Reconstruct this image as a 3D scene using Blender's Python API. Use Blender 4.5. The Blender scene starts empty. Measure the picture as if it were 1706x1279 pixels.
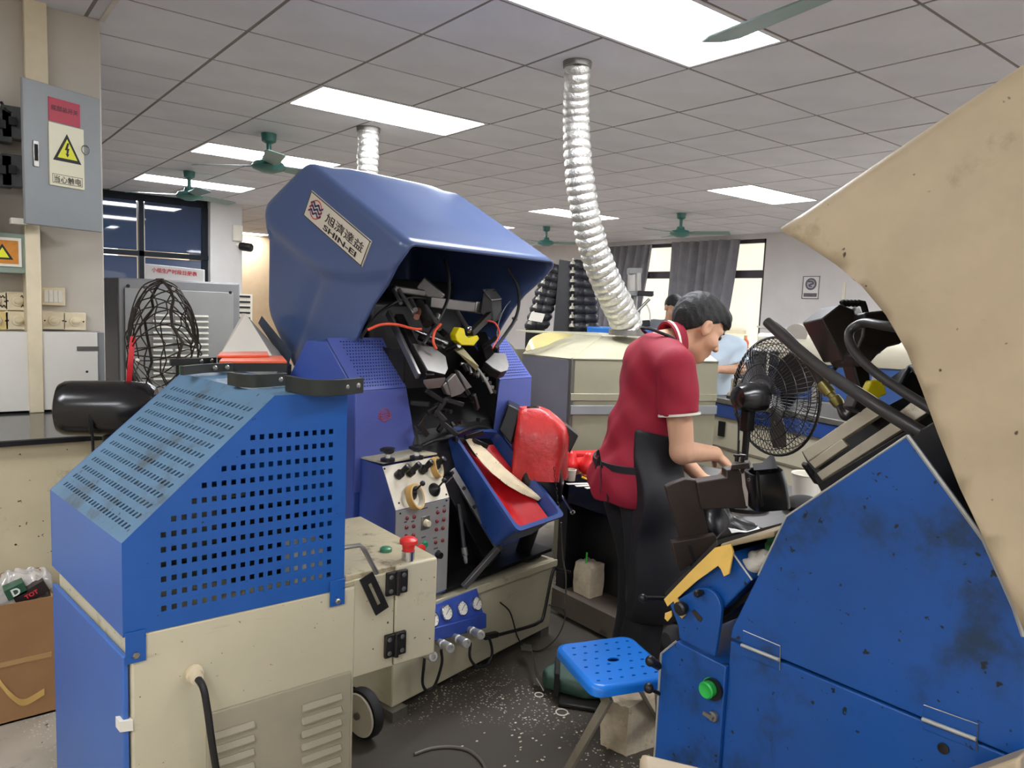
import bpy, bmesh, math, random
import numpy as np
from mathutils import Vector as V, Matrix
from mathutils.geometry import delaunay_2d_cdt
random.seed(4)
SC = bpy.context.scene
COL = SC.collection
# ------------------------------------------------------------------ camera
FPX = 1232.0
HC = 1.5
_y, _p, _r = math.radians(38.6), math.radians(-5.97), math.radians(2.37)
FW = V((math.sin(_y)*math.cos(_p), math.cos(_y)*math.cos(_p), math.sin(_p)))
_rt = V((math.cos(_y), -math.sin(_y), 0)); _up = _rt.cross(FW)
RT = math.cos(_r)*_rt + math.sin(_r)*_up
UP = -math.sin(_r)*_rt + math.cos(_r)*_up
CP = V((0, 0, HC))
cam = bpy.data.objects.new('camera', bpy.data.cameras.new('camera'))
COL.objects.link(cam)
cam.data.sensor_width = 36; cam.data.lens = 36*FPX/1706; cam.data.clip_start = .02
cam.matrix_world = Matrix(((RT.x, UP.x, -FW.x, CP.x), (RT.y, UP.y, -FW.y, CP.y), (RT.z, UP.z, -FW.z, CP.z), (0, 0, 0, 1)))
SC.camera = cam
# ------------------------------------------------------------------ world, light levels, exposure
SC.view_settings.view_transform = 'Standard'; SC.view_settings.look = 'None'
SC.view_settings.gamma = 1; SC.view_settings.use_curve_mapping = False
SC.view_settings.exposure = 0.0
LAMP = 28.5                       # emission of the ceiling panels
wd = bpy.data.worlds.new('daylight'); SC.world = wd; wd.use_nodes = True
_bg = wd.node_tree.nodes['Background']
_bg.inputs[0].default_value = (.92, .96, 1, 1); _bg.inputs[1].default_value = 2.2
SC.cycles.max_bounces = 8; SC.cycles.diffuse_bounces = 5; SC.cycles.glossy_bounces = 4
SC.cycles.sample_clamp_indirect = 6
SC.cycles.use_denoising = True
# ------------------------------------------------------------------ surveying: photo measurements -> points in the room
def ray(x, y): return FW + (x-853)/FPX*RT - (y-639.5)/FPX*UP
def PD(x, y, d): return CP + d*ray(x, y)
def PZ(x, y, z):
    r = ray(x, y); return CP + (z-HC)/r.z*r
def PX(x, y, X):
    r = ray(x, y); return CP + X/r.x*r
def PY(x, y, Y):
    r = ray(x, y); return CP + Y/r.y*r
def dep(p): return (V(p)-CP).dot(FW)
class Frame:
    def __init__(s, ox, oy, deg):
        a = math.radians(deg); s.o = V((ox, oy, 0)); s.u = V((math.cos(a), math.sin(a), 0)); s.w = V((-math.sin(a), math.cos(a), 0))
    def p(s, u, w, z): return s.o + u*s.u + w*s.w + V((0, 0, z))
    def loc(s, q):
        d = V(q)-s.o; return V((d.dot(s.u), d.dot(s.w), d.z))
    def W(s, x, y, w):
        r = ray(x, y); return CP + (w-(CP-s.o).dot(s.w))/r.dot(s.w)*r
    def U(s, x, y, u):
        r = ray(x, y); return CP + (u-(CP-s.o).dot(s.u))/r.dot(s.u)*r
ROOM = Frame(0, 0, 0)
# ------------------------------------------------------------------ materials
def lin(c):
    return tuple((v/255/12.92 if v/255 <= .04045 else ((v/255+.055)/1.055)**2.4) for v in c)
MATS = {}
def mat(name, rgb, rough=.5, metal=0, var=.08, vs=4, dirt=None, speck=None, streak=None, bump=0, bs=60, emit=0, spec=.5, alpha=1, trans=0, coat=0, stretch=None):
    """dirt=(rgb, amount 0..1, scale)  speck=(rgb, amount, scale)  streak=(rgb, amount, (sx,sy,sz))"""
    if name in MATS: return MATS[name]
    m = bpy.data.materials.new(name); m.use_nodes = True; MATS[name] = m
    nt = m.node_tree; N = nt.nodes; L = nt.links; bs_ = N['Principled BSDF']
    c = lin(rgb)
    bs_.inputs['Roughness'].default_value = rough; bs_.inputs['Metallic'].default_value = metal
    bs_.inputs['Specular IOR Level'].default_value = spec
    if coat: bs_.inputs['Coat Weight'].default_value = coat; bs_.inputs['Coat Roughness'].default_value = .15
    if trans: bs_.inputs['Transmission Weight'].default_value = trans
    if alpha < 1: bs_.inputs['Alpha'].default_value = alpha
    if emit:
        bs_.inputs['Emission Color'].default_value = (*c, 1); bs_.inputs['Emission Strength'].default_value = emit
    tc = N.new('ShaderNodeTexCoord')
    def noise(scale, detail=4, vec=None, rough_=.6):
        n = N.new('ShaderNodeTexNoise'); n.inputs['Scale'].default_value = scale; n.inputs['Detail'].default_value = detail
        n.inputs['Roughness'].default_value = rough_
        L.new(vec or tc.outputs['Object'], n.inputs['Vector']); return n
    def ramp(src, a, b):
        r = N.new('ShaderNodeMapRange'); r.inputs[1].default_value = a; r.inputs[2].default_value = b
        r.interpolation_type = 'SMOOTHSTEP'
        L.new(src, r.inputs[0]); return r.outputs[0]
    def mix(fac, a, b):
        x = N.new('ShaderNodeMix'); x.data_type = 'RGBA'
        L.new(fac, x.inputs[0])
        for k, q in ((6, a), (7, b)):
            if isinstance(q, tuple): x.inputs[k].default_value = (*q, 1)
            else: L.new(q, x.inputs[k])
        return x.outputs[2]
    cur = c
    if var:
        n = noise(vs)
        cur = mix(ramp(n.outputs[0], .3, .7), tuple(v*(1-var) for v in c), tuple(min(1, v*(1+var)) for v in c))
    if streak:
        mp = N.new('ShaderNodeMapping'); mp.inputs['Scale'].default_value = streak[2]; L.new(tc.outputs['Object'], mp.inputs[0])
        n = noise(1, 5, mp.outputs[0], .65); cur = mix(ramp(n.outputs[0], .72-.3*streak[1], .92-.2*streak[1]), cur, lin(streak[0]))
    if dirt:
        n = noise(dirt[2], 8, None, .68); a = .78-.36*dirt[1]
        cur = mix(ramp(n.outputs[0], a, a+.17), cur, lin(dirt[0]))
    if speck:
        n = noise(speck[2], 2); a = .76-.2*speck[1]
        cur = mix(ramp(n.outputs[0], a, a+.04), cur, lin(speck[0]))
    if not isinstance(cur, tuple): L.new(cur, bs_.inputs['Base Color'])
    else: bs_.inputs['Base Color'].default_value = (*cur, 1)
    if bump:
        n = noise(bs, 4); b = N.new('ShaderNodeBump'); b.inputs['Strength'].default_value = bump; b.inputs['Distance'].default_value = .01
        L.new(n.outputs[0], b.inputs['Height']); L.new(b.outputs[0], bs_.inputs['Normal'])
    return m
# ------------------------------------------------------------------ mesh builder
def perp(d):
    d = V(d).normalized(); a = V((0, 0, 1)) if abs(d.z) < .9 else V((1, 0, 0))
    x = d.cross(a).normalized(); return x, d.cross(x).normalized()
def catmull(pts, n):
    pts = [V(p) for p in pts]
    if len(pts) < 3 or n < 2: return pts
    q = [2*pts[0]-pts[1]] + pts + [2*pts[-1]-pts[-2]]; out = []
    for i in range(1, len(q)-2):
        for k in range(n):
            t = k/n; a, b, c, d = q[i-1], q[i], q[i+1], q[i+2]
            out.append(.5*((2*b)+(c-a)*t+(2*a-5*b+4*c-d)*t*t+(3*b-a-3*c+d)*t**3))
    out.append(pts[-1]); return out
class B:
    def __init__(s): s.v = []; s.f = []
    def add(s, vs, fs):
        o = len(s.v); s.v += [V(p) for p in vs]; s.f += [tuple(i+o for i in f) for f in fs]; return s
    def hexa(s, p):
        return s.add(p, [(0, 3, 2, 1), (4, 5, 6, 7), (0, 1, 5, 4), (1, 2, 6, 5), (2, 3, 7, 6), (3, 0, 4, 7)])
    def box(s, x0, x1, y0, y1, z0, z1, fr=None):
        F = (fr or ROOM).p
        return s.hexa([F(x0, y0, z0), F(x1, y0, z0), F(x1, y1, z0), F(x0, y1, z0), F(x0, y0, z1), F(x1, y0, z1), F(x1, y1, z1), F(x0, y1, z1)])
    def bar(s, a, b, wd, ht, up=(0, 0, 1)):
        a = V(a); b = V(b); d = (b-a).normalized(); x = d.cross(V(up))
        if x.length < 1e-4: x = perp(d)[0]
        x = x.normalized()*wd/2; y = x.cross(d).normalized()*ht/2
        return s.hexa([a-x-y, a+x-y, a+x+y, a-x+y, b-x-y, b+x-y, b+x+y, b-x+y])
    def prism(s, poly, vec):
        n = len(poly); vec = V(vec); P = [V(p) for p in poly]
        return s.add(P+[p+vec for p in P], [tuple(range(n-1, -1, -1)), tuple(range(n, 2*n))]+[(i, (i+1) % n, n+(i+1) % n, n+i) for i in range(n)])
    def ring(s, rings, caps=True, closed=False):
        n = len(rings[0]); m = len(rings); vs = [p for r in rings for p in r]; fs = []
        for j in range(m if closed else m-1):
            for i in range(n):
                a = j*n; b = ((j+1) % m)*n
                fs.append((a+i, a+(i+1) % n, b+(i+1) % n, b+i))
        if caps and not closed: fs += [tuple(range(n-1, -1, -1)), tuple(range((m-1)*n, m*n))]
        return s.add(vs, fs)
    def lathe(s, o, d, prof, n=16, caps=True):
        o = V(o); d = V(d).normalized(); x, y = perp(d)
        return s.ring([[o+d*t+(x*math.cos(6.28319*i/n)+y*math.sin(6.28319*i/n))*max(r, 1e-4) for i in range(n)] for t, r in prof], caps)
    def cyl(s, a, b, r, r2=None, n=12):
        a = V(a); b = V(b); return s.lathe(a, b-a, [(0, r), ((b-a).length, r if r2 is None else r2)], n)
    def tube(s, pts, r, n=8, sm=6, closed=False):
        P = catmull(pts, sm) if not closed else [V(p) for p in pts]
        m = len(P); x, y = None, None; R = []
        for i, p in enumerate(P):
            if closed: d = P[(i+1) % m]-P[i-1]
            else: d = P[min(i+1, m-1)]-P[max(i-1, 0)]
            d = d.normalized()
            if x is None: x, y = perp(d)
            else:
                x = (x-d*x.dot(d)).normalized(); y = d.cross(x)
            rr = r(i/(m-1)) if callable(r) else r
            R.append([p+(x*math.cos(6.28319*k/n)+y*math.sin(6.28319*k/n))*rr for k in range(n)])
        return s.ring(R, True, closed)
    def loop(s, c, ax, R, r, n=32, k=6, R2=None):
        x, y = perp(ax); c = V(c)
        return s.tube([c+x*R*math.cos(6.28319*i/n)+y*(R2 or R)*math.sin(6.28319*i/n) for i in range(n)], r, k, closed=True)
    def ell(s, c, rx, ry, rz, n=16, m=10, ax=None):
        c = V(c); X, Y, Z = ax or (V((1, 0, 0)), V((0, 1, 0)), V((0, 0, 1)))
        return s.ring([[c+X*rx*math.sin(t)*math.cos(a)+Y*ry*math.sin(t)*math.sin(a)+Z*rz*math.cos(t) for a in [6.28319*i/n for i in range(n)]]
                       for t in [.02+(math.pi-.04)*j/m for j in range(m+1)]])
    def sheet(s, grid, th, nrm=None):
        """grid[j][i] of points -> closed slab of thickness th"""
        m = len(grid); n = len(grid[0]); G = [[V(p) for p in r] for r in grid]; N2 = []
        for j in range(m):
            r = []
            for i in range(n):
                a = G[j][min(i+1, n-1)]-G[j][max(i-1, 0)]; b = G[min(j+1, m-1)][i]-G[max(j-1, 0)][i]
                k = a.cross(b); k = k.normalized() if k.length > 1e-9 else V((0, 0, 1)); r.append(G[j][i]-k*th)
            N2.append(r)
        vs = [p for r in G for p in r]+[p for r in N2 for p in r]; o = m*n; fs = []
        for j in range(m-1):
            for i in range(n-1):
                a = j*n+i; fs += [(a, a+1, a+n+1, a+n), (o+a, o+a+n, o+a+n+1, o+a+1)]
        for i in range(n-1):
            fs += [(i+1, i, o+i, o+i+1), ((m-1)*n+i, (m-1)*n+i+1, o+(m-1)*n+i+1, o+(m-1)*n+i)]
        for j in range(m-1):
            fs += [(j*n, (j+1)*n, o+(j+1)*n, o+j*n), ((j+1)*n+n-1, j*n+n-1, o+j*n+n-1, o+(j+1)*n+n-1)]
        return s.add(vs, fs)
    def panel(s, outline, holes, fn, th):
        """flat plate with real holes; outline and holes in 2D, fn(a,b)->point, th = thickness vector"""
        vs = [V(p) for p in outline]; ed = [(i, (i+1) % len(outline)) for i in range(len(outline))]
        for h in holes:
            o = len(vs); vs += [V(p) for p in h]; ed += [(o+i, o+(i+1) % len(h)) for i in range(len(h))]
        cv, ce, cf, *_ = delaunay_2d_cdt([V((p[0], p[1])) for p in vs], ed, [], 1, 1e-6)
        hb = [(min(p[0] for p in h), max(p[0] for p in h), min(p[1] for p in h), max(p[1] for p in h), h) for h in holes]
        def inp(x, y, poly):
            c = False; n = len(poly)
            for i in range(n):
                x1, y1 = poly[i][0], poly[i][1]; x2, y2 = poly[i-1][0], poly[i-1][1]
                if (y1 > y) != (y2 > y) and x < (x2-x1)*(y-y1)/(y2-y1)+x1: c = not c
            return c
        keep = []
        for f in cf:
            x = sum(cv[i].x for i in f)/len(f); y = sum(cv[i].y for i in f)/len(f)
            if not inp(x, y, outline): continue
            if any(a < x < b and c < y < d and inp(x, y, h) for a, b, c, d, h in hb): continue
            keep.append(tuple(f))
        th = V(th); P = [fn(p.x, p.y) for p in cv]; n = len(P); fs = list(keep)+[tuple(reversed([i+n for i in f])) for f in keep]
        cnt = {}
        for f in keep:
            for i in range(len(f)):
                e = (f[i], f[(i+1) % len(f)]); cnt[e] = 1
        for (a, b) in cnt:
            if (b, a) not in cnt: fs.append((b, a, a+n, b+n))
        return s.add(P+[p+th for p in P], fs)
    def text(s, body, o, xd, yd, h=None, w=None, bold=0, ext=.0008, align='CENTER'):
        c = bpy.data.curves.new('t', 'FONT'); c.body = body; c.size = 1; c.extrude = 0; c.offset = bold; c.align_x = align; c.align_y = 'CENTER'
        c.resolution_u = 3
        ob = bpy.data.objects.new('t', c); COL.objects.link(ob)
        dg = bpy.context.evaluated_depsgraph_get(); me = bpy.data.meshes.new_from_object(ob.evaluated_get(dg))
        vs = [q.co.copy() for q in me.vertices]; fs = [tuple(p.vertices) for p in me.polygons]
        bpy.data.objects.remove(ob); bpy.data.curves.remove(c); bpy.data.meshes.remove(me)
        if not vs: return s
        x0 = min(q.x for q in vs); x1 = max(q.x for q in vs); y0 = min(q.y for q in vs); y1 = max(q.y for q in vs)
        sx = (w/(x1-x0)) if w else h/(y1-y0); sy = (h/(y1-y0)) if h else sx
        xd = V(xd).normalized(); yd = V(yd).normalized(); nn = xd.cross(yd)*ext
        P = [V(o)+xd*(q.x-(x0+x1)/2)*sx+yd*(q.y-(y0+y1)/2)*sy+nn for q in vs]
        return s.add(P, fs)
    def mesh(s, name, off, m, smooth=35, recalc=True):
        me = bpy.data.meshes.new(name); off = V(off)
        me.from_pydata([tuple(p-off) for p in s.v], [], s.f); me.update()
        if recalc:
            bm = bmesh.new(); bm.from_mesh(me); bmesh.ops.recalc_face_normals(bm, faces=bm.faces); bm.to_mesh(me); bm.free()
        if smooth:
            me.polygons.foreach_set('use_smooth', [True]*len(me.polygons)); me.set_sharp_from_angle(angle=math.radians(smooth))
        if m: me.materials.append(m)
        return me
def link(name, data, parent=None, loc=(0, 0, 0)):
    o = bpy.data.objects.new(name, data); COL.objects.link(o); o.location = loc
    if parent: o.parent = parent
    return o
def addbev(o, bev):
    if bev:
        k = o.modifiers.new('edge', 'BEVEL'); k.width = bev; k.segments = 2; k.limit_method = 'ANGLE'; k.angle_limit = math.radians(40); k.use_clamp_overlap = True
class T:
    """one thing: an Empty at its base that parents its parts"""
    def __init__(s, name, label, cat, loc, group=None, kind=None):
        s.r = link(name, None, None, loc); s.o = V(loc)
        if label: s.r['label'] = label
        if cat: s.r['category'] = cat
        if group: s.r['group'] = group
        if kind: s.r['kind'] = kind
    def part(s, name, b, m, parent=None, bev=0, smooth=35, label=None, stuff=False, recalc=True):
        o = link(name, b.mesh(name, s.o, m, smooth, recalc), parent or s.r)
        addbev(o, bev)
        if label: o['label'] = label
        if stuff: o['kind'] = 'stuff'
        return o
def solo(name, label, cat, b, m, loc, group=None, bev=0, smooth=35, kind=None):
    o = link(name, b.mesh(name, loc, m, smooth), None, loc); addbev(o, bev)
    if label: o['label'] = label
    if cat: o['category'] = cat
    if group: o['group'] = group
    if kind: o['kind'] = kind
    return o
def struct(name, b, m, loc=(0, 0, 0), bev=0, smooth=35, label=None):
    return solo(name, label, None, b, m, loc, None, bev, smooth, 'structure')
def copy_thing(root, loc, label=None, rz=None):
    c = root.copy(); COL.objects.link(c); c.location = loc
    if rz is not None: c.rotation_euler.z = rz
    if label: c['label'] = label
    for ch in list(root.children):
        d = ch.copy(); COL.objects.link(d); d.parent = c
        for g in list(ch.children):
            e = g.copy(); COL.objects.link(e); e.parent = d
    return c
# ------------------------------------------------------------------ implicit bodies (people, cloth, hides): field -> surface
class Field:
    def __init__(s, lo, hi, h):
        s.lo = np.array(lo, float); s.h = h; s.n = np.ceil((np.array(hi)-s.lo)/h).astype(int)+1
        s.F = np.full(s.n, .06, np.float32)
    def sub(s, lo, hi):
        a = np.clip(np.floor((np.array(lo)-s.lo)/s.h).astype(int), 0, s.n-1); b = np.clip(np.ceil((np.array(hi)-s.lo)/s.h).astype(int)+1, 1, s.n)
        sl = tuple(slice(i, j) for i, j in zip(a, b))
        g = np.meshgrid(*[s.lo[k]+s.h*np.arange(a[k], b[k]) for k in range(3)], indexing='ij'); return sl, g
    def blend(s, sl, d, k, op):
        f = s.F[sl]; d = d.astype(np.float32)
        if op == 'add':
            h = np.clip(.5+.5*(f-d)/k, 0, 1); s.F[sl] = f*(1-h)+d*h-k*h*(1-h)
        else:
            h = np.clip(.5-.5*(f+d)/k, 0, 1); s.F[sl] = f*(1-h)-d*h+k*h*(1-h)
    def cap(s, a, b, ra, rb, k=.02, op='add', flat=None):
        """tapered capsule; flat=(axis, factor) squashes the section along an axis"""
        a = np.array(a, float); b = np.array(b, float); m = max(ra, rb)*(1.5 if flat else 1)+k+.03
        sl, (x, y, z) = s.sub(np.minimum(a, b)-m, np.maximum(a, b)+m)
        ab = b-a; q = [x-a[0], y-a[1], z-a[2]]; t = np.clip((q[0]*ab[0]+q[1]*ab[1]+q[2]*ab[2])/max(ab@ab, 1e-9), 0, 1)
        q = [q[i]-t*ab[i] for i in range(3)]
        if flat:
            ax = np.array(flat[0], float); ax /= np.linalg.norm(ax); dd = q[0]*ax[0]+q[1]*ax[1]+q[2]*ax[2]
            q = [q[i]+dd*ax[i]*(1/flat[1]-1) for i in range(3)]
        s.blend(sl, np.sqrt(q[0]**2+q[1]**2+q[2]**2)-(ra+(rb-ra)*t), k, op); return s
    def ell(s, c, r, axes=None, k=.02, op='add'):
        c = np.array(c, float); r = np.array(r, float); A = np.array(axes if axes is not None else np.eye(3), float); m = max(r)+k+.03
        sl, (x, y, z) = s.sub(c-m, c+m); q = np.stack([x-c[0], y-c[1], z-c[2]], -1)@A.T
        k0 = np.linalg.norm(q/r, axis=-1); k1 = np.linalg.norm(q/r**2, axis=-1)+1e-9
        s.blend(sl, k0*(k0-1)/k1, k, op); return s
    def cut(s, p, n, k=.004):
        p = np.array(p, float); n = np.array(n, float); n /= np.linalg.norm(n)
        sl, (x, y, z) = s.sub(s.lo, s.lo+s.n*s.h); d = (x-p[0])*n[0]+(y-p[1])*n[1]+(z-p[2])*n[2]
        s.F = np.maximum(s.F, d.astype(np.float32)); return s
    def wave(s, fn):
        sl, (x, y, z) = s.sub(s.lo, s.lo+s.n*s.h); s.F = s.F+fn(x, y, z).astype(np.float32); return s
    def surface(s):
        F = s.F.copy(); F[0] = F[-1] = .05; F[:, 0] = F[:, -1] = .05; F[:, :, 0] = F[:, :, -1] = .05
        S = F < 0; n = np.array(F.shape)-1
        cr = [(i, j, k) for i in (0, 1) for j in (0, 1) for k in (0, 1)]
        sh = lambda A, c: A[c[0]:c[0]+n[0], c[1]:c[1]+n[1], c[2]:c[2]+n[2]]
        cnt = sum(sh(S, c).astype(np.int8) for c in cr); act = (cnt > 0) & (cnt < 8)
        idx = np.full(act.shape, -1); I = np.argwhere(act); idx[act] = np.arange(len(I))
        P = np.zeros((len(I), 3)); C = np.zeros(len(I))
        for a in cr:
            for ax in range(3):
                if a[ax]: continue
                b = list(a); b[ax] = 1
                fa = F[I[:, 0]+a[0], I[:, 1]+a[1], I[:, 2]+a[2]]; fb = F[I[:, 0]+b[0], I[:, 1]+b[1], I[:, 2]+b[2]]
                x = (fa < 0) != (fb < 0); t = np.where(x, fa/np.where(x, fa-fb, 1), 0)
                q = np.tile(np.array(a, float), (len(I), 1)); q[:, ax] += t; P += q*x[:, None]; C += x
        P = (P/C[:, None]+I)*s.h+s.lo; Q = []
        for ax in range(3):
            o1, o2 = [(1, 2), (2, 0), (0, 1)][ax]
            A = np.moveaxis(S, (ax, o1, o2), (0, 1, 2)); D = np.moveaxis(idx, (ax, o1, o2), (0, 1, 2))
            e = A[:-1, 1:-1, 1:-1] != A[1:, 1:-1, 1:-1]; E = np.argwhere(e)
            i, j, k = E[:, 0], E[:, 1]+1, E[:, 2]+1
            q = np.stack([D[i, j-1, k-1], D[i, j, k-1], D[i, j, k], D[i, j-1, k]], 1)
            fl = ~A[i, j, k]; q[fl] = q[fl][:, ::-1]; Q.append(q)
        return P, np.concatenate(Q)
    def build(s, xf=None):
        P, Q = s.surface(); b = B()
        b.v = [V(p) if xf is None else xf(p) for p in P]; b.f = [tuple(int(i) for i in q) for q in Q]; return b
# ================================================================== the room
CZ = 2.78
m_wall = mat('wall_paint', (214, 212, 212), .8, var=.05, vs=1.5, dirt=((160, 150, 135), .25, 2))
m_wall2 = mat('wall_paint_beige', (192, 184, 170), .8, var=.05, vs=1.5, dirt=((150, 138, 120), .35, 2.5))
m_tile = mat('ceiling_tile_board', (214, 214, 220), .85, var=.05, vs=2, streak=((196, 196, 202), .5, (6, 160, 60)))
m_tbar = mat('ceiling_grid_metal', (120, 114, 108), .6)
m_dkframe = mat('dark_window_frame', (24, 30, 38), .6, spec=.2)
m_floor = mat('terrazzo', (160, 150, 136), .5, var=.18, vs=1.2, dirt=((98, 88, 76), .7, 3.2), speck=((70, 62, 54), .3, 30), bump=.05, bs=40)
def _terrazzo(m):
    nt = m.node_tree; N = nt.nodes; L = nt.links; bs = N['Principled BSDF']; src = bs.inputs['Base Color'].links[0].from_socket
    tc = N['Texture Coordinate']
    # oil-blackened patch between the machines, widened to paint in the dark under bench and tunnel
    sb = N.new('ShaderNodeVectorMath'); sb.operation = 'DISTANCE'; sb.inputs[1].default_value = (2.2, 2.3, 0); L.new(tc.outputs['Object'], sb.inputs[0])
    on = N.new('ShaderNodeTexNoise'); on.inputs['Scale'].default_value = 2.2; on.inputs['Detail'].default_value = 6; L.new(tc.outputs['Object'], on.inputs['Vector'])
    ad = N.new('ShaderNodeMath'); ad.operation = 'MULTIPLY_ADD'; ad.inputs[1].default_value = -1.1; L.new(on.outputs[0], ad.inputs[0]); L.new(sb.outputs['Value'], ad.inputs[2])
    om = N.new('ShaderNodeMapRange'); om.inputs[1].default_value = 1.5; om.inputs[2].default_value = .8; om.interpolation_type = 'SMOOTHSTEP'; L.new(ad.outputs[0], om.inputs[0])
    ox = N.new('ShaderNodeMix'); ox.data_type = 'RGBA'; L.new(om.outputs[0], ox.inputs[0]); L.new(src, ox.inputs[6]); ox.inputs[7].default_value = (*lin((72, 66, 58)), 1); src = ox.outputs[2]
    vo = N.new('ShaderNodeTexVoronoi'); vo.inputs['Scale'].default_value = 85; L.new(tc.outputs['Object'], vo.inputs['Vector'])
    r = N.new('ShaderNodeMapRange'); r.inputs[1].default_value = .34; r.inputs[2].default_value = .24; L.new(vo.outputs['Distance'], r.inputs[0])
    sp = N.new('ShaderNodeSeparateColor'); L.new(vo.outputs['Color'], sp.inputs[0])
    g = N.new('ShaderNodeMath'); g.operation = 'GREATER_THAN'; g.inputs[1].default_value = .45; L.new(sp.outputs[0], g.inputs[0])
    nz = N.new('ShaderNodeTexNoise'); nz.inputs['Scale'].default_value = 2.0; nz.inputs['Detail'].default_value = 5; L.new(tc.outputs['Object'], nz.inputs['Vector'])
    r2 = N.new('ShaderNodeMapRange'); r2.inputs[1].default_value = .5; r2.inputs[2].default_value = .66; L.new(nz.outputs[0], r2.inputs[0])
    a = N.new('ShaderNodeMath'); a.operation = 'MULTIPLY'; L.new(r.outputs[0], a.inputs[0]); L.new(g.outputs[0], a.inputs[1])
    a2 = N.new('ShaderNodeMath'); a2.operation = 'MULTIPLY'; L.new(a.outputs[0], a2.inputs[0]); L.new(r2.outputs[0], a2.inputs[1])
    x = N.new('ShaderNodeMix'); x.data_type = 'RGBA'; L.new(a2.outputs[0], x.inputs[0]); L.new(src, x.inputs[6]); x.inputs[7].default_value = (*lin((205, 196, 176)), 1)
    L.new(x.outputs[2], bs.inputs['Base Color'])
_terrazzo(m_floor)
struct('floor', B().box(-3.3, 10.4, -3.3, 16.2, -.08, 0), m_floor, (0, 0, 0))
# --- walls
struct('wall_behind', B().box(-3.4, 10.4, -3.4, -3.2, 0, CZ+.2), m_wall, (0, -3.3, 0))
struct('wall_left', B().box(-3.4, -3.2, -3.2, 11, 0, CZ+.2), m_wall2, (-3.3, 4, 0))
struct('wall_pillar', B().box(-3.2, .705, 4.14, 4.75, 0, CZ), m_wall2, (0, 4.14, 0), bev=.008)
WY = 10.85
b = B().box(-3.2, -1.2, WY, WY+.2, 0, CZ).box(-1.2, 3.14, WY, WY+.2, 0, 1.05)
struct('wall_window_side', b, m_wall, (0, WY, 0))
struct('wall_column', B().box(3.14, 3.58, WY-.1, WY+.4, 0, CZ), mat('white_column', (208, 206, 203), .8, var=.03), (3.3, WY, 0), bev=.01)
struct('wall_corridor', B().box(3.0, 10.4, 16, 16.2, 0, CZ), mat('corridor_wall', (205, 180, 145), .8, var=.05), (5, 16, 0))
struct('wall_corridor_side', B().box(3.0, 3.2, WY+.4, 16, 0, CZ), mat('corridor_wall', (205, 180, 145)), (3.1, 13, 0))
# window wall on the far right: solid with an opening, and an unseen one added for daylight
RX = 10.15
oy0, oy1, oz0 = 6.62, 10.35, .95
b = B().box(RX, RX+.2, 2.6, oy0, 0, CZ).box(RX, RX+.2, -3.2, 2.6, 0, oz0).box(RX, RX+.2, -3.2, 2.6, 2.7, CZ).box(RX, RX+.2, -3.2, -2.6, oz0, 2.7).box(RX, RX+.2, oy1, 16, 0, CZ).box(RX, RX+.2, oy0, oy1, 0, oz0).box(RX, RX+.2, oy0, oy1, 2.70, CZ)
struct('wall_right', b, m_wall, (RX, 5, 0))
# --- ceiling: backing, T-bars, tiles
TX0, TPX, TY0, TPY = 1.28, .635, 3.776, .58
struct('ceiling', B().box(-3.3, 10.4, -3.3, 16.1, CZ+.02, CZ+.1), m_tbar, (0, 0, CZ)); CEIL = bpy.data.objects['ceiling']
g = B()
for i in range(-7, 15): g.box(TX0+i*TPX-.012, TX0+i*TPX+.012, -3.2, 16, CZ-.001, CZ+.015)
for j in range(-12, 22): g.box(-3.2, 10.15, TY0+j*TPY-.012, TY0+j*TPY+.012, CZ-.0005, CZ+.0145)
o = link('grid_bar', g.mesh('grid_bar', (0, 0, CZ), m_tbar), CEIL); o['kind'] = 'stuff'
lamps = [(1, j) for j in (-11, -7, -3, 1, 5, 9, 13)] + [(8, j) for j in (-11, -7, -3, 1, 6, 10, 14)] + [(-5, j) for j in (-11, -7, -3)] + [(5, 20)]
lampset = set()
for i, j in lamps: lampset |= {(i, j), (i+1, j)}
tm = B().box(-TPX/2+.009, TPX/2-.009, -TPY/2+.009, TPY/2-.009, 0, .012).mesh('ceiling_tile', (0, 0, 0), m_tile)
cells = []
for i in range(-7, 14):
    for j in range(-12, 21):
        if (i, j) in lampset: continue
        x = TX0+(i+.5)*TPX; y = TY0+(j+.5)*TPY
        if i < 1 and j > 11 and x < 3: continue
        v = V((x, y, CZ))-CP; d = v.dot(FW)
        vis = d > .3 and abs(v.dot(RT)/d) < .80 and abs(v.dot(UP)/d) < .62
        cells.append((not vis, (v.length), x, y))
cells.sort()
rest = B()
for k, (nv, d, x, y) in enumerate(cells):
    if k < 290 and not nv:
        o = link('ceiling_tile', tm, CEIL, (x, y, -.004+random.uniform(-.001, .001)))
    else: rest.box(x-TPX/2+.009, x+TPX/2-.009, y-TPY/2+.009, y+TPY/2-.009, CZ-.004, CZ+.008)
o = link('far_ceiling_tile', rest.mesh('far_ceiling_tile', (0, 0, CZ), m_tile), CEIL); o['kind'] = 'stuff'
struct('trim_ceiling_edge', B().box(.70, .722, -3.2, 4.14, CZ-.012, CZ-.003), mat('pale_trim', (206, 200, 190), .6), (.72, 2, CZ))
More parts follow.
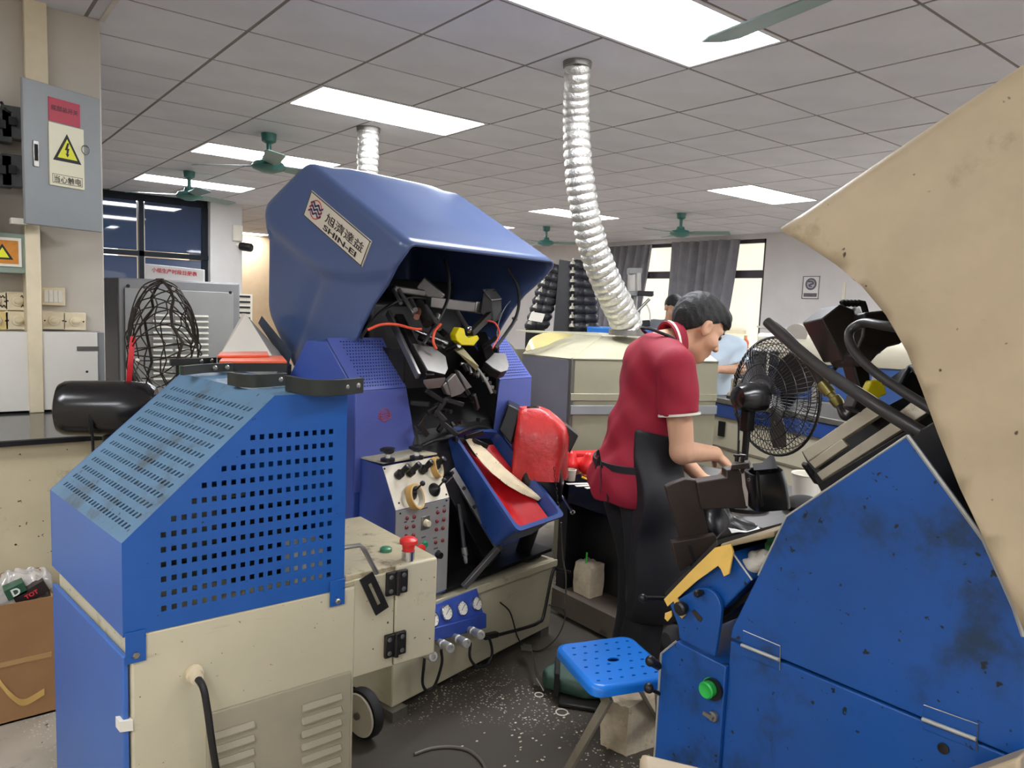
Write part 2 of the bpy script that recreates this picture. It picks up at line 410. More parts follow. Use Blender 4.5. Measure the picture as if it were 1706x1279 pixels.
# --- recessed light panels
m_lframe = mat('lamp_frame_white', (225, 225, 225), .5, var=0)
m_diff = mat('lamp_diffuser', (246, 249, 255), .6, var=0, emit=LAMP)
lab = {(1, -3): 'large bright ceiling light panel nearest the camera, partly behind a fan blade', (1, 1): 'second ceiling light panel back, above the blue machine hood',
       (1, 5): 'third ceiling light panel back, with a green fan hanging in front of it', (1, 9): 'fourth ceiling light panel back, above the dark window',
       (8, 1): 'ceiling light panel above the right-hand curtain beside the cream hood', (8, 6): 'ceiling light panel just right of the silver duct',
       (8, 10): 'small distant ceiling light panel showing beyond the blue hood tip', (5, 20): 'distant light panel in the warm corridor past the white column'}
for n, (i, j) in enumerate(lamps):
    x0 = TX0+i*TPX; x1 = x0+2*TPX; y0 = TY0+j*TPY; y1 = y0+TPY
    t = T('ceiling_light', lab.get((i, j), 'ceiling light panel outside the picture lighting the workshop'), 'ceiling light', ((x0+x1)/2, (y0+y1)/2, CZ), 'recessed ceiling light panels' if (i, j) in lab else 'ceiling lights outside the picture')
    f = B().box(x0+.01, x1-.01, y0+.01, y0+.03, CZ-.006, CZ+.012).box(x0+.01, x1-.01, y1-.03, y1-.01, CZ-.006, CZ+.012).box(x0+.01, x0+.03, y0+.03, y1-.03, CZ-.006, CZ+.012).box(x1-.03, x1-.01, y0+.03, y1-.03, CZ-.006, CZ+.012)
    t.part('frame', f, m_lframe)
    t.part('diffuser', B().box(x0+.03, x1-.03, y0+.03, y1-.03, CZ-.002, CZ+.006), m_diff)
# --- left dark window with frames
win = struct('window_1', B().box(-1.2, 3.14, WY+.02, WY+.06, 2.68, CZ).box(3.06, 3.14, WY, WY+.08, 1.05, 2.68), m_dkframe, (1, WY, 1.05))
def wpart(name, b, m): return link(name, b.mesh(name, (1, WY, 1.05), m), win)
for x in (-1.16, .05, 1.1, 2.29): wpart('mullion', B().box(x-.03, x+.03, WY-.02, WY+.07, 1.05, 2.7), m_dkframe)
wpart('transom', B().box(-1.2, 3.14, WY-.02, WY+.07, 1.965, 2.03), m_dkframe)
m_dkglass = mat('dark_glass', (40, 60, 92), .03, var=0, spec=.9)
for a, c in ((-1.1, 0), (.1, 1.05), (1.15, 2.24), (2.34, 3.06)):
    for z0, z1 in ((1.05, 1.95), (2.04, 2.68)): wpart('pane', B().box(a, c, WY+.03, WY+.045, z0, z1), m_dkglass)
# --- right window: frame, panes, curtains, building across the street
m_alu = mat('window_aluminium', (58, 52, 60), .4)
win2 = struct('window_2', B().box(RX+.05, RX+.12, oy0, oy0+.06, oz0, 2.7).box(RX+.05, RX+.12, oy1-.06, oy1, oz0, 2.7).box(RX+.05, RX+.12, oy0, oy1, oz0, oz0+.06).box(RX+.05, RX+.12, oy0, oy1, 2.64, 2.7), m_alu, (RX, 8.5, oz0))
def w2(name, b, m): return link(name, b.mesh(name, (RX, 8.5, oz0), m), win2)
for y in (7.55, 8.42, 9.4): w2('mullion', B().box(RX+.04, RX+.13, y-.045, y+.045, oz0, 2.7), m_alu)
w2('transom', B().box(RX+.04, RX+.13, oy0, oy1, 2.10, 2.22), m_alu)
m_glass = mat('clear_glass', (235, 240, 240), .02, var=0, alpha=.12)
for a, c in ((oy0+.06, 7.5), (7.6, 8.37), (8.47, 9.35), (9.45, oy1-.06)):
    for z0, z1 in ((oz0+.06, 2.10), (2.22, 2.64)): w2('pane', B().box(RX+.08, RX+.085, a, c, z0, z1), m_glass)
bm_ = B().box(14.5, 15, 2, 16, -4, 9)
struct('wall_opposite_building', bm_, mat('opposite_wall', (240, 228, 204), .8, var=.06, vs=.6), (14.5, 9, 0))
fb = bpy.data.objects['wall_opposite_building']
for k, (y, z) in enumerate([(y, z) for y in (6.6, 8.2, 9.8, 11.4) for z in (.2, 2.3)]):
    link('ledge', B().box(14.42, 14.5, y, y+1.2, z+.9, z+.98).mesh('ledge', (14.5, 9, 0), mat('opposite_ledge', (200, 185, 150), .8)), fb)
m_curt = mat('grey_curtain', (132, 131, 138), .8, var=.12, vs=5)
def curtain(label, y0, y1, zt, zb, y0b, y1b, nf, seed):
    rnd = random.Random(seed); ph = [rnd.uniform(.6, 1.4) for _ in range(40)]
    g = []
    for j in range(15):
        t = j/14; r = []
        for i in range(nf*6+1):
            s_ = i/(nf*6); y = (y0+(y1-y0)*s_)*(1-t)+(y0b+(y1b-y0b)*s_)*t
            x = RX-.1+.06*math.sin(i/6*6.28319)*ph[i//6]*(1-.2*t)+.02*math.sin(t*5+i*.3)
            r.append((x, y, zt+(zb-zt)*t))
        g.append(r)
    b = B().sheet(g, .004)
    return solo('curtain', label, 'curtain', b, m_curt, (RX-.1, (y0+y1)/2, zb), 'grey window curtains', smooth=80)
curtain('long grey curtain right of the dark window post, flared at its foot', 7.02, 8.38, 2.70, .55, 7.25, 8.45, 7, 3)
curtain('shorter-looking grey curtain behind the silver duct and air press', 8.99, 10.05, 2.68, .6, 9.36, 10.2, 6, 5)
curtain('pinkish narrow curtain edge beside the air press', 8.86, 8.97, 2.68, .6, 9.15, 9.32, 1, 6)
# --- ceiling fans
m_fgreen = mat('fan_green_enamel', (58, 112, 104), .35, var=.1)
m_fblade = mat('fan_blade_green', (112, 138, 130), .4, var=.05)
def ceiling_fan(x, y, label, a0, drop=.27, R=.62):
    t = T('ceiling_fan', label, 'ceiling fan', (x, y, CZ-.005), 'green ceiling fans')
    z = CZ-.006
    t.part('canopy', B().lathe((x, y, z), (0, 0, -1), [(0, .06), (.06, .055), (.075, .03)], 14), m_fgreen)
    t.part('rod', B().cyl((x, y, z-.07), (x, y, z-drop+.06), .02), m_fgreen)
    t.part('motor', B().lathe((x, y, z-drop+.10), (0, 0, -1), [(0, .045), (.035, .055), (.05, .11), (.085, .135), (.105, .12), (.13, .05)], 18), m_fgreen)
    for k in range(3):
        a = a0+k*2.0944; d = V((math.cos(a), math.sin(a), 0)); n = V((-d.y, d.x, 0)); c = V((x, y, z-drop+.02))
        g = []
        for q, (r, w_) in enumerate(((.1, .03), (.16, .035), (.2, .06), (.35, .065), (R-.06, .075), (R, .055))):
            p = c+d*r; g.append([p-n*w_+V((0, 0, .012)), p, p+n*w_-V((0, 0, .012))])
        t.part('blade', B().sheet(g, .006), m_fblade)
    return t
ceiling_fan(2.18, 5.93, 'green ceiling fan above and left of the blue hood, before a light panel', .25)
ceiling_fan(2.24, 8.4, 'green ceiling fan hanging in front of the fourth light panel by the window', .5)
ceiling_fan(7.75, 9.0, 'small green ceiling fan between the hood tip and the silver duct', 1.2)
ceiling_fan(7.65, 6.25, 'green ceiling fan in front of the right-hand curtain', 1.0)
_t = PZ(1188, 68, CZ-.25); _r = PZ(1372, -6, CZ-.25); _d = (_r-_t).normalized(); _c = _r+_d*.22
ceiling_fan(_c.x, _c.y, 'near ceiling fan whose grey blade crosses the large light panel', math.atan2(-_d.y, -_d.x), .27, (_c-_t).length)
# ================================================================== left side: pillar fittings, cabinet with perforated hood, fan, box
GRIME = (52, 44, 34)
m_cream = mat('cream_enamel', (194, 186, 158), .45, var=.06, vs=3, dirt=((120, 102, 76), .55, 5), speck=((60, 50, 40), .34, 60), streak=((126, 112, 88), .34, (4, 4, 26)))
m_creamtop = mat('cream_enamel_filthy', (178, 166, 134), .55, var=.1, vs=5, dirt=((92, 78, 58), .7, 14), streak=((84, 70, 52), .5, (8, 40, 8)))
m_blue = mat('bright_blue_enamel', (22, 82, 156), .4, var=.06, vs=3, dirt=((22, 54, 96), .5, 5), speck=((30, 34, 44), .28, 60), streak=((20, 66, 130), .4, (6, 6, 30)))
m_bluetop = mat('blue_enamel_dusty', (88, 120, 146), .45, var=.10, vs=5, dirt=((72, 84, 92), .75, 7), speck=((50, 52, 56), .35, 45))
m_blueside = mat('blue_enamel_side_lit', (54, 98, 170), .4, var=.04, vs=3, dirt=((40, 70, 130), .25, 8))  # lighter copy of the blue enamel, light on the left faces painted in
m_dark = mat('dark_interior', (16, 15, 15), .8, var=.3, vs=8)
m_steel = mat('bare_steel', (150, 148, 142), .35, .9, var=.12, vs=12)
m_chrome = mat('chrome', (205, 205, 205), .15, 1, var=.03)
m_blackpl = mat('black_plastic', (22, 22, 23), .35, var=.15, vs=20)
m_blackmt = mat('black_oiled_metal', (36, 33, 31), .4, .3, var=.25, vs=15, dirt=((80, 66, 50), .3, 20))
m_cable = mat('black_cable_rubber', (24, 23, 23), .5, var=.1)
m_white = mat('white_plastic', (225, 220, 205), .4, var=.04)
m_ivory = mat('ivory_plastic', (222, 208, 176), .45, var=.05, vs=10, dirt=((140, 120, 90), .3, 20))
m_greysheet = mat('grey_sheet_metal', (140, 142, 142), .45, .25, var=.06, vs=4, dirt=((110, 108, 104), .3, 6))
m_rub = mat('rubber_black', (26, 25, 25), .7)
# -------- cabinet with blue hood (near left)
Yc = 1.75; SH = -.115
def K(x, y, z): return V((x+SH*(y-Yc), y, z))          # the cabinet's end face is a little out of square
c1 = T('hydraulic_cabinet', 'cream machine cabinet with blue end panel under a blue perforated slanted hood', 'machine', (.6, 2.05, 0))
x0, xb, x1, yb = .335, .889, 1.148, 2.33
def kbox(b, a, c, y0, y1, z0, z1): return b.hexa([K(a, y0, z0), K(c, y0, z0), K(c, y1, z0), K(a, y1, z0), K(a, y0, z1), K(c, y0, z1), K(c, y1, z1), K(a, y1, z1)])
body = kbox(B(), x0+.004, xb, Yc, yb, .05, .735)
cb = c1.part('cabinet_body', body, m_cream, bev=.006)
hxc = PY(658, 1010, 1.75).x
topb = kbox(B(), x0+.003, xb-.001, Yc+.001, yb-.001, .735, .752)
topb.box(xb-.03, x1, 1.757, 2.235, .748, .768)
c1.part('cabinet_top', topb, m_creamtop, bev=.004)
c1.part('hinged_door', B().box(hxc+.002, x1, 1.75, 1.772, .475, .766), m_cream, bev=.005)
c1.part('side_box', B().box(xb-.02, x1-.004, 1.775, 2.23, .475, .748), m_cream, bev=.004)
c1.part('side_box_front', B().box(xb-.02, hxc-.002, 1.752, 1.775, .475, .752), m_cream, bev=.003)
for z in (PY(655, 1075, 1.74).z, PY(661, 971, 1.74).z):
    h = B().box(hxc-.034, hxc+.034, 1.738, 1.75, z-.034, z+.034)
    ho = c1.part('hinge', h, m_blackmt, bev=.004)
    c1.part('hinge_pin', B().cyl((hxc, 1.736, z-.034), (hxc, 1.736, z+.034), .0065), m_blackmt, ho)
    for dx in (-.02, .02):
        for dz in (-.02, .02): c1.part('screw', B().lathe((hxc+dx, 1.739, z+dz), (0, -1, 0), [(0, .007), (.002, .007), (.003, .004)], 8), m_steel, ho)
# blue end panel hung on the left face, with its latch
pv = V((-.012, 0, 0))
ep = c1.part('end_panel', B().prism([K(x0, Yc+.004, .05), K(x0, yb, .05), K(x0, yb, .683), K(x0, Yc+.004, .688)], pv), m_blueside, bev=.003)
c1.part('latch', B().hexa([K(x0-.02, Yc+.001, .515), K(x0+.004, Yc-.008, .515), K(x0+.004, Yc+.02, .515), K(x0-.02, Yc+.03, .515), K(x0-.02, Yc+.001, .54), K(x0+.004, Yc-.008, .54), K(x0+.004, Yc+.02, .54), K(x0-.02, Yc+.03, .54)]), m_white, ep)
# louvred grey panel low on the front
lp = c1.part('louvre_panel', B().box(.50, xb-.012, Yc-.008, Yc+.004, .04, .50), mat('dull_cream_panel', (160, 152, 130), .5, var=.06, dirt=((110, 98, 76), .3, 6)), bev=.003)
for k in range(8):
    z = .452-k*.036
    for a, c in ((.515, .615), (.735, .85)):
        c1.part('louvre', B().prism([(a, Yc-.008, z), (a, Yc-.02, z-.018), (a, Yc-.008, z-.022)], (c-a, 0, 0)), MATS['dull_cream_panel'], lp, bev=.004)
# hood: slanted top with slots, square-punched front
RF, RBk = .662, .662
zb, zt, zl = .735, 1.262, .95
xr = .853
hood = c1.part('hood_end', B().prism([K(x0-.012, Yc, zb), K(x0-.012, yb, zb), K(x0-.012, yb, zl), K(x0-.012, Yc, zl)], (.003, 0, 0)), m_blueside)
# slanted panel
Ls = math.hypot(RF-x0, zt-zl); Wd = yb-Yc
def slant(a, t): return K(x0-.012+(RF-x0+.012)*a, Yc+t, zl+(zt-zl)*a)
holes = []
for r in range(13):
    a = .075+r*.067
    for k in range(23):
        t = .035+k*.0222; holes.append([(a-.014, t+.004), (a+.014, t-.002), (a+.014, t+.009), (a-.014, t+.015)])
sp = B().panel([(0, 0), (1, 0), (1, Wd), (0, Wd)], holes, slant, (.0018, 0, -.0025))
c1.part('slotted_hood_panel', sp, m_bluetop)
# front panel
def front(x, z): return V((x, Yc-.001, z))
fo = [(x0-.012, zb), (xr, zb), (xr, zt), (RF, zt), (x0-.012, zl)]
holes = []
for r in range(12):
    z = zb+.048+r*.0345
    for k in range(19):
        x = .408+k*.0223
        lim = x0-.012+(RF-x0)*(z+.035-zl)/(zt-zl)+.02
        if x < max(.405, lim) or x > .835: continue
        holes.append([(x-.0058, z-.0065), (x+.0058, z-.0065), (x+.0058, z+.0065), (x-.0058, z+.0065)])
c1.part('punched_hood_front', B().panel(fo, holes, front, (0, .0025, 0)), m_blue)
c1.part('hood_back', B().prism([K(x0-.012, yb, zb), K(xr, yb, zb), K(xr, yb, zt), K(RF, yb, zt), K(x0-.012, yb, zl)], (0, -.003, 0)), m_blue)
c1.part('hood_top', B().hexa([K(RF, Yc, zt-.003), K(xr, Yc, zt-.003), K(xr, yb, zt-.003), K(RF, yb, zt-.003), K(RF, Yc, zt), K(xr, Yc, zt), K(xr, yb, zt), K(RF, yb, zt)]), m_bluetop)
c1.part('hood_right_end', B().hexa([K(xr-.003, Yc, zb), K(xr, Yc, zb), K(xr, yb, zb), K(xr-.003, yb, zb), K(xr-.003, Yc, zt), K(xr, Yc, zt), K(xr, yb, zt), K(xr-.003, yb, zt)]), m_blue)
for x in (x0-.008, .812):
    br = c1.part('hood_bracket', B().box(x, x+.042, Yc-.006, Yc-.002, .672 if x < .5 else .715-.02, .745 if x < .5 else .765), m_blue, bev=.001)
    zz = .69 if x < .5 else .708
    c1.part('bolt', B().lathe((x+.021, Yc-.006, zz), (0, -1, 0), [(0, .008), (.004, .008), (.006, .005)], 6), m_steel, br)
# machinery under the hood
c1.part('motor', B().lathe((.42, 2.05, .87), (1, .1, 0), [(0, .05), (.02, .1), (.26, .1), (.28, .06), (.36, .05)], 16), mat('motor_grey_paint', (104, 104, 100), .5, dirt=((40, 36, 30), .5, 8)))
c1.part('pump_block', kbox(B(), .62, .82, 1.88, 2.2, .752, .95), m_blackmt, bev=.01)
c1.part('white_valve', kbox(B(), .74, .83, 1.8, 1.87, .752, .86), m_white, bev=.006)
# cable gland
gl = c1.part('cable_gland', B().lathe((.472, Yc, .612), (0, -1, -.15), [(0, .021), (.012, .021), (.013, .016), (.03, .015), (.031, .011)], 12), m_ivory)
c1.part('power_cable', B().tube([(.472, Yc-.02, .61), (.479, Yc-.05, .595), (.485, Yc-.06, .55), (.497, Yc-.06, .45), (.52, Yc-.05, .3), (.55, Yc-.03, .1), (.6, Yc-.05, .012), (.9, Yc-.2, .012)], .0085), m_cable)
# bent rod with slotted stop plate
c1.part('bent_rod', B().tube([PY(572, 912, 1.76), PY(600, 908, 1.745), PY(606, 914, 1.742), PY(628, 955, 1.742)], .0065, 8, 1), m_steel)
pl = [PY(598, 966, 1.742), PY(620, 952, 1.742), PY(648, 1010, 1.742), PY(625, 1024, 1.742)]
o_ = pl[0]; ex = (pl[1]-pl[0]); ey = (pl[3]-pl[0])
c1.part('slotted_plate', B().panel([(0, 0), (1, 0), (1, 1), (0, 1)], [[(.38, .2), (.62, .2), (.62, .82), (.38, .82)]], lambda a, t: o_+ex*a+ey*t, (0, -.006, 0)), m_blackmt)
# buttons on the box top
q = PZ(680, 932, .768)
m_red = mat('emergency_red', (214, 50, 44), .35, var=.04)
es = c1.part('emergency_button', B().lathe((q.x, q.y, .795), (0, 0, 1), [(0, .017), (.02, .019), (.022, .026), (.032, .026), (.038, .018), (.04, .006)], 20), m_red)
c1.part('button_collar', B().lathe((q.x, q.y, .768), (0, 0, 1), [(0, .019), (.027, .019)], 16), m_chrome, es)
q = PZ(643, 918, .768)
c1.part('green_button', B().lathe((q.x, q.y, .768), (0, 0, 1), [(0, .018), (.009, .018), (.013, .013), (.014, .004)], 18), mat('button_green_dull', (60, 120, 84), .4))
# -------- jigs lying on the hood
m_jig = mat('jig_black_steel', (44, 46, 42), .45, .3, var=.15, dirt=((90, 84, 66), .4, 12))
m_jgreen = mat('jig_green_liner', (46, 92, 62), .5, var=.1)
m_orange = mat('orange_edge', (224, 92, 46), .5, var=.04)
def jig(label, pts, wdt, ht, col=m_jig, liner=True, grp='toe clamp jigs on the blue hood'):
    """a flat bent steel strip with a lining, screws at one end"""
    P = [PZ(x, y, z) for x, y, z in pts]; c = sum(P, V())/len(P)
    t = T('clamp_jig', label, 'tool', (c.x, c.y, min(p.z for p in P)), grp)
    b = B()
    cur = catmull(P, 5); g = [[p+V((0, 0, -ht/2)), p+V((0, 0, ht/2))] for p in cur]; b.sheet(g, .012)
    t.part('strip', b, col, bev=.001)
    if liner:
        d = (P[-1]-P[0]).normalized(); n = V((-d.y, d.x, 0))
        t.part('liner', B().sheet([[p+n*.014+V((0, 0, -ht/2+.002)), p+n*.014+V((0, 0, ht/2-.002))] for p in catmull([P[0]+(P[1]-P[0])*.1]+P[1:], 5)], .006), m_jgreen)
    e = P[-1]; d = (P[-1]-P[-2]).normalized(); s_ = V((d.y, -d.x, 0)); s_ = s_ if s_.dot(FW) < 0 else -s_
    for k in (.02, .06): t.part('screw', B().lathe(e-d*k+s_*.006, s_, [(0, .008), (.007, .008), (.01, .004)], 8), m_steel)
    return t
jig('black curved steel jig overhanging the right end of the blue hood top', [(482, 638, 1.283), (520, 645, 1.283), (560, 645, 1.283), (600, 641, 1.283)], .03, .04, liner=False)
jig('black and green lined jig in the middle of the blue hood top', [(385, 630, 1.283), (420, 634, 1.283), (474, 631, 1.283)], .03, .034)
jig('thin black jig poking out left over the slotted hood edge', [(300, 617, 1.283), (340, 613, 1.283), (385, 611, 1.283)], .03, .026)
jig('flat dark strip jig lying behind the others by the bent fan cage', [(282, 603, 1.283), (320, 602, 1.283), (357, 600, 1.283)], .03, .022, liner=False)
def plate(label, pts, h):
    P = [PZ(x, y, 1.29) for x, y in pts]; c = sum(P, V())/4
    t = T('orange_edged_plate', label, 'tool', (c.x, c.y, 1.264), 'orange edged plates on the blue hood')
    t.part('plate', B().prism([p-V((0, 0, .024)) for p in P], (0, 0, .02+h)), m_jig)
    t.part('orange_rim', B().prism([p+V((0, 0, h-.003)) for p in P], (0, 0, .006)), m_orange)
plate('green black plate with an orange rim lying in front on the blue hood', [(365, 606), (478, 606), (470, 596), (372, 597)], .005)
plate('slimmer orange rimmed plate behind, under the white sheet metal cone', [(362, 600), (448, 599), (445, 592), (368, 593)], .012)
# -------- pillar: trunking, electrical cabinet, switches
PYF = 4.14
t = T('cable_trunking', 'cream cable trunking running up the beige pillar from counter to ceiling', 'trunking', (.33, PYF, .93))
a = PY(42, 300, PYF-.16); c = PY(77, 300, PYF-.16)
t.part('upper_run', B().box(PY(40, 60, PYF-.05).x, PY(79, 60, PYF-.05).x, PYF-.05, PYF-.001, 2.05, CZ-.001), m_ivory, bev=.004)
t.part('lower_run', B().box(PY(47, 600, PYF-.16).x, PY(72, 600, PYF-.16).x, PYF-.16, PYF-.001, .925, 1.78), m_ivory, bev=.004)
# cabinet box on the pillar, its door swung open towards the right
m_ebox = mat('grey_green_enamel', (140, 143, 143), .45, .1, var=.05, vs=3, dirt=((120, 122, 110), .3, 4))
ebx = -.62; zb0 = PY(10, 378, 3.9).z; zt0 = PY(10, 152, 3.9).z; exr = .2
t = T('electrical_cabinet', 'open grey electrical cabinet high on the pillar with a danger sign on its door', 'electrical cabinet', (-.2, PYF, zb0))
sh_ = B().box(ebx, exr, PYF-.02, PYF-.001, zb0, zt0).box(ebx, exr, 3.87, PYF-.02, zb0, zb0+.015).box(ebx, exr, 3.87, PYF-.02, zt0-.015, zt0).box(ebx, ebx+.015, 3.87, PYF-.02, zb0, zt0).box(exr-.015, exr, 3.87, PYF-.02, zb0, zt0)
t.part('box_shell', sh_, m_ebox)
t.part('back_plate', B().box(ebx+.016, exr-.016, PYF-.03, PYF-.021, zb0+.016, zt0-.016), m_dark)
t.part('side_shade_sheet', B().box(exr-.0165, exr-.0155, 3.875, PYF-.03, zb0+.016, zt0-.016), m_dark); t.part('side_shade_sheet', B().box(ebx+.0155, ebx+.0165, 3.875, PYF-.03, zb0+.016, zt0-.016), m_dark)  # dark sheets added inside the shell, painted as interior shade
t.part('roof_shade_sheet', B().box(ebx+.017, exr-.017, 3.875, PYF-.03, zt0-.0165, zt0-.0155), m_dark); t.part('floor_shade_sheet', B().box(ebx+.017, exr-.017, 3.875, PYF-.03, zb0+.0155, zb0+.0165), m_dark)
for k, (px, py) in enumerate([(22, 205), (4, 210), (22, 285), (4, 285)]):
    p = PY(px, py, 4.05); bk = t.part('breaker', B().box(p.x-.045, p.x+.035, 4.03, 4.1, p.z-.07, p.z+.07), mat('breaker_grey', (78, 80, 80), .5), bev=.004)
    t.part('breaker_toggle', B().box(p.x-.02, p.x+.01, 4.01, 4.03, p.z-.015, p.z+.02), m_blackpl, bk)
p = PY(10, 262, 4.0); t.part('mounting_rail', B().box(ebx+.02, exr-.02, 4.0, 4.06, p.z-.012, p.z+.012), m_steel)
t.part('wire', B().tube([PY(2, 170, 4.05), PY(12, 185, 4.03), PY(30, 190, 4.05)], .006), m_cable)
p = PY(25, 365, 3.98); t.part('paper_packet', B().box(p.x-.02, p.x+.04, 3.93, 4.0, zb0+.018, zb0+.045), m_white, bev=.003)
# door: plane through its measured corners, hinge edge on the cabinet's right front
da = V((exr, 3.86, 0)); dz1 = PY(40, 128, 3.86).z; hx = PY(40, 250, 3.86).x
# open door leaf runs from the hinge away to the right and towards the pillar edge
Hh = V((hx, 3.86, 0)); dd = PY(169, 280, 4.02); Dd = V((dd.x, 4.02, 0))
dv = (Dd-Hh); dl = dv.length; dv.normalize(); dn = V((dv.y, -dv.x, 0))
DZ0 = PY(38, 372, 3.86).z; DZ1 = PY(40, 128, 3.86).z
def DW(u, z, o=0): return Hh+dv*u+V((0, 0, z))+dn*o
def dbox(b, u0, u1, z0, z1, o0, o1): return b.hexa([DW(u0, z0, o0), DW(u1, z0, o0), DW(u1, z0, o1), DW(u0, z0, o1), DW(u0, z1, o0), DW(u1, z1, o0), DW(u1, z1, o1), DW(u0, z1, o1)])
def DPX(px, py, o=0):
    r = ray(px, py); oo = Hh+dn*o; k = (oo-CP).dot(dn)/r.dot(dn); q = CP+k*r; return ((q-Hh).dot(dv), q.z)
dr = t.part('door', dbox(B(), 0, dl, DZ0, DZ1, -.018, .0), m_ebox, bev=.003)
u0, zz0 = DPX(81, 210); u1, zz1 = DPX(133, 208)
ut, zt_ = DPX(82, 158); ul, zl_ = DPX(134, 205)
t.part('red_sign', dbox(B(), u0, u1, DPX(108, 207)[1], DPX(108, 168)[1], 0, .003), mat('sign_crimson', (186, 54, 76), .5, var=.03), dr)
wz1, wz0 = DPX(108, 209)[1], DPX(108, 312)[1]
wu0, wu1 = DPX(81, 260)[0], DPX(139, 265)[0]
t.part('warning_sign', dbox(B(), wu0, wu1, wz0, wz1, 0, .006), mat('sign_cream', (228, 222, 190), .35, var=.03), dr, bev=.002)
uc = (wu0+wu1)/2; wl = wu1-wu0; wh = wz1-wz0
def tri(s_, o, cz): return [DW(uc, cz+s_, o), DW(uc-s_*.92, cz-s_*.72, o), DW(uc+s_*.92, cz-s_*.72, o)]
m_ink = mat('black_ink', (30, 27, 26), .6, var=0)
cz = wz0+wh*.60
t.part('triangle_border', B().prism(tri(wl*.44, .0062, cz), dn*.0012), m_ink, dr)
t.part('triangle_yellow', B().prism(tri(wl*.31, .0075, cz-wl*.008), dn*.0008), mat('warning_yellow', (226, 226, 40), .5, var=0), dr)
z_ = lambda u, z: DW(uc+u*wl, cz+z*wl, .0084)
t.part('lightning_bolt', B().prism([z_(.0, .2), z_(-.075, .0), z_(-.02, .0), z_(-.03, -.1), z_(-.06, -.09), z_(0, -.19), z_(.05, -.09), z_(.015, -.1), z_(.055, .06), z_(.01, .05), z_(.05, .2)], dn*.0006), m_ink, dr)
t.part('lettering', B().text('当心触电', DW(uc, wz0+wh*.115, .0065), dv, (0, 0, 1), w=wl*.78, bold=.01), m_ink, dr)
fr_ = B()
for a, bb, c, d in ((.07, .93, .045, .052), (.07, .93, .185, .192), (.07, .078, .045, .19), (.922, .93, .045, .19)): dbox(fr_, wu0+wl*a, wu0+wl*bb, wz0+wh*c, wz0+wh*d, .006, .0066)
t.part('lettering_border', fr_, m_ink, dr)
t.part('red_sign_lettering', B().text('底部总开关', DW((u0+u1)/2, DPX(108, 184)[1], .0035), dv, (0, 0, 1), w=(u1-u0)*.86, bold=.012), mat('silver_ink', (74, 40, 50), .5), dr)
uu, zz = DPX(59, 256)
t.part('door_lock', dbox(B(), uu-.012, uu+.012, zz-.055, zz+.055, 0, .006), m_steel, dr, bev=.002)
t.part('lock_slot', dbox(B(), uu-.007, uu+.007, zz-.03, zz+.04, .006, .008), m_dark, dr)
uu, zz = DPX(141, 250)
t.part('key_ring', B().loop(DW(uu, zz, .008), dn, .02, .0025, 18, 5), m_steel, dr)
# orange warning box
wx0, wx1 = PY(0, 430, 3.99).x-.25, PY(45, 430, 3.99).x; wz0_, wz1_ = PY(20, 455, 3.99).z, PY(20, 388, 3.99).z
t = T('warning_box', 'small grey green box with an orange warning plate under the electrical cabinet', 'electrical box', (wx0+.2, PYF, wz0_))
t.part('box_shell', B().box(wx0, wx1, 3.99, PYF-.001, wz0_, wz1_), mat('box_sage', (132, 146, 130), .5, var=.05), bev=.004)
ax0, ax1 = wx1-.26, PY(36, 420, 3.98).x; az0, az1 = PY(20, 444, 3.98).z, PY(20, 396, 3.98).z
wp_ = t.part('plate_frame', B().box(ax0, ax1, 3.983, 3.99, az0, az1), m_white)
t.part('orange_plate', B().box(ax0+.012, ax1-.012, 3.981, 3.983, az0+.012, az1-.012), mat('plate_orange', (190, 122, 36), .5, var=.25, vs=8, dirt=((224, 190, 130), .35, 10)), wp_)
p = PY(4, 421, 3.98); s_ = .04
t.part('warning_triangle', B().prism([(p.x, 3.981, p.z+s_), (p.x-s_, 3.981, p.z-s_*.7), (p.x+s_, 3.981, p.z-s_*.7)], (0, -.001, 0)), m_ink, wp_)
t.part('triangle_center', B().prism([(p.x, 3.9805, p.z+s_*.6), (p.x-s_*.62, 3.9805, p.z-s_*.5), (p.x+s_*.62, 3.9805, p.z-s_*.5)], (0, -.0012, 0)), MATS['warning_yellow'], wp_)
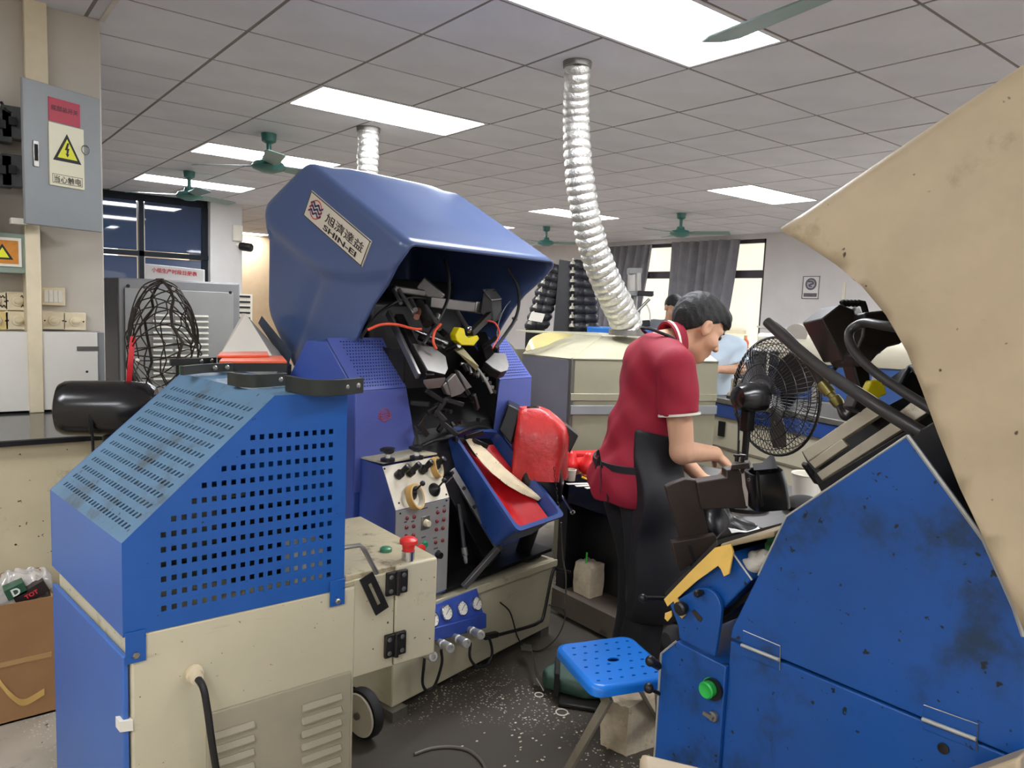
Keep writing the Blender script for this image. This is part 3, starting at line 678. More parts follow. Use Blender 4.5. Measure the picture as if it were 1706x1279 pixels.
# switches
sw = [((11, 486), (47, 517), 'ivory fan dial switch plate scrawled with black marker', 'scrawl'), ((-26, 486), (10, 517), 'scrawled dial plate cut by the picture edge, upper row', 'scrawl'),
      ((12, 519), (47, 549), 'ivory dial plate under the scrawled one, left of the trunking', 'dial'), ((-24, 519), (11, 549), 'yellowed dial plate at the picture edge, lower row', 'dial'),
      ((72, 478), (106, 509), 'light switch plate with four rockers right of the trunking', 'rocker'), ((73, 520), (107, 548), 'plain dial plate right of the trunking, under the rocker switch', 'dial'),
      ((108, 521), (141, 550), 'dial plate at the right end of the lower row, nearest the pillar edge', 'dial')]
for (ax, ay), (bx_, by), label, kind in sw:
    p = PY((ax+bx_)/2, (ay+by)/2, PYF-.03); hw = .0485; hz = .043
    t = T('wall_switch', label, 'switch', (p.x, PYF, p.z-hz), 'switch plates on the pillar')
    t.part('plate', B().box(p.x-hw, p.x+hw, PYF-.03, PYF-.0005, p.z-hz, p.z+hz), m_ivory if 'yellowed' not in label else mat('yellowed_plastic', (220, 196, 130), .5), bev=.004)
    if kind == 'rocker':
        for k in range(4): t.part('rocker', B().box(p.x-.038+k*.019, p.x-.0205+k*.019, PYF-.035, PYF-.03, p.z-.028, p.z+.028), m_white, bev=.001)
    else:
        t.part('dial', B().lathe((p.x, PYF-.03, p.z), (0, -1, 0), [(0, .024), (.008, .022), (.009, .014), (.02, .012)], 18), m_ivory)
        t.part('grip', B().box(p.x-.014, p.x+.014, PYF-.056, PYF-.049, p.z-.004, p.z+.004), m_ivory)
        for s_ in (-1, 1): t.part('screw', B().lathe((p.x+s_*.037, PYF-.03, p.z), (0, -1, 0), [(0, .004), (.002, .003)], 8), m_blackmt)
        if kind == 'scrawl':
            b = B()
            for dx, dz in ((.024, .022), (.027, -.022)):
                c_ = V((p.x+dx, PYF-.032, p.z+dz)); b.tube([c_+V((-.014+.004*k, 0, .006*((k*7) % 3-1))) for k in range(8)], .0016, 4, 2)
            t.part('marker_scrawl', b, m_ink)
# white boxed panel low on the pillar
pz0, pz1 = .935, PY(80, 553, 3.99).z
t = T('white_panel_box', 'white sheet metal box along the pillar foot with a grey end and slot', 'panel', (-.3, PYF, pz0))
t.part('panel_front', B().box(-1.2, PY(163, 600, 3.99).x, 3.99, 4.0, pz0, pz1), mat('panel_white', (218, 214, 203), .5, var=.03), bev=.002)
t.part('panel_body', B().box(-1.2, PY(163, 600, 3.99).x+.03, 4.0, PYF-.001, pz0, pz1), m_greysheet)
a_, b_ = PY(128, 577, 3.988), PY(163, 584, 3.988)
t.part('slot', B().box(a_.x, b_.x+.004, 3.985, 3.99, b_.z, a_.z), mat('slot_dark_grey', (92, 90, 84), .6))
t.part('screw', B().lathe((PY(145, 619, 3.99).x, 3.99, PY(145, 619, 3.99).z), (0, -1, 0), [(0, .006), (.002, .004)], 8), m_blackmt)
# counter machine with dark glossy top
cz1 = .925; fy = 3.32
t = T('counter_machine', 'rust-stained cream machine body with a dark glossy counter top, behind the fan motor', 'machine', (-.2, 3.6, 0))
t.part('machine_body', B().box(-1.3, .60, fy, 4.1, .0, cz1-.02), mat('cream_rusty', (206, 194, 160), .5, var=.06, dirt=((122, 88, 48), .5, 5), speck=((60, 44, 30), .4, 40)), bev=.01)
t.part('counter_top', B().box(-1.35, .62, fy-.03, 4.12, cz1-.02, cz1), mat('counter_dark', (74, 72, 70), .12, var=.05), bev=.004)
t.part('top_edge', B().box(-1.35, .62, fy-.034, fy-.03, cz1-.022, cz1-.003), m_blackpl)
# -------- cardboard box of scrap
bx0, bx1 = -.35, .325
t = T('cardboard_box', 'brown cardboard carton of packaging scrap on the floor by the blue end panel', 'box', (0, 3.15, 0))
m_card = mat('cardboard', (150, 112, 74), .8, var=.06, vs=6)
zc = PY(40, 1002, 2.93).z
bb = B()
for a, c, d, e in ((bx0, bx1, 2.93, 2.936), (bx0, bx1, 3.27, 3.276), (bx0, bx0+.006, 2.936, 3.27), (bx1-.006, bx1, 2.936, 3.27)): bb.box(a, c, d, e, .002, zc)
bb.box(bx0, bx1, 2.93, 3.276, .002, .008)
t.part('carton', bb, m_card)
t.part('packing_tape', B().box(bx0, bx1-.01, 2.928, 2.93, zc*.49, zc*.53), mat('clear_tape', (172, 138, 92), .2))
tp = [PY(0, 1137, 2.927), PY(18, 1158, 2.92), PY(40, 1170, 2.927), PY(74, 1152, 2.927)]
t.part('tape_strip', B().sheet([[p+V((0, 0, .012)), p-V((0, 0, .012))] for p in catmull(tp, 5)], .001), mat('masking_tape_yellow', (196, 160, 92), .6, var=.05))
fl = Field((-.36, 2.93, zc-.12), (.34, 3.28, zc+.2), .010)
rr = random.Random(8)
for k in range(16): fl.ell((rr.uniform(-.3, .28), rr.uniform(2.98, 3.22), zc+rr.uniform(-.03, .03)), (rr.uniform(.06, .09), rr.uniform(.05, .07), rr.uniform(.05, .1)), k=.01)
fl.wave(lambda x, y, z: .02*np.abs(np.sin(31*x+23*z+9*np.sin(14*y)))+.014*np.abs(np.sin(47*z-39*x+7*np.sin(21*x)))-.012)
b = fl.build(); 
solo('plastic_bags', 'crumpled clear plastic bags heaped in the cardboard carton', 'plastic bag', b, mat('clear_film', (186, 180, 172), .18, var=.2, vs=14, spec=.8), (0, 3.1, zc-.05), smooth=70)
def carton(name, label, px, m, txt, mt, w_, h_, ry):
    p = PY(px[0], px[1], 2.965); t = T(name, label, 'box', (p.x, p.y, p.z-h_/2), 'small printed boxes in the carton')
    X = V((math.cos(ry), 0, math.sin(ry))); Z = V((-X.z, 0, X.x)); Y = V((0, 1, 0))
    t.part('box_shell', B().hexa([p+X*a*w_/2+Z*c*h_/2+Y*d for c in (-1, 1) for a, d in ((-1, -.01), (1, -.01), (1, .05), (-1, .05))]), m, bev=.001)
    t.part('lettering', B().text(txt, p-Y*.0105, X, Z, w=w_*.42, bold=.03), mt)
carton('red_black_box', 'dark printed box with red letters and a white edge in the carton', (52, 988), mat('box_black', (40, 28, 30), .4), 'TOT', mat('print_red', (220, 50, 60), .5, var=0), .1, .045, math.radians(25))
carton('green_box', 'small green printed box with a white square mark in the carton', (26, 984), mat('box_green', (36, 84, 60), .4), 'D', mat('print_white', (225, 225, 220), .5, var=0), .06, .04, math.radians(20))
# -------- fallen fan: motor, bent wire cage
fc = PD(272, 588, 2.92); ax_ = (RT*.80+FW*.60+UP*.05).normalized(); vx = (UP-ax_*UP.dot(ax_)).normalized(); vy = ax_.cross(vx)
mo = PD(105, 690, 2.62)
t = T('bent_cage_fan', 'black industrial fan with a battered wire cage and a motor cowl beside the pillar', 'fan', (fc.x-.05, fc.y, 0))
mm = mat('gloss_black_cowl', (28, 27, 27), .22, var=.2, vs=10, dirt=((70, 54, 44), .2, 12))
axm = (RT*.95+FW*.30+UP*(-.02)).normalized(); m0 = PD(178, 680, 2.72)
t.part('motor_cowl', B().lathe(m0-axm*.165, axm, [(0, .05), (.012, .088), (.03, .098), (.05, .1), (.2, .104), (.3, .10), (.33, .08)], 28), mm)
t.part('cowl_bracket', B().bar(PD(112, 650, 2.7), PD(118, 715, 2.7), .02, .012).bar(PD(150, 690, 2.62), PD(152, 722, 2.62), .012, .012), m_blackmt)
t.part('power_cord', B().tube([PD(152, 700, 2.62), PD(155, 760, 2.66), PD(148, 820, 2.8), PD(140, 900, 2.9)], .005), m_cable)
rc = random.Random(3); bend = [rc.uniform(-.035, .035) for _ in range(40)]
RR = .275
def cage(a, r, k, s_): # point at angle a, ring fraction r (0 hub..1 rim)
    d = s_*.12*math.sqrt(max(0, 1.0001-r*r))
    return fc+ax_*(d+bend[k % 40]*.5*r)+(vx*math.cos(a)*1.05+vy*math.sin(a)*.98)*RR*r
m_wire = mat('rusty_black_wire', (46, 38, 32), .5, .4, var=.25, vs=20)
for s_, nm in ((-1, 'rear_cage'), (1, 'front_cage')):
    b = B()
    for k in range(30):
        a = 6.28319*k/30+bend[k]*1.2
        b.tube([cage(a+(.35*(1-r) if s_ > 0 else 0), r, k, s_) for r in (.18, .4, .6, .8, .93, 1)], .0028, 5, 3)
    for r in (.2, .62, .9): b.tube([cage(6.28319*k/30, r, k, s_) for k in range(30)], .0028, 5, closed=True)
    t.part(nm, b, m_wire)
t.part('rim', B().tube([cage(6.28319*k/30, 1, k, 0) for k in range(30)], .006, 6, closed=True), m_wire)
for q_ in (PD(229, 600, 2.78), PD(289, 481, 2.9)): t.part('cable_tie', B().ell(q_, .008, .008, .008, 8, 6), m_white)
t.part('stand_pole', B().cyl((fc.x-.12, fc.y, .0), m0-V((0, 0, .09)), .018), m_blackmt)
t.part('stand_base', B().lathe((fc.x-.12, fc.y, .0), (0, 0, 1), [(0, .12), (.02, .12), (.04, .04)], 20), m_blackmt)
rp = [PD(221, 560, 2.8), PD(217, 600, 2.78), PD(214, 640, 2.8)]
solo('red_ribbon', 'red ribbon strip tied to the battered fan cage', 'ribbon', B().sheet([[p-RT*.009, p+RT*.009+FW*.006] for p in catmull(rp, 6)], .001), mat('ribbon_red', (200, 30, 40), .6), rp[2])
# -------- grey cabinet with louvres behind
gy = 5.6; gx0, gx1 = PY(196, 500, gy).x, PY(400, 500, gy).x; gz = PY(300, 467, gy).z
t = T('grey_steel_cabinet', 'tall grey steel cabinet with a screwed louvre panel behind the bent fan cage', 'cabinet', ((gx0+gx1)/2, gy+.4, 0))
t.part('cabinet_body', B().box(gx0, gx1, gy, gy+.8, 0, gz), mat('cabinet_grey', (134, 134, 134), .4, .3, var=.06, dirt=((104, 102, 98), .3, 4)), bev=.012)
p0_, p1_ = PY(209, 640, gy), PY(388, 480, gy)
lp = t.part('louvre_panel', B().box(p0_.x, p1_.x, gy-.012, gy, .5, gz-.07), mat('panel_grey_light', (158, 158, 154), .35, .3, var=.05), bev=.003)
m_lou = mat('louvre_pale', (206, 206, 194), .4, var=.03)
for k in range(12):
    z = PY(300, 524, gy).z-k*.0405
    for a, c in ((254, 286), (291, 346)):
        xa, xc = PY(a, 560, gy).x, PY(c, 560, gy).x
        t.part('louvre', B().prism([(xa, gy-.012, z), (xa, gy-.03, z-.012), (xa, gy-.012, z-.02)], (xc-xa, 0, 0)), m_lou, lp)
for px, py in ((213, 476), (383, 487)):
    p = PY(px, py, gy); t.part('screw', B().lathe((p.x, gy-.012, p.z), (0, -1, 0), [(0, .012), (.003, .008)], 8), m_blackmt, lp)
# white sign board beyond
p = PD(291, 456, 8.3); X = (RT*.97+FW*.1-UP*.09).normalized(); Z = UP
t = T('production_board', 'white board with red lettering standing behind the grey steel cabinet', 'notice board', (p.x, p.y, 0))
hw, hh = 47*8.3/FPX, 12*8.3/FPX
t.part('board', B().hexa([p+X*a*hw+V((0, 0, c))+FW*d for c in (-.75, hh) for a, d in ((-1, 0), (1, 0), (1, .03), (-1, .03))]), mat('board_white', (232, 230, 228), .4, var=0), bev=.004)
t.part('lettering', B().text('小组生产时段日报表', p-FW*.004+V((0, 0, .02)), X, V((0, 0, 1)), w=hw*1.55, bold=.02), mat('board_red', (206, 60, 70), .5, var=0))
for s_ in (-1, 1): t.part('leg', B().bar(p+X*s_*hw*.9+FW*.015+V((0, 0, -.75)), V((p.x, p.y, 0))+X*s_*hw*.9+FW*.015-V((0, 0, (X*s_*hw*.9+FW*.015).z)), .04, .03), m_greysheet)
# security camera on the column
p = V((3.50, WY-.13, PY(385, 398, WY-.13).z))
t = T('security_camera', 'small black dome camera on a white junction box on the white column', 'camera', p)
t.part('junction_box', B().box(p.x-.07, p.x+.07, WY-.16, WY-.1, p.z-.02, p.z+.2), m_white, bev=.01)
t.part('arm', B().cyl((p.x, WY-.16, p.z-.08), (p.x+.03, WY-.3, p.z-.12), .03), m_white)
t.part('camera_head', B().lathe((p.x-.02, WY-.3, p.z-.1), (.7, -.6, -.1), [(0, .05), (.03, .06), (.16, .06), (.18, .04)], 14), m_blackpl)
# white sheet metal cone behind the hood jigs
A_ = [PD(358, 606, 2.80), PD(462, 606, 2.80), PD(462, 606, 2.80)+FW*.18, PD(358, 606, 2.80)+FW*.18]
tp_ = PD(407, 522, 2.88)
lowA = [V((q.x, q.y, .0)) for q in A_]
t = T('funnel_housing', 'pale sheet metal pyramid hood standing behind the jigs, beside the big blue machine', 'machine cover', (sum(lowA, V())/4))
t.part('housing_body', B().hexa(lowA+A_), m_greysheet)
t.part('pyramid_cover', B().add(A_+[tp_+V((-.006, 0, 0)), tp_+V((.006, 0, 0)), tp_+V((.006, .01, 0)), tp_+V((-.006, .01, 0))], [(0, 3, 2, 1), (4, 5, 6, 7), (0, 1, 5, 4), (1, 2, 6, 5), (2, 3, 7, 6), (3, 0, 4, 7)]), mat('pale_sheet', (200, 194, 182), .5, .1, var=.04))
# small tray tower far back by the corridor
p = PD(405, 505, 9.6)
t = T('tray_tower', 'small white tower of black drawers far back by the corridor', 'drawer unit', (p.x, p.y, 0))
t.part('tower_body', B().box(p.x-.12, p.x+.12, p.y, p.y+.3, 0, p.z+.12), m_white)
for k in range(6): t.part('drawer', B().box(p.x-.09, p.x+.09, p.y-.01, p.y, p.z+.075-k*.07, p.z+.1-k*.07), m_blackpl)
struct('door_1', B().box(4.05, 4.9, 15.9, 16, 0, 2.1), mat('door_brown', (120, 104, 80), .6), (4.5, 16, 0))
# ================================================================== the big blue toe lasting machine
MA = Frame(1.283, 2.229, 12.4)
m = MA.p; mU = MA.U; mW = MA.W
def RP(px, py, o, n):
    r = ray(px, py); return CP + (V(o)-CP).dot(n)/r.dot(n)*r
m_hood = mat('hood_grey_blue', (72, 89, 128), .33, var=.04, vs=2.5, streak=((104, 120, 154), .10, (2, 2, 30)), dirt=((64, 78, 110), .3, 4), coat=.1)
m_peri = mat('periwinkle_enamel', (84, 97, 166), .4, var=.05, vs=3, dirt=((70, 80, 140), .3, 6))
m_periside = mat('machine_blue_side', (60, 84, 160), .45, var=.06, dirt=((40, 52, 96), .4, 5))
m_oil = mat('oily_black', (17, 16, 16), .45, var=.4, vs=14, dirt=((52, 44, 36), .35, 18))
m_alum = mat('cast_aluminium', (132, 129, 125), .42, .75, var=.1, vs=10, dirt=((90, 84, 74), .4, 14))
m_basecr = mat('base_cream_dirty', (186, 178, 150), .5, var=.08, vs=3, dirt=((92, 80, 60), .55, 5), streak=((110, 98, 76), .35, (4, 4, 18)))
m_yel = mat('guard_yellow', (240, 220, 20), .4, var=.03)
m_otube = mat('orange_air_tube', (228, 84, 52), .35, var=.03)
A1 = T('toe_lasting_machine', 'big blue shoe lasting machine with a slanted grey blue hood and a lettered plate', 'machine', m(.48, .45, 0))
# base
base = B().prism([m(0, 0, .035), m(.965, 0, .035), m(.985, 0, .30), m(.985, 0, .355), m(0, 0, .385)], MA.w*1.0)
bo = A1.part('base', base, m_basecr, bev=.006)
A1.part('base_lip', B().prism([m(.18, -.012, .352), m(.99, -.012, .322), m(.99, -.012, .352), m(.18, -.012, .386)], MA.w*.012), m_basecr, bo, bev=.003)
A1.part('foot_bracket', B().box(-.02, .05, -.03, .06, 0, .036, MA).box(.9, .96, .0, .09, 0, .036, MA).box(-.01, .05, .8, .9, 0, .036, MA).box(.9, .96, .8, .9, 0, .036, MA), m_steel, bo, stuff=True)
wc = PZ(603, 1228, 0)+V((0, 0, .087))
wl = A1.part('wheel', B().lathe(wc-MA.u*.02, MA.u, [(0, .03), (0, .072), (.004, .076), (.008, .07), (.014, .072), (.032, .072), (.04, .06)], 28), mat('wheel_ivory', (212, 204, 178), .5, dirt=((120, 100, 76), .4, 14)))
A1.part('tyre', B().lathe(wc-MA.u*.012, MA.u, [(0, .073), (0, .083), (.006, .086), (.03, .086), (.036, .083), (.036, .073)], 32, False), m_rub, wl)
A1.part('axle', B().cyl(wc-MA.u*.03, wc+MA.u*.05, .012), m_steel, wl)
# columns left and right under the hood
def column(u0, u1, mirror):
    b = B().prism([m(u0, .2, .36), m(u0, .2, 1.17), m(u0, .37, 1.34), m(u0, .50, 1.34), m(u0, .62, 1.18), m(u0, .86, 1.0), m(u0, .86, .36)], MA.u*(u1-u0)); return b
A1.part('left_column', column(-.03, .205, 0), m_periside, bev=.006)
A1.part('right_column', column(.77, .995, 1), m_periside, bev=.006)
def guard(u0, u1, uf0, uf1, lab):
    P = [m(u0, .196, 1.172), m(u1, .196, 1.172), m(uf1, .372, 1.352), m(uf0, .372, 1.352)]; n = (P[1]-P[0]).cross(P[3]-P[0]).normalized()
    if n.dot(FW) > 0: n = -n
    def fn(a, t): return (P[0]*(1-a)+P[1]*a)*(1-t)+(P[3]*(1-a)+P[2]*a)*t+n*.006
    hs = []
    for r in range(15):
        for c in range(15):
            a = .2+c*.052+(.026 if r % 2 else 0); t = .07+r*.061
            if a > .965: continue
            hs.append([(a+.016*math.cos(k*1.0472), t+.016*math.sin(k*1.0472)) for k in range(6)])
    A1.part('perforated_guard', B().panel([(0, 0), (1, 0), (1, 1), (0, 1)], hs, fn, -n*.003), m_peri, label=lab)
    # dark sheet painted as the shaded gap seen through the holes
    A1.part('hole_shade_sheet', B().hexa([p+n*.0006 for p in P]+[p+n*.0018 for p in P]), m_dark)
guard(-.033, .208, -.033, .235, 'perforated blue guard on the sign side')
guard(.767, .998, .74, .998, 'perforated blue guard on the far side')
fl_ = [m(-.033, .196, .80), m(.255, .196, .80), mW(692, 742, .196), m(.210, .196, 1.173), m(-.033, .196, 1.173)]
fp = A1.part('front_cover', B().prism(fl_, -MA.w*.004), m_peri, bev=.002)
A1.part('front_cover', B().prism([m(.72, .196, .80), m(.998, .196, .80), m(.998, .196, 1.173), m(.767, .196, 1.173)], -MA.w*.004), m_peri, bev=.002)
ec = mW(641, 691, .191); m_emb = mat('emblem_red', (170, 60, 70), .5, var=0)
A1.part('emblem_ring', B().loop(ec, MA.w, .0235, .002, 28, 5), m_emb, fp)
for k in (-1, 0, 1):
    A1.part('emblem_wave', B().tube([ec+MA.u*x+V((0, 0, k*.0095-.003+.003*math.sin(x*190))) for x in [-.03+.005*i for i in range(13)]], .002, 4, 1), m_emb, fp)
# side casing below the hood, rear
A1.part('rear_casing', B().box(.15, .83, .55, .80, .36, 1.60, MA), m_dark, bev=.01)
A1.part('rear_slab', B().hexa([mU(430, 538, -.03), mU(480, 612, -.03), mU(480, 612, .03), mU(430, 538, .03), mU(436, 538, -.03)+V((0, 0, .03)), mU(486, 600, -.03)+V((0, 0, .03)), mU(486, 600, .03)+V((0, 0, .03)), mU(436, 538, .03)+V((0, 0, .03))]), mat('slate_dark', (50, 60, 76), .5))
# hood shell -------------------------------------------------
U0, UR_, R_ = .075, .90, .035
def q2(px, py):
    l = MA.loc(mU(px, py, U0)); return V((l.y, l.z))
cont = [q2(*p) for p in ((690, 405), (517, 267), (444, 340), (442, 520), (482, 612))]
def rnd_poly(P, r, n=4):
    out = [P[0]]
    for i in range(1, len(P)-1):
        a, b, c = P[i-1], P[i], P[i+1]; d1 = (a-b).normalized(); d2 = (c-b).normalized()
        for k in range(n+1):
            t = k/n; p = b+d1*r*(1-t)**2+d2*r*t**2; out.append(p)
    out.append(P[-1]); return out
cont = rnd_poly(cont, .05)
res = [cont[0]]
for a, b in zip(cont, cont[1:]):
    k = max(1, int((b-a).length/.05)); res += [a+(b-a)*(i+1)/k for i in range(k)]
cont = res
mouth = [q2(*p) for p in ((592, 568), (604, 540), (622, 506), (643, 476), (668, 443))]
cen = sum(cont, V((0, 0)))/len(cont)
nrm = []
for i, p in enumerate(cont):
    d = (cont[min(i+1, len(cont)-1)]-cont[max(i-1, 0)]).normalized(); n = V((-d.y, d.x)); n = n if n.dot(cen-p) > 0 else -n; nrm.append(n)
def crease(w, z):
    # soft step: the panel around the plate stands proud of the lower part
    pts = [(.95, 1.80), (.78, 1.72), (.55, 1.60), (.35, 1.58), (.05, 1.60)]
    for (a, za), (b, zb) in zip(pts, pts[1:]):
        if b <= w <= a: zc = za+(zb-za)*(a-w)/(a-b); break
    else: zc = 1.8 if w > .9 else 1.62
    t = min(1, max(0, (z-zc+.03)/.06)); t = t*t*(3-2*t)
    v = max(0, 1-abs((w-.62)-(1.5-z)*.55)/.10)*max(0, min(1, (1.66-z)/.1))
    return .022*t-.014*v*v
def side(w, z, right=False):
    c = crease(w, z); return m(U0-c, w, z) if not right else m(UR_+c, w, z)
inner = [p+n*R_ for p, n in zip(cont, nrm)]
outl = inner+mouth
n_ = len(inner)
vs = [V((p.x, p.y)) for p in outl]; ed = [(i, (i+1) % len(outl)) for i in range(len(outl))]
ip = []
def inside(x, y):
    c = False
    for i in range(len(outl)):
        x1, y1 = outl[i]; x2, y2 = outl[i-1]
        if (y1 > y) != (y2 > y) and x < (x2-x1)*(y-y1)/(y2-y1)+x1: c = not c
    return c
for i in range(60):
    for j in range(60):
        x = -.05+i*.02+(.01 if j % 2 else 0); y = 1.15+j*.0175
        if inside(x, y) and min((V((x, y))-V(p)).length for p in outl) > .012: ip.append(V((x, y)))
cv, ce, cf, *_ = delaunay_2d_cdt(vs+ip, ed, [], 1, 1e-5)
cf = [f for f in cf if inside(sum(cv[i].x for i in f)/3, sum(cv[i].y for i in f)/3)]
b = B()
b.add([side(p.x, p.y) for p in cv], [tuple(f) for f in cf]); b.add([side(p.x, p.y, True) for p in cv], [tuple(reversed(f)) for f in cf])
rows = []
for i, (p, n) in enumerate(zip(cont, nrm)):
    c = crease(*inner[i]); r = []
    for k in range(5):
        th = k/4*math.pi/2; q = p+n*R_*(1-math.sin(th)); r.append(m(U0-c+R_*(1-math.cos(th)), q.x, q.y))
    L0 = r[-1]
    R0 = []
    for k in range(5):
        th = k/4*math.pi/2; q = p+n*R_*(1-math.sin(th)); R0.append(m(UR_+c-R_*(1-math.cos(th)), q.x, q.y))
    mid = []
    for k in range(1, 10):
        t = k/10; e = 0
        # pressed panel on the top face
        if i < len(cont)*.55: e = .012*min(1, max(0, (.5-abs(t-.5))/.12-.8))*(1 if p.x > .16 else max(0, (p.x-.08)/.08))
        mid.append(L0*(1-t)+R0[-1]*t+V((0, 0, e)))
    rows.append(r+mid+R0[::-1])
nn = len(rows[0]); o = len(b.v)
b.v += [p for r in rows for p in r]
for j in range(len(rows)-1):
    for i in range(nn-1): b.f.append((o+j*nn+i, o+j*nn+i+1, o+(j+1)*nn+i+1, o+(j+1)*nn+i))
me = b.mesh('hood', A1.o, m_hood, 50, recalc=False)
bmx = bmesh.new(); bmx.from_mesh(me); bmesh.ops.remove_doubles(bmx, verts=bmx.verts, dist=.0008); bmesh.ops.recalc_face_normals(bmx, faces=bmx.faces)
# outward check: the top must point up
tf = max(bmx.faces, key=lambda f: f.calc_center_median().z)
if tf.normal.z < 0: bmesh.ops.reverse_faces(bmx, faces=bmx.faces)
bmx.to_mesh(me); bmx.free()
me.polygons.foreach_set('use_smooth', [True]*len(me.polygons)); me.set_sharp_from_angle(angle=math.radians(50))
ho = link('hood', me, A1.r); k = ho.modifiers.new('sheet', 'SOLIDIFY'); k.thickness = .012; k.offset = -1
# maker's plate on the hood side
pc = [mU(x, y, U0-.026) for x, y in ((505, 358), (602, 445), (620, 402), (519, 317))]   # bl br tr tl
X = (pc[1]-pc[0]+pc[2]-pc[3]).normalized(); n = -MA.u; Y = n.cross(X)
c = sum(pc, V())/4; hw = ((pc[1]-pc[0]).length+(pc[2]-pc[3]).length)/4; hh = abs((pc[3]-pc[0]).dot(Y)+(pc[2]-pc[1]).dot(Y))/4
def pp(a, t, o=0): return c+X*a*hw+Y*t*hh+n*o
mp = A1.part('name_plate', B().hexa([pp(a, t, o) for o in (-.008, .002) for a, t in ((-1, -1), (1, -1), (1, 1), (-1, 1))]), mat('plate_brushed', (222, 214, 196), .3, .25, var=.04), bev=.002)
fr = B()
for a0, a1, t0, t1 in ((-1, 1, .9, .97), (-1, 1, -.97, -.9), (-.985, -.965, -.9, .9), (.965, .985, -.9, .9)):
    fr.hexa([pp(a, t, o) for o in (.002, .003) for a, t in ((a0, t0), (a1, t0), (a1, t1), (a0, t1))])
A1.part('plate_border', fr, mat('plate_blackgrey', (48, 46, 48), .4, var=0), mp)
A1.part('lettering', B().text('旭濟達益', pp(.27, .16, .0022), X, Y, w=hw*1.22, h=hh*.72, bold=.012), m_ink, mp)
A1.part('latin_lettering', B().text('SHIN-EI', pp(.22, -.56, .0022), X, Y, w=hw*1.08, h=hh*.40, bold=.03), m_ink, mp)
A1.part('emblem_ring', B().loop(pp(-.68, .05, .003), n, hh*.66, .0022, 32, 5), mat('emblem_bright_red', (206, 58, 56), .5, var=0), mp)
m_navy = mat('emblem_navy', (34, 36, 80), .5, var=0)
for k in (-1, 0, 1):
    A1.part('emblem_wave', B().sheet([[pp(-.68+x, .05+k*.3+.1*math.sin(x*38)-.08, .0034), pp(-.68+x, .05+k*.3+.1*math.sin(x*38)+.08, .0034)] for x in [-.2+.02*i for i in range(21)]], .0008), m_navy, mp)
for a in (-.96, .96):
    for t in (-.9, .9): A1.part('rivet', B().ell(pp(a, t, .003), .003, .003, .002, 6, 4), m_chrome, mp)
# ---- working head inside the mouth
def arm(label, poly, th, dw, colr=m_blackmt, top=m_alum):
    """plate lying towards us: lit top and dark edge below, poly of (px,py,w)"""
    P = [mW(x, y, w) for x, y, w in poly]; n = sum((a_.cross(b_) for a_, b_ in zip(P, P[1:]+P[:1])), V()).normalized(); n = n if n.z > 0 else -n
    c_ = sum(P, V())/len(P); P = [p-n*(p-c_).dot(n) for p in P]
    o = A1.part(label, B().prism(P, -n*th), colr, bev=.003)
    A1.part(label+'_top', B().prism([p+n*.0005 for p in P], n*.003), top, o)
    return o
A1.part('head_casting', B().box(.212, .764, .42, .8, .95, 1.50, MA), m_oil, bev=.02)
A1.part('head_bed', B().hexa([m(.24, .10, .78), m(.74, .12, .78), m(.764, .6, .78), m(.212, .6, .78), m(.26, .19, 1.0), m(.764, .22, 1.0), m(.764, .6, 1.24), m(.212, .6, 1.24)]), m_oil, bev=.02)
A1.part('dark_base_sheet', B().box(.268, .975, .015, .95, .388, .402, MA), m_oil)  # flat black sheet added to darken the base top under the tray
A1.part('inner_shade_sheet', B().box(.758, .769, .205, .52, .42, 1.32, MA), m_dark)  # dark sheets over the inner column faces, standing in for shade
A1.part('inner_shade_sheet', B().box(.206, .212, .205, .52, .42, 1.32, MA), m_dark)
A1.part('lower_guts', B().box(.212, .764, .13, .8, .36, .80, MA), m_oil, bev=.02)
arm('left_clamp_arm', [(688, 572, .18), (712, 618, .08), (740, 625, .07), (746, 614, .09), (742, 594, .14), (720, 580, .18)], .04, 0)
arm('right_clamp_arm', [(809, 602, .13), (821, 614, .10), (833, 622, .08), (845, 617, .08), (848, 608, .10), (841, 591, .16), (823, 589, .17)], .038, 0)
A1.part('left_beam', B().bar(mW(662, 530, .34), mW(714, 632, .09), .035, .05), m_blackmt, bev=.003)
A1.part('left_beam_edge', B().bar(mW(646, 520, .34), mW(697, 627, .1), .012, .03), m_alum, bev=.002)
A1.part('right_beam', B().bar(mW(800, 560, .36), mW(822, 620, .14), .05, .05), m_blackmt, bev=.003)
A1.part('wiper_foot', B().prism([mW(705, 632, .08), mW(742, 628, .07), mW(734, 641, .08), mW(712, 643, .08)], -V((0, 0, .012))), m_alum, bev=.002)
A1.part('cross_bar', B().bar(mW(713, 503, .34), mW(799, 513, .30), .045, .045), m_alum, bev=.004)
A1.part('cross_bar_end', B().bar(mW(786, 511, .305), mW(800, 513, .30), .052, .052), m_steel, bev=.004)
A1.part('upper_frame', B().bar(mW(652, 481, .46), mW(712, 490, .44), .05, .03).bar(mW(700, 470, .45), mW(735, 500, .38), .04, .06), m_alum, bev=.006, stuff=True)
tb = A1.part('tall_block', B().hexa([mW(800, 521, .26), mW(822, 540, .22), mW(836, 528, .24), mW(815, 512, .29), mW(805, 484, .27), mW(820, 501, .23), mW(836, 499, .235), mW(823, 484, .28)]), m_blackmt, bev=.003)
A1.part('block_cap', B().prism([mW(804, 484, .268), mW(819, 501, .228), mW(836, 499, .232), mW(823, 483, .28)], V((0, 0, .006))), m_alum, tb, bev=.001)
for px, py in ((811, 487), (823, 488), (820, 496), (830, 497)): A1.part('cap_screw', B().lathe(mW(px, py, .25)+V((0, 0, .008)), (0, 0, 1), [(0, .0045), (.004, .0045)], 8), m_blackmt, tb)
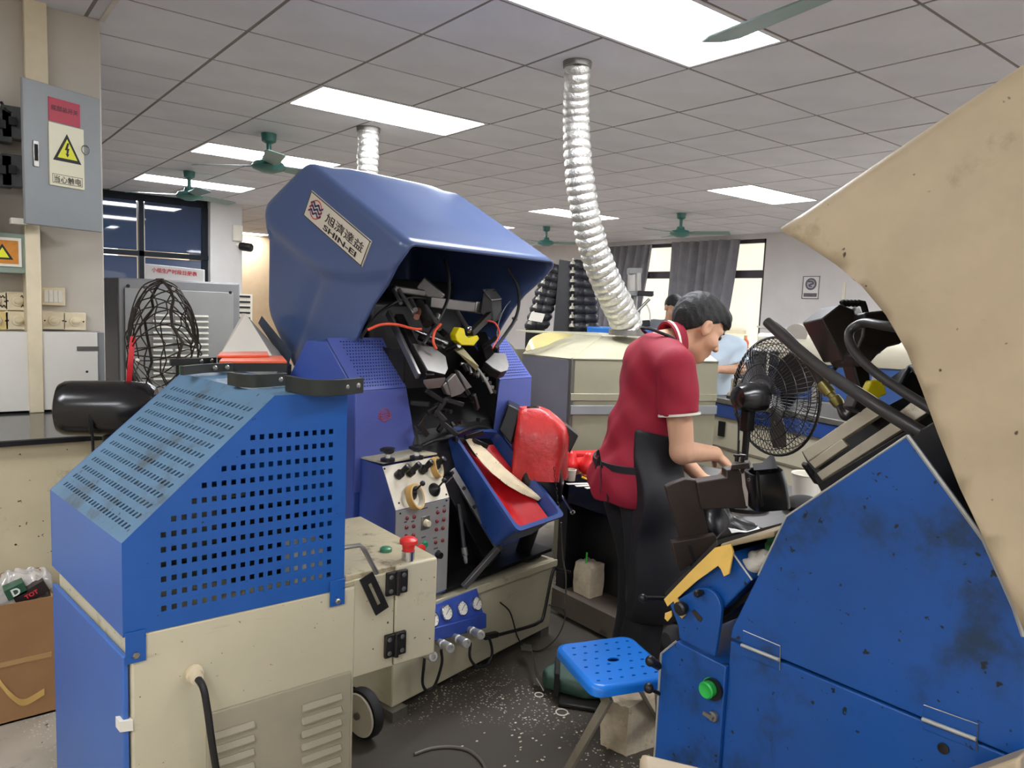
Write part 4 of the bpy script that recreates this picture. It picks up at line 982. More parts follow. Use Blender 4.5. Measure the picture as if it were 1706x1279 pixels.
A1.part('guard_arm', B().bar(mW(820, 520, .25), mW(784, 556, .17), .022, .03), m_blackmt, bev=.002)
A1.part('finger_guard', B().prism([mW(x, y, .15) for x, y in ((759, 558), (766, 545), (774, 547), (776, 558), (782, 563), (796, 558), (799, 564), (790, 576), (770, 575), (761, 567))], MA.w*.035), m_yel, bev=.004)
A1.part('eye_bolt', B().loop(mW(782, 548, .15), MA.w, .009, .003, 14, 5), m_chrome)
A1.part('center_blade', B().hexa([mW(756, 582, .17), mW(768, 575, .17), mW(798, 610, .09), mW(793, 617, .09), mW(756, 582, .19), mW(768, 575, .19), mW(798, 610, .11), mW(793, 617, .11)]), mat('oily_bronze', (92, 84, 54), .35, .6, var=.2, vs=15))
for (a, c_, r, mt) in (((692, 550), (746, 572), .009, m_chrome), ((703, 566), (742, 580), .009, m_chrome), ((700, 560), (735, 578), .018, m_blackmt), ((708, 510), (733, 548), .011, m_steel),
                       ((684, 500), (692, 516), .010, m_steel), ((762, 520), (782, 552), .010, m_steel), ((655, 482), (668, 505), .007, m_steel), ((664, 482), (690, 522), .008, m_steel), ((700, 512), (694, 528), .012, mat('copper_fitting', (176, 120, 96), .3, .8)),
                       ((806, 578), (830, 560), .010, m_steel), ((722, 540), (745, 560), .013, m_blackmt), ((698, 505), (712, 540), .02, m_blackmt), ((745, 585), (765, 575), .01, m_steel)):
    A1.part('cylinder_rod', B().cyl(mW(*a, .25), mW(*c_, .16), r, None, 12), mt)
for pl_ in (((746, 634), (759, 622), (776, 650), (768, 657), (752, 662)), ((738, 642), (744, 636), (752, 659), (745, 657)), ((762, 616), (768, 620), (787, 645), (777, 649))):
    A1.part('wiper_block', B().prism([mW(x, y, .075) for x, y in pl_], MA.w*.02), m_alum, bev=.003)
for k in range(9):
    t_ = k/8; p = mW(772+52*t_+8*math.sin(t_*3), 606+48*t_-6*math.sin(t_*3), .13-.05*t_); q_ = p+(mW(790, 640, .08)-p).normalized()*.035
    A1.part('wiper_finger', B().bar(p, q_, .011, .014), m_alum if k % 2 else m_blackmt, bev=.001)
A1.part('wiper_arc', B().tube([mW(767, 606, .14), mW(790, 610, .12), mW(808, 632, .09), mW(819, 655, .07)], .007, 8, 6), m_steel)
rg = random.Random(12)
for k in range(26):
    x, y = rg.uniform(695, 822), rg.uniform(648, 735); w = .10+rg.uniform(-.01, .04)
    p = mW(x, y, w); d = V((rg.uniform(-1, 1), rg.uniform(-.4, .4), rg.uniform(-.6, .6))).normalized()
    if k % 3: A1.part('mechanism_link', B().bar(p, p+d*rg.uniform(.04, .09), .016, .02), m_blackmt, bev=.003)
    else: A1.part('mechanism_bolt', B().cyl(p, p-MA.w*.02, .009, None, 8), m_blackmt)
Z5 = lambda x, y: (580+x*.2189, 440+y*.2189)
def hose(name, pts, w, r, mt):
    return A1.part(name, B().tube([mW(*Z5(x, y), w_) for (x, y), w_ in zip(pts, [w[0]+(w[1]-w[0])*i/(len(pts)-1) for i in range(len(pts))])], r, 8, 6), mt)
hose('black_hose', [(735, -40), (765, 100), (760, 250), (720, 360), (640, 500), (570, 610)], (.30, .14), .0075, m_cable)
hose('black_hose', [(1215, 30), (1290, 170), (1300, 300), (1270, 420), (1200, 530), (1120, 640)], (.22, .12), .0075, m_cable)
hose('black_hose', [(100, 560), (130, 510), (230, 380), (360, 290), (480, 255), (610, 265)], (.24, .36), .006, m_cable)
hose('thin_wire', [(1280, 240), (1200, 320), (1150, 430), (1130, 540)], (.26, .2), .0025, mat('grey_wire', (130, 140, 150), .4))
hose('orange_tube', [(150, 500), (250, 460), (370, 460), (490, 490), (560, 495)], (.24, .18), .0055, m_otube)
hose('orange_tube', [(705, 455), (660, 510), (648, 590), (672, 645)], (.15, .13), .0055, m_otube)
hose('orange_tube', [(1060, 430), (1120, 450), (1150, 530), (1100, 640)], (.2, .13), .004, m_otube)
for x, y in ((690, 400), (1268, 415)): A1.part('hose_sleeve', B().cyl(mW(*Z5(x-8, y-14), .2), mW(*Z5(x+8, y+16) if x > 1000 else Z5(x-20, y+22), .19), .011), m_steel)
# ---- control box
cbx = B().prism([m(-.005, 0, .40), m(-.005, 0, .768), m(-.005, .075, .915), m(-.005, .2, .925), m(-.005, .2, .40)], MA.u*.268)
co = A1.part('control_box', cbx, m_periside, bev=.003)
So, Sn = m(0, 0, .77), (MA.u.cross(m(0, .075, .915)-m(0, 0, .77))).normalized()
if Sn.z < 0: Sn = -Sn
def cp(px, py): return RP(px, py, So+Sn*.003, Sn)
St = (m(0, .075, .915)-m(0, 0, .77)).normalized()
m_panel = mat('control_panel_silver', (172, 170, 166), .4, .4, var=.06, vs=6, dirt=((96, 90, 84), .35, 8))
A1.part('control_panel', B().prism([m(-.005, -.001, .41), m(.263, -.001, .41), m(.263, -.001, .768), m(-.005, -.001, .768)], -MA.w*.003), m_panel, co)
A1.part('lever_panel', B().prism([So-MA.u*.005, So+MA.u*.263, So+MA.u*.263+St*.163, So-MA.u*.005+St*.163], Sn*.003), mat('lever_panel_cream', (226, 218, 196), .45, var=.05, dirt=((120, 96, 70), .35, 9)), co)
A1.part('box_lid', B().box(-.006, .264, .07, .2, .925, .93, MA), m_basecr, co)
for px, py, tx, ty in ((662, 793, 678, 779), (681, 789, 697, 775), (702, 785, 716, 772), (723, 779, 735, 768)):
    p = cp(px, py); e = p+(PD(tx, ty, dep(p)-.015)-p).normalized()*.062
    A1.part('lever', B().lathe(p, e-p, [(0, .016), (.02, .017), (.028, .011), (.036, .011), (.045, .0125), (.06, .012), (.063, .006)], 12), m_blackpl, co)
for px, py, tx, ty in ((684, 822, 704, 805), (723, 816, 740, 800)):
    p = cp(px, py); e = PD(tx, ty, dep(p)-.03)
    A1.part('joystick_boot', B().lathe(p, Sn, [(0, .026), (.006, .026), (.022, .014), (.03, .006)], 18), m_blackpl, co)
    A1.part('joystick', B().cyl(p+Sn*.02, e, .0035).ell(e, .010, .010, .010, 12, 8), m_blackpl, co, stuff=True)
for px, py, tip in ((646, 768, 748), (694, 764, 745)):
    p = RP(px, py, m(0, .12, .93), V((0, 0, 1)))
    A1.part('knob_base', B().lathe(p, (0, 0, 1), [(0, .026), (.01, .026), (.012, .014)], 16), m_blackpl, co)
    A1.part('knob_stem', B().cyl(p+V((0, 0, .011)), p+V((0, 0, .028)), .009), m_white, co)
    s_ = [p+V((math.cos(6.28319*i/20), math.sin(6.28319*i/20), 0))*(.025+.004*math.cos(i*6.28319*5/20)) for i in range(20)]
    A1.part('star_knob', B().ring([[p+V((0, 0, .027))+(q-p)*.45 for q in s_], [q+V((0, 0, .036)) for q in s_], [q+V((0, 0, .046)) for q in s_], [p+(q-p)*.6+V((0, 0, .05)) for q in s_]]), m_blackpl, co)
Z6 = lambda x, y: (600+x*.219, 680+y*.219)
m_lampred = mat('indicator_dark_red', (120, 34, 34), .3, var=.1)
for x, y in ((355, 835), (410, 825), (350, 905), (405, 895), (348, 970), (402, 963), (588, 790), (637, 778), (583, 857), (633, 845), (578, 920), (628, 910), (625, 1003), (572, 1018)):
    p = mW(*Z6(x, y), -.004); A1.part('indicator_lamp', B().lathe(p, -MA.w, [(0, .0075), (.004, .0075), (.007, .005), (.008, .002)], 10), m_lampred, co)
p = mW(*Z6(495, 870), -.004)
A1.part('selector_plate', B().hexa([p+MA.u*a*.021+V((0, 0, t*.025))-MA.w*o for o in (0, .003) for a, t in ((-1, -1), (1, -1), (1, 1), (-1, 1))]), m_alum, co, bev=.001)
A1.part('selector_knob', B().lathe(p-MA.w*.003, -MA.w, [(0, .014), (.006, .013), (.018, .011)], 14), m_ivory, co)
p = mW(*Z6(488, 1036), -.004); A1.part('green_button', B().lathe(p, -MA.w, [(0, .014), (.005, .014), (.006, .011), (.01, .010)], 16), mat('button_green', (36, 140, 98), .35), co)
p = mW(*Z6(432, 1062), -.004); A1.part('red_stop_button', B().lathe(p, -MA.w, [(0, .010), (.016, .010), (.018, .019), (.026, .019), (.03, .010)], 18), m_red, co)
p = mW(*Z6(588, 1112), -.004); A1.part('black_dial', B().lathe(p, -MA.w, [(0, .014), (.012, .013), (.02, .012)], 14), m_blackpl, co); A1.part('dial_ring', B().loop(p, MA.w, .015, .002, 20, 5), m_chrome, co)
for x, y in ((185, 460), (655, 655), (295, 720), (305, 800), (658, 700)):
    p = cp(*Z6(x, y)) if y < 730 else mW(*Z6(x, y), -.004); A1.part('panel_screw', B().ell(p, .004, .004, .004, 8, 5), m_blackmt, co)
for x, y, w_ in ((490, 760, .03), (482, 980, .02), (585, 755, .012), (640, 742, .012), (570, 985, .02), (575, 1065, .022), (375, 990, .02), (345, 865, .014), (400, 860, .014)):
    p = mW(*Z6(x, y), -.0042); A1.part('print_mark', B().hexa([p+MA.u*a*w_/2+V((0, 0, t*.0025))-MA.w*o for o in (0, .0004) for a, t in ((-1, -1), (1, -1), (1, 1), (-1, 1))]), mat('panel_print', (84, 80, 84), .6), co)
# ---- gauge manifold
m_man = mat('manifold_blue', (52, 78, 162), .4, var=.06, dirt=((34, 44, 84), .4, 8))
g0, g1, g2, g3 = mW(722, 1049, -.05), mW(806, 1023, -.05), mW(795, 980, -.015), mW(722, 1008, -.015)
gn = (g1-g0).cross(g3-g0).normalized(); gn = gn if gn.dot(FW) < 0 else -gn
gp = A1.part('gauge_plate', B().hexa([g0, g1, g2, g3, g0+MA.w*.05, g1+MA.w*.05, g2+MA.w*.02, g3+MA.w*.02]), m_man, bev=.003)
b0, b1 = MA.loc(mW(718, 1066, -.06)), MA.loc(mW(811, 1042, -.06))
A1.part('manifold', B().prism([mW(718, 1048, -.06), mW(811, 1022, -.06), mW(811, 1046, -.06), mW(718, 1070, -.06)], MA.w*.06), m_man, bev=.004)
for px, py, r in ((742, 1021, .0295), (768, 1014, .0285), (792, 1006, .028), (719, 1032, .029)):
    p = RP(px, py, g0+gn*.001, gn)
    go = A1.part('gauge', B().lathe(p, gn, [(0, r), (.008, r), (.012, r*.96), (.013, r*.86), (.010, r*.84)], 24), m_chrome)
    A1.part('gauge_face', B().lathe(p+gn*.009, gn, [(0, r*.85), (.0015, r*.85)], 24), mat('gauge_white', (226, 222, 212), .4, var=0), go)
    X_ = MA.u; Y_ = gn.cross(X_)
    A1.part('needle', B().bar(p+gn*.0115-X_*r*.3-Y_*r*.2, p+gn*.0115+X_*r*.6+Y_*r*.45, .002, .0006, gn), m_ink, go)
    tk = B()
    for k in range(9):
        a = -.7+k*.57; d = X_*math.cos(a)+Y_*math.sin(a); tk.bar(p+gn*.0112+d*r*.62, p+gn*.0112+d*r*.76, .0016, .0005, gn)
    A1.part('gauge_tick', tk, m_ink, go, stuff=True)
for (sx, sy), (ex_, ey) in (((705, 1086), (722, 1094)), ((731, 1069), (751, 1080)), ((756, 1060), (778, 1072)), ((781, 1048), (802, 1058))):
    p = mW(sx, sy, -.055); e = mW(ex_, ey, -.16); d = (e-p).normalized(); L_ = (e-p).length
    ro = A1.part('regulator', B().lathe(p, d, [(0, .013), (L_*.25, .013), (L_*.27, .017), (L_*.4, .017), (L_*.42, .012), (L_*.5, .012), (L_*.52, .0165), (L_*.97, .0175), (L_, .015), (L_, .009), (L_*.9, .008)], 16), mat('regulator_silver', (196, 194, 188), .35, .5))
def mt(name, pts, r, mm_, sm=6): return A1.part(name, B().tube([mW(*p) for p in pts], r, 8, sm), mm_)
mt('air_hose', [(735, 1082, -.07), (736, 1105, -.07), (725, 1140, -.06), (712, 1150, -.05), (704, 1138, -.05), (706, 1110, -.06), (708, 1090, -.06)], .0055, m_cable)
mt('air_hose', [(784, 1070, -.07), (783, 1095, -.08), (795, 1110, -.08), (812, 1106, -.08), (820, 1088, -.08), (816, 1066, -.08), (808, 1060, -.07)], .0055, m_cable)
mt('drain_pipe', [(950, 953, -.03), (930, 949, -.03), (921, 952, -.03), (906, 1024, -.03), (898, 1036, -.03), (880, 1044, -.03), (828, 1058, -.045), (808, 1062, -.05)], .0075, m_cable, 4)
A1.part('pipe_valve', B().bar(mW(806, 1061, -.055), mW(828, 1056, -.055), .025, .022), m_blackmt, bev=.004)
mt('thin_cable', [(833, 1003, -.004), (850, 1020, -.03), (862, 1060, -.05), (875, 1078, -.06), (898, 1084, -.08), (925, 1065, -.1), (940, 1035, -.1), (938, 1015, -.08), (914, 1007, -.03)], .003, m_cable)
mt('thin_rod', [(935, 870, -.12), (938, 930, -.1), (943, 960, -.05), (942, 1005, -.02)], .0035, m_steel, 3)
# ---- tray on its bracket
RU = V()
ul, ur, ll, lr = mW(748, 713, .17), mW(829, 718, .17), mW(862, 884, -.20), mW(938, 858, -.20)
upn = (ur-ul).cross(ll-ul).normalized(); upn = upn if upn.z > 0 else -upn
def trow(sc, dn, r=.03):
    cc = (ul+ur+ll+lr)/4; C4 = [cc+(p-cc)*1 for p in (ul, ur, lr, ll)]; out = []
    for i in range(4):
        a, b_, d = C4[i-1], C4[i], C4[(i+1) % 4]; e1 = (a-b_).normalized(); e2 = (d-b_).normalized(); q = b_+(e1+e2)*sc
        for k in range(5):
            t = k/4; out.append(q+e1*r*(1-t)**2+e2*r*t**2-upn*dn)
    return out
m_tray = mat('tray_blue_plastic', (40, 68, 128), .35, var=.06, dirt=((30, 40, 70), .4, 6), coat=.2)
tr = A1.part('tray', B().ring([trow(.034, .150), trow(.018, .142), trow(.006, .012), trow(-.006, .010), trow(-.006, -.004), trow(.012, -.004), trow(.014, .008), trow(.022, .09)]), m_tray, bev=0, smooth=50)
A1.part('support_plate', B().bar(mW(752, 782, .10), mW(832, 915, -.07), .03, .014, MA.w), m_alum, bev=.002)
A1.part('support_foot', B().bar(mW(834, 908, -.07), mW(772, 978, -.02), .026, .018, MA.w), m_alum, bev=.002)
A1.part('support_back', B().bar(mW(740, 800, .1), mW(815, 935, .02), .06, .05, MA.w), m_oil, bev=.004)
for px, py in ((754, 787), (774, 812), (791, 843), (811, 877)):
    p = mW(px, py, .09-.15*(py-787)/110); A1.part('bolt', B().lathe(p-FW*.008, -FW, [(0, .008), (.007, .008), (.009, .005)], 6), m_blackmt)
mt('hydraulic_hose', [(764, 840, .05), (768, 870, .02), (772, 905, -.02), (774, 925, -.04)], .0095, m_cable)
A1.part('hose_fitting', B().lathe(mW(773, 912, -.03), mW(777, 940, -.05)-mW(773, 912, -.03), [(0, .012), (.03, .012), (.032, .008), (.045, .009), (.06, .006)], 10), m_steel)
mt('black_hose', [(693, 748, .14), (720, 735, .12), (745, 728, .1), (790, 712, .16), (815, 715, .18), (828, 728, .18)], .008, m_cable)
# things on the machine
def trp(a, t, dn): return (ul*(1-a)+ur*a)*(1-t)+(ll*(1-a)+lr*a)*t-upn*dn
m_redl = mat('red_leather', (188, 24, 30), .35, var=.12, vs=10, coat=.15)
g = [[trp(.09+.80*i/8, .10+.84*j/14, .062-.02*math.cos(i/8*6.28)-.02*max(0, 1-abs(i/8-.3)*3)*(1-j/14)) for i in range(9)] for j in range(15)]
solo('red_leather_liner', 'glossy red leather piece lying in the blue tilted tray', 'leather', B().sheet(g, .003), m_redl, g[7][4], smooth=80)
rq = random.Random(2)
edge_l = [(775, 733), (786, 752), (800, 771), (819, 789), (845, 806), (870, 821), (897, 833)]
edge_r = [(789, 732), (803, 744), (822, 760), (842, 778), (862, 796), (884, 815), (901, 832)]
g = []
for (a, c), (d, e), k in zip(edge_l, edge_r, range(7)):
    t_ = k/6; p0_, p1_ = RP(a, c, trp(.5, t_*.7, .02), upn), RP(d, e, trp(.5, t_*.7, .02), upn)
    g.append([p0_*(1-i/4)+p1_*i/4+upn*(.006*math.sin(i*2+k)+rq.uniform(-.002, .002)+.01*math.sin(i/4*3.14)) for i in range(5)])
solo('lining_sheet', 'pale speckled lining sheet curling over the red leather in the tray', 'lining', B().sheet(g, .002), mat('lining_cream', (220, 204, 168), .7, var=.08, vs=20, speck=((120, 96, 70), .5, 60)), g[3][2], smooth=80)
m_tapey = mat('tape_yellow', (206, 164, 92), .5, var=.06); m_tapew = mat('tape_core', (196, 190, 172), .6)
def tape(px, py, n, r, label):
    p = cp(px, py)+Sn*.02; x, y = perp(n)
    t = T('tape_roll', label, 'tape roll', p-Sn*.01, 'masking tape rolls on the levers')
    t.part('tape', B().lathe(p-V(n)*.012, n, [(0, r*.86), (0, r), (.024, r), (.024, r*.86)], 32, False), m_tapey)
    t.part('core', B().lathe(p-V(n)*.012, n, [(.001, r*.80), (.001, r*.86), (.023, r*.86), (.023, r*.80), (.001, r*.80)], 32, False), m_tapew)
tape(686, 830, (Sn*.85+MA.u*.35-MA.w*.2).normalized(), .047, 'yellow tape roll hooked over the left joystick of the control panel')
tape(722, 781, (Sn*.8+MA.u*.5-MA.w*.2).normalized(), .040, 'tan tape roll around the rightmost lever of the control panel')
# ================================================================== people
m_skin = mat('skin', (208, 160, 128), .5, var=.05, vs=9)
m_hair = mat('black_hair', (20, 18, 18), .6, var=.3, vs=40, bump=.4, bs=120)
m_shirt = mat('maroon_polo', (150, 16, 44), .75, var=.08, vs=6, bump=.15, bs=400)
m_apron = mat('black_apron', (21, 21, 25), .7, var=.15, vs=8)
m_trous = mat('black_trousers', (17, 17, 20), .8, var=.15, vs=8)
def human(name, label, O, az, J, h, cloth, hair_m, group=None, low=0):
    """J: joint dict in (forward, left, up) metres from the ground point O; returns T and mapping"""
    a = math.radians(az); Fd = V((math.sin(a), math.cos(a), 0)); Ld = V((-Fd.y, Fd.x, 0)); O = V(O)
    xf = lambda p: O+Fd*float(p[0])+Ld*float(p[1])+V((0, 0, float(p[2])))
    t = T(name, label, 'person', O, group)
    f = Field((-.42, -.42, -.01), (.62, .42, 1.72), h)
    hc, hd = np.array(J['head']), np.array(J['hdir'], float); hd /= np.linalg.norm(hd)      # head centre, face direction
    hu = np.array((-hd[2], 0, hd[0])) if abs(hd[1]) < .01 else None; hu = np.cross(hd, np.array((0, 1., 0)))*-1 if hu is None else hu; hl = np.cross(hu, hd)
    hp = lambda a, b, c: hc+hd*a+hl*b+hu*c
    ax3 = [hd, hl, hu]
    # trunk
    ch, wa, pe = [np.array(J[k]) for k in ('chest', 'waist', 'pelvis')]
    f.ell(ch, (.105, .165, .17), k=.04); f.ell(wa, (.095, .138, .15), k=.05); f.ell(pe, (.115, .165, .13), k=.06)
    f.cap(J['neck0'], J['neck1'], .062, .054, k=.03)
    for s_, S in ((-1, 'r'), (1, 'l')):
        f.cap(ch+np.array((0, s_*.06, .09)), J['sh'+S], .06, .055, k=.05)
        f.cap(J['sh'+S], J['el'+S], .052, .041, k=.03); f.cap(J['el'+S], J['wr'+S], .042, .027, k=.015)
        # hand: palm, four fingers of unequal length with two bends, thumb from the side
        w = np.array(J['wr'+S]); kd = np.array(J['hand'+S], float); kd /= np.linalg.norm(kd)
        sd = np.array(J['thumb'+S], float); sd -= kd*(sd@kd); sd /= np.linalg.norm(sd); dn = np.array(J['curl'+S], float); dn -= kd*(dn@kd); dn -= sd*(dn@sd); dn /= np.linalg.norm(dn)
        pc_ = w+kd*.052; f.ell(pc_, (.05, .041, .019), [kd, sd, dn], k=.014)
        for q, (off, L) in enumerate(((.028, .036), (.010, .040), (-.009, .037), (-.027, .030))):
            k0 = w+kd*.088+sd*off; c1_ = J.get('bend'+S, .7)
            d1 = kd*math.cos(c1_)+dn*math.sin(c1_); d2 = kd*math.cos(c1_*2.1)+dn*math.sin(c1_*2.1)
            k1 = k0+d1*L; k2 = k1+d2*L*.9
            f.cap(k0-kd*.03, k0, .0105, .0105, k=.006); f.cap(k0, k1, .0102, .0092, k=.004); f.cap(k1, k2, .0092, .0076, k=.003)
        t0 = w+kd*.026+sd*.03; t1 = t0+kd*.032+sd*.026+dn*.014; t2 = t1+kd*.028+dn*.02-sd*.004
        f.cap(w+kd*.02, t0, .016, .015, k=.01); f.cap(t0, t1, .0135, .0115, k=.006); f.cap(t1, t2, .0112, .0088, k=.004)
        hj = np.array(J['hip'+S]); kn = np.array(J['kn'+S]); an = np.array(J['an'+S])
        f.cap(hj, kn, .085, .056, k=.04); f.cap(kn, an, .055, .038, k=.02); f.ell(kn*.7+an*.3+np.array((-.02, 0, 0)), (.05, .05, .10), k=.03)
        f.cap(an+np.array((-.03, 0, -.03)), an+np.array((.15, 0, -.05)), .036, .03, k=.02)
    # head with a face
    f.ell(hp(-.012, 0, .028), (.098, .076, .098), ax3, k=.02)
    f.ell(hp(.035, 0, -.04), (.060, .056, .075), ax3, k=.03)
    f.ell(hp(.058, 0, -.098), (.026, .028, .022), ax3, k=.025)          # chin
    f.ell(hp(.074, 0, .022), (.018, .05, .016), ax3, k=.02)             # brow
    f.cap(hp(.088, 0, .01), hp(.112, 0, -.032), .009, .0125, k=.012)     # nose
    f.ell(hp(.099, .012, -.036), (.010, .008, .008), ax3, k=.006); f.ell(hp(.099, -.012, -.036), (.010, .008, .008), ax3, k=.006)
    f.ell(hp(.088, 0, -.062), (.012, .024, .007), ax3, k=.006); f.ell(hp(.085, 0, -.074), (.012, .021, .008), ax3, k=.006)   # lips
    for s_ in (-1, 1):
        f.ell(hp(.095, s_*.031, .004), (.014, .016, .011), ax3, k=.008, op='cut')
        f.ell(hp(.052, s_*.05, -.03), (.03, .02, .024), ax3, k=.02)    # cheek
        f.ell(hp(-.008, s_*.081, -.004), (.021, .012, .033), ax3, k=.006)   # ear
        f.ell(hp(-.004, s_*.092, .0), (.010, .007, .017), ax3, k=.004, op='cut')
    t.part('body', f.build(xf), m_skin, smooth=80, recalc=False)
    eb = lambda p: xf(p)
    for s_ in (-1, 1):
        e = B().ell(xf(hp(.083, s_*.031, .004)), .0105, .0105, .0105, 12, 8); t.part('eye', e, mat('eye_dark', (40, 30, 28), .2), smooth=80)
        t.part('eyebrow', B().tube([xf(hp(.094-.012*abs(q-.3), s_*(.016+.03*q), .022+.004*math.sin(q*3))) for q in (0, .33, .66, 1)], .0035, 6, 2), m_hair)
    # hair
    g = Field(hc-.17, hc+.17, max(.005, h*.8))
    g.ell(hp(-.014, 0, .032), (.105, .083, .102), ax3, k=.01)
    g.ell(hp(.045, 0, .075), (.062, .064, .045), ax3, k=.03)
    g.ell(hp(.082, 0, .052), (.026, .052, .024), ax3, k=.02)
    def gg(x, y, z):
        q = np.stack([x-hc[0], y-hc[1], z-hc[2]], -1); A = q@hd; Bc = np.abs(q@hl); C = q@hu
        thr = np.clip(.012+.75*(A+.005), -.075, .048); thr = np.where(A < -.03, np.clip(-.01+1.2*(A+.03), -.075, 0), thr)
        n = .0022*np.sin(190*x+60*z+3*np.sin(50*y))*np.sin(120*y+40*z)
        return np.maximum(0, 0)*A+n, (thr-C)
    sl, (X_, Y_, Z_) = g.sub(g.lo, g.lo+g.n*g.h); n_, thr_ = gg(X_, Y_, Z_)
    g.F = np.maximum(g.F+n_, thr_*.8).astype(np.float32)
    t.part('hair', g.build(xf), hair_m, smooth=80, recalc=False)
    # clothes
    def torso(fl, e):
        fl.ell(ch, (.105+e, .165+e, .17+e), k=.05); fl.ell(wa, (.098+e, .14+e, .15+e), k=.05); fl.ell(pe, (.112+e, .16+e, .14+e), k=.05)
        for s_, S in ((-1, 'r'), (1, 'l')): fl.cap(ch+np.array((0, s_*.06, .09)), J['sh'+S], .06+e, .055+e, k=.06)
        return fl
    s = torso(Field((-.42, -.42, .6), (.45, .42, 1.55), h*1.15), cloth.get('ease', .016))
    hem = cloth['hem']; s.ell((pe[0]-.02, 0, hem+.06), (.14, .19, .12), k=.06)
    for S in ('r', 'l'):
        A_, E_ = np.array(J['sh'+S]), np.array(J['el'+S]); fr_ = cloth.get('sleeve', .52); q = A_+(E_-A_)*fr_
        s2 = Field((-.42, -.42, .6), (.45, .42, 1.55), h*1.15); s2.cap(A_, A_+(E_-A_)*1.0, .072, .07 if fr_ < .9 else .058, k=.01); s2.cut(q, E_-A_)
        s.F = np.minimum(s.F, s2.F)*1.0
        if fr_ >= .9:
            s2 = Field((-.42, -.42, .6), (.45, .42, 1.55), h*1.15); W_ = np.array(J['wr'+S]); s2.cap(E_, W_, .058, .045, k=.01); s2.cut(E_+(W_-E_)*.85, W_-E_); s.F = np.minimum(s.F, s2.F)
    s.cut((0, 0, hem), (0, 0, -1)); n0 = np.array(J['neck0']); n1 = np.array(J['neck1']); nd = (n1-n0)/np.linalg.norm(n1-n0); s.cut(n0+nd*.035, nd)
    s.wave(lambda x, y, z: .0035*np.sin(26*z+22*x+6*np.sin(9*y))*np.clip((1.25-z)*4, 0.15, 1)+.0025*np.sin(48*z-30*y+14*x))
    so = t.part('shirt', s.build(xf), cloth['m'], smooth=80, recalc=False)
    if cloth.get('collar'):
        xx = np.cross(nd, (0, 1, 0)); xx /= np.linalg.norm(xx); yy = np.array((0, 1., 0))
        rg = lambda r, o, rx=1.: [xf(n0+nd*(o+.012*math.cos(6.28319*i/32))+xx*r*rx*math.cos(6.28319*i/32)+yy*r*math.sin(6.28319*i/32)) for i in range(32)]
        t.part('collar', B().ring([rg(.088, .02), rg(.086, .035), rg(.073, .072), rg(.066, .07), rg(.074, .03), rg(.08, .02)], False, True), cloth['m'], so)
        t.part('collar_stripe', B().ring([rg(.0895, .028), rg(.0885, .037), rg(.086, .037), rg(.086, .028)], False, True), m_white, so)
        for S in ('r', 'l'):
            A_, E_ = np.array(J['sh'+S]), np.array(J['el'+S]); d = (E_-A_)/np.linalg.norm(E_-A_); q = A_+(E_-A_)*fr_
            c0, c1_ = xf(q), xf(q+d*.006); t.part('cuff_stripe', B().lathe(xf(q-d*.004), xf(q+d)-xf(q), [(0, .0735), (.008, .0735), (.008, .066), (0, .066)], 28), m_white, so)
    p = Field((-.42, -.42, .0), (.45, .42, 1.1), h*1.3); p.ell(pe, (.128, .175, .13), k=.06)
    for S in ('r', 'l'):
        hj = np.array(J['hip'+S]); kn = np.array(J['kn'+S]); an = np.array(J['an'+S]); p.cap(hj, kn, .098, .078, k=.03); p.cap(kn, an, .078, .068, k=.03)
    p.cut((0, 0, .09), (0, 0, -1)); p.cut((0, 0, .98), (0, 0, 1)); p.wave(lambda x, y, z: .003*np.sin(24*z+20*x+9*y))
    t.part('trousers', p.build(xf), cloth.get('tm', m_trous), smooth=80, recalc=False)
    for S in ('r', 'l'):
        an = np.array(J['an'+S]); sf = Field((-.3, -.4, .0), (.4, .4, .2), .008); sf.cap(an+np.array((-.04, 0, -.035)), an+np.array((.16, 0, -.042)), .046, .038, k=.01); sf.ell(an, (.05, .045, .06), k=.03); sf.cut((0, 0, .002), (0, 0, -1))
        t.part('shoe', sf.build(xf), m_blackpl, smooth=80, recalc=False)
    return t, xf, J, torso, so
PO = PD(1085, 600, 2.76); PO = V((PO.x, PO.y, 0))
J = dict(head=(.185, 0, 1.45), hdir=(.88, 0, -.475), neck0=(.04, 0, 1.375), neck1=(.13, 0, 1.40), chest=(.025, 0, 1.235), waist=(-.03, 0, 1.04), pelvis=(-.045, 0, .90),
         shr=(.0, -.185, 1.315), elr=(.025, -.225, 1.02), wrr=(.235, -.10, .985), handr=(.8, .15, -.6), thumbr=(.2, .9, .1), curlr=(-.3, 0, -1), bendr=.75,
         shl=(.05, .185, 1.31), ell=(.13, .21, 1.03), wrl=(.285, .08, .855), handl=(.75, -.2, -.45), thumbl=(.1, -.9, .2), curll=(-.3, 0, -1), bendl=.6,
         hipr=(-.04, -.09, .86), knr=(.0, -.10, .47), anr=(-.05, -.10, .085), hipl=(-.04, .09, .86), knl=(.06, .10, .47), anl=(.03, .11, .085))
wk, xf, J, torso, so = human('person', 'worker in a maroon polo shirt and black apron bending over the bench, seen in profile', PO, 112, J, .0058, dict(m=m_shirt, hem=.80, collar=True, sleeve=.56), m_hair)
a = Field((-.42, -.42, .3), (.45, .42, 1.2), .008)
torso(a, .036); a.ell((J['pelvis'][0]-.02, 0, .84), (.185, .25, .18), k=.05)
for S in ('r', 'l'): a.cap(J['hip'+S], J['kn'+S], .12, .115, k=.06)
a.ell((.02, 0, .55), (.14, .21, .3), k=.08)
a.cut((0, 0, .38), (0, 0, -1)); a.cut((0, 0, 1.06), (.18, 0, 1)); a.cut((-.12, 0, .9), (-1, 0, -.05)); a.cut((0, .15, 0), (0, 1, 0)); a.cut((-.02, .05, 0), (-1, .5, 0)); a.wave(lambda x, y, z: .004*np.sin(30*y+8*z))
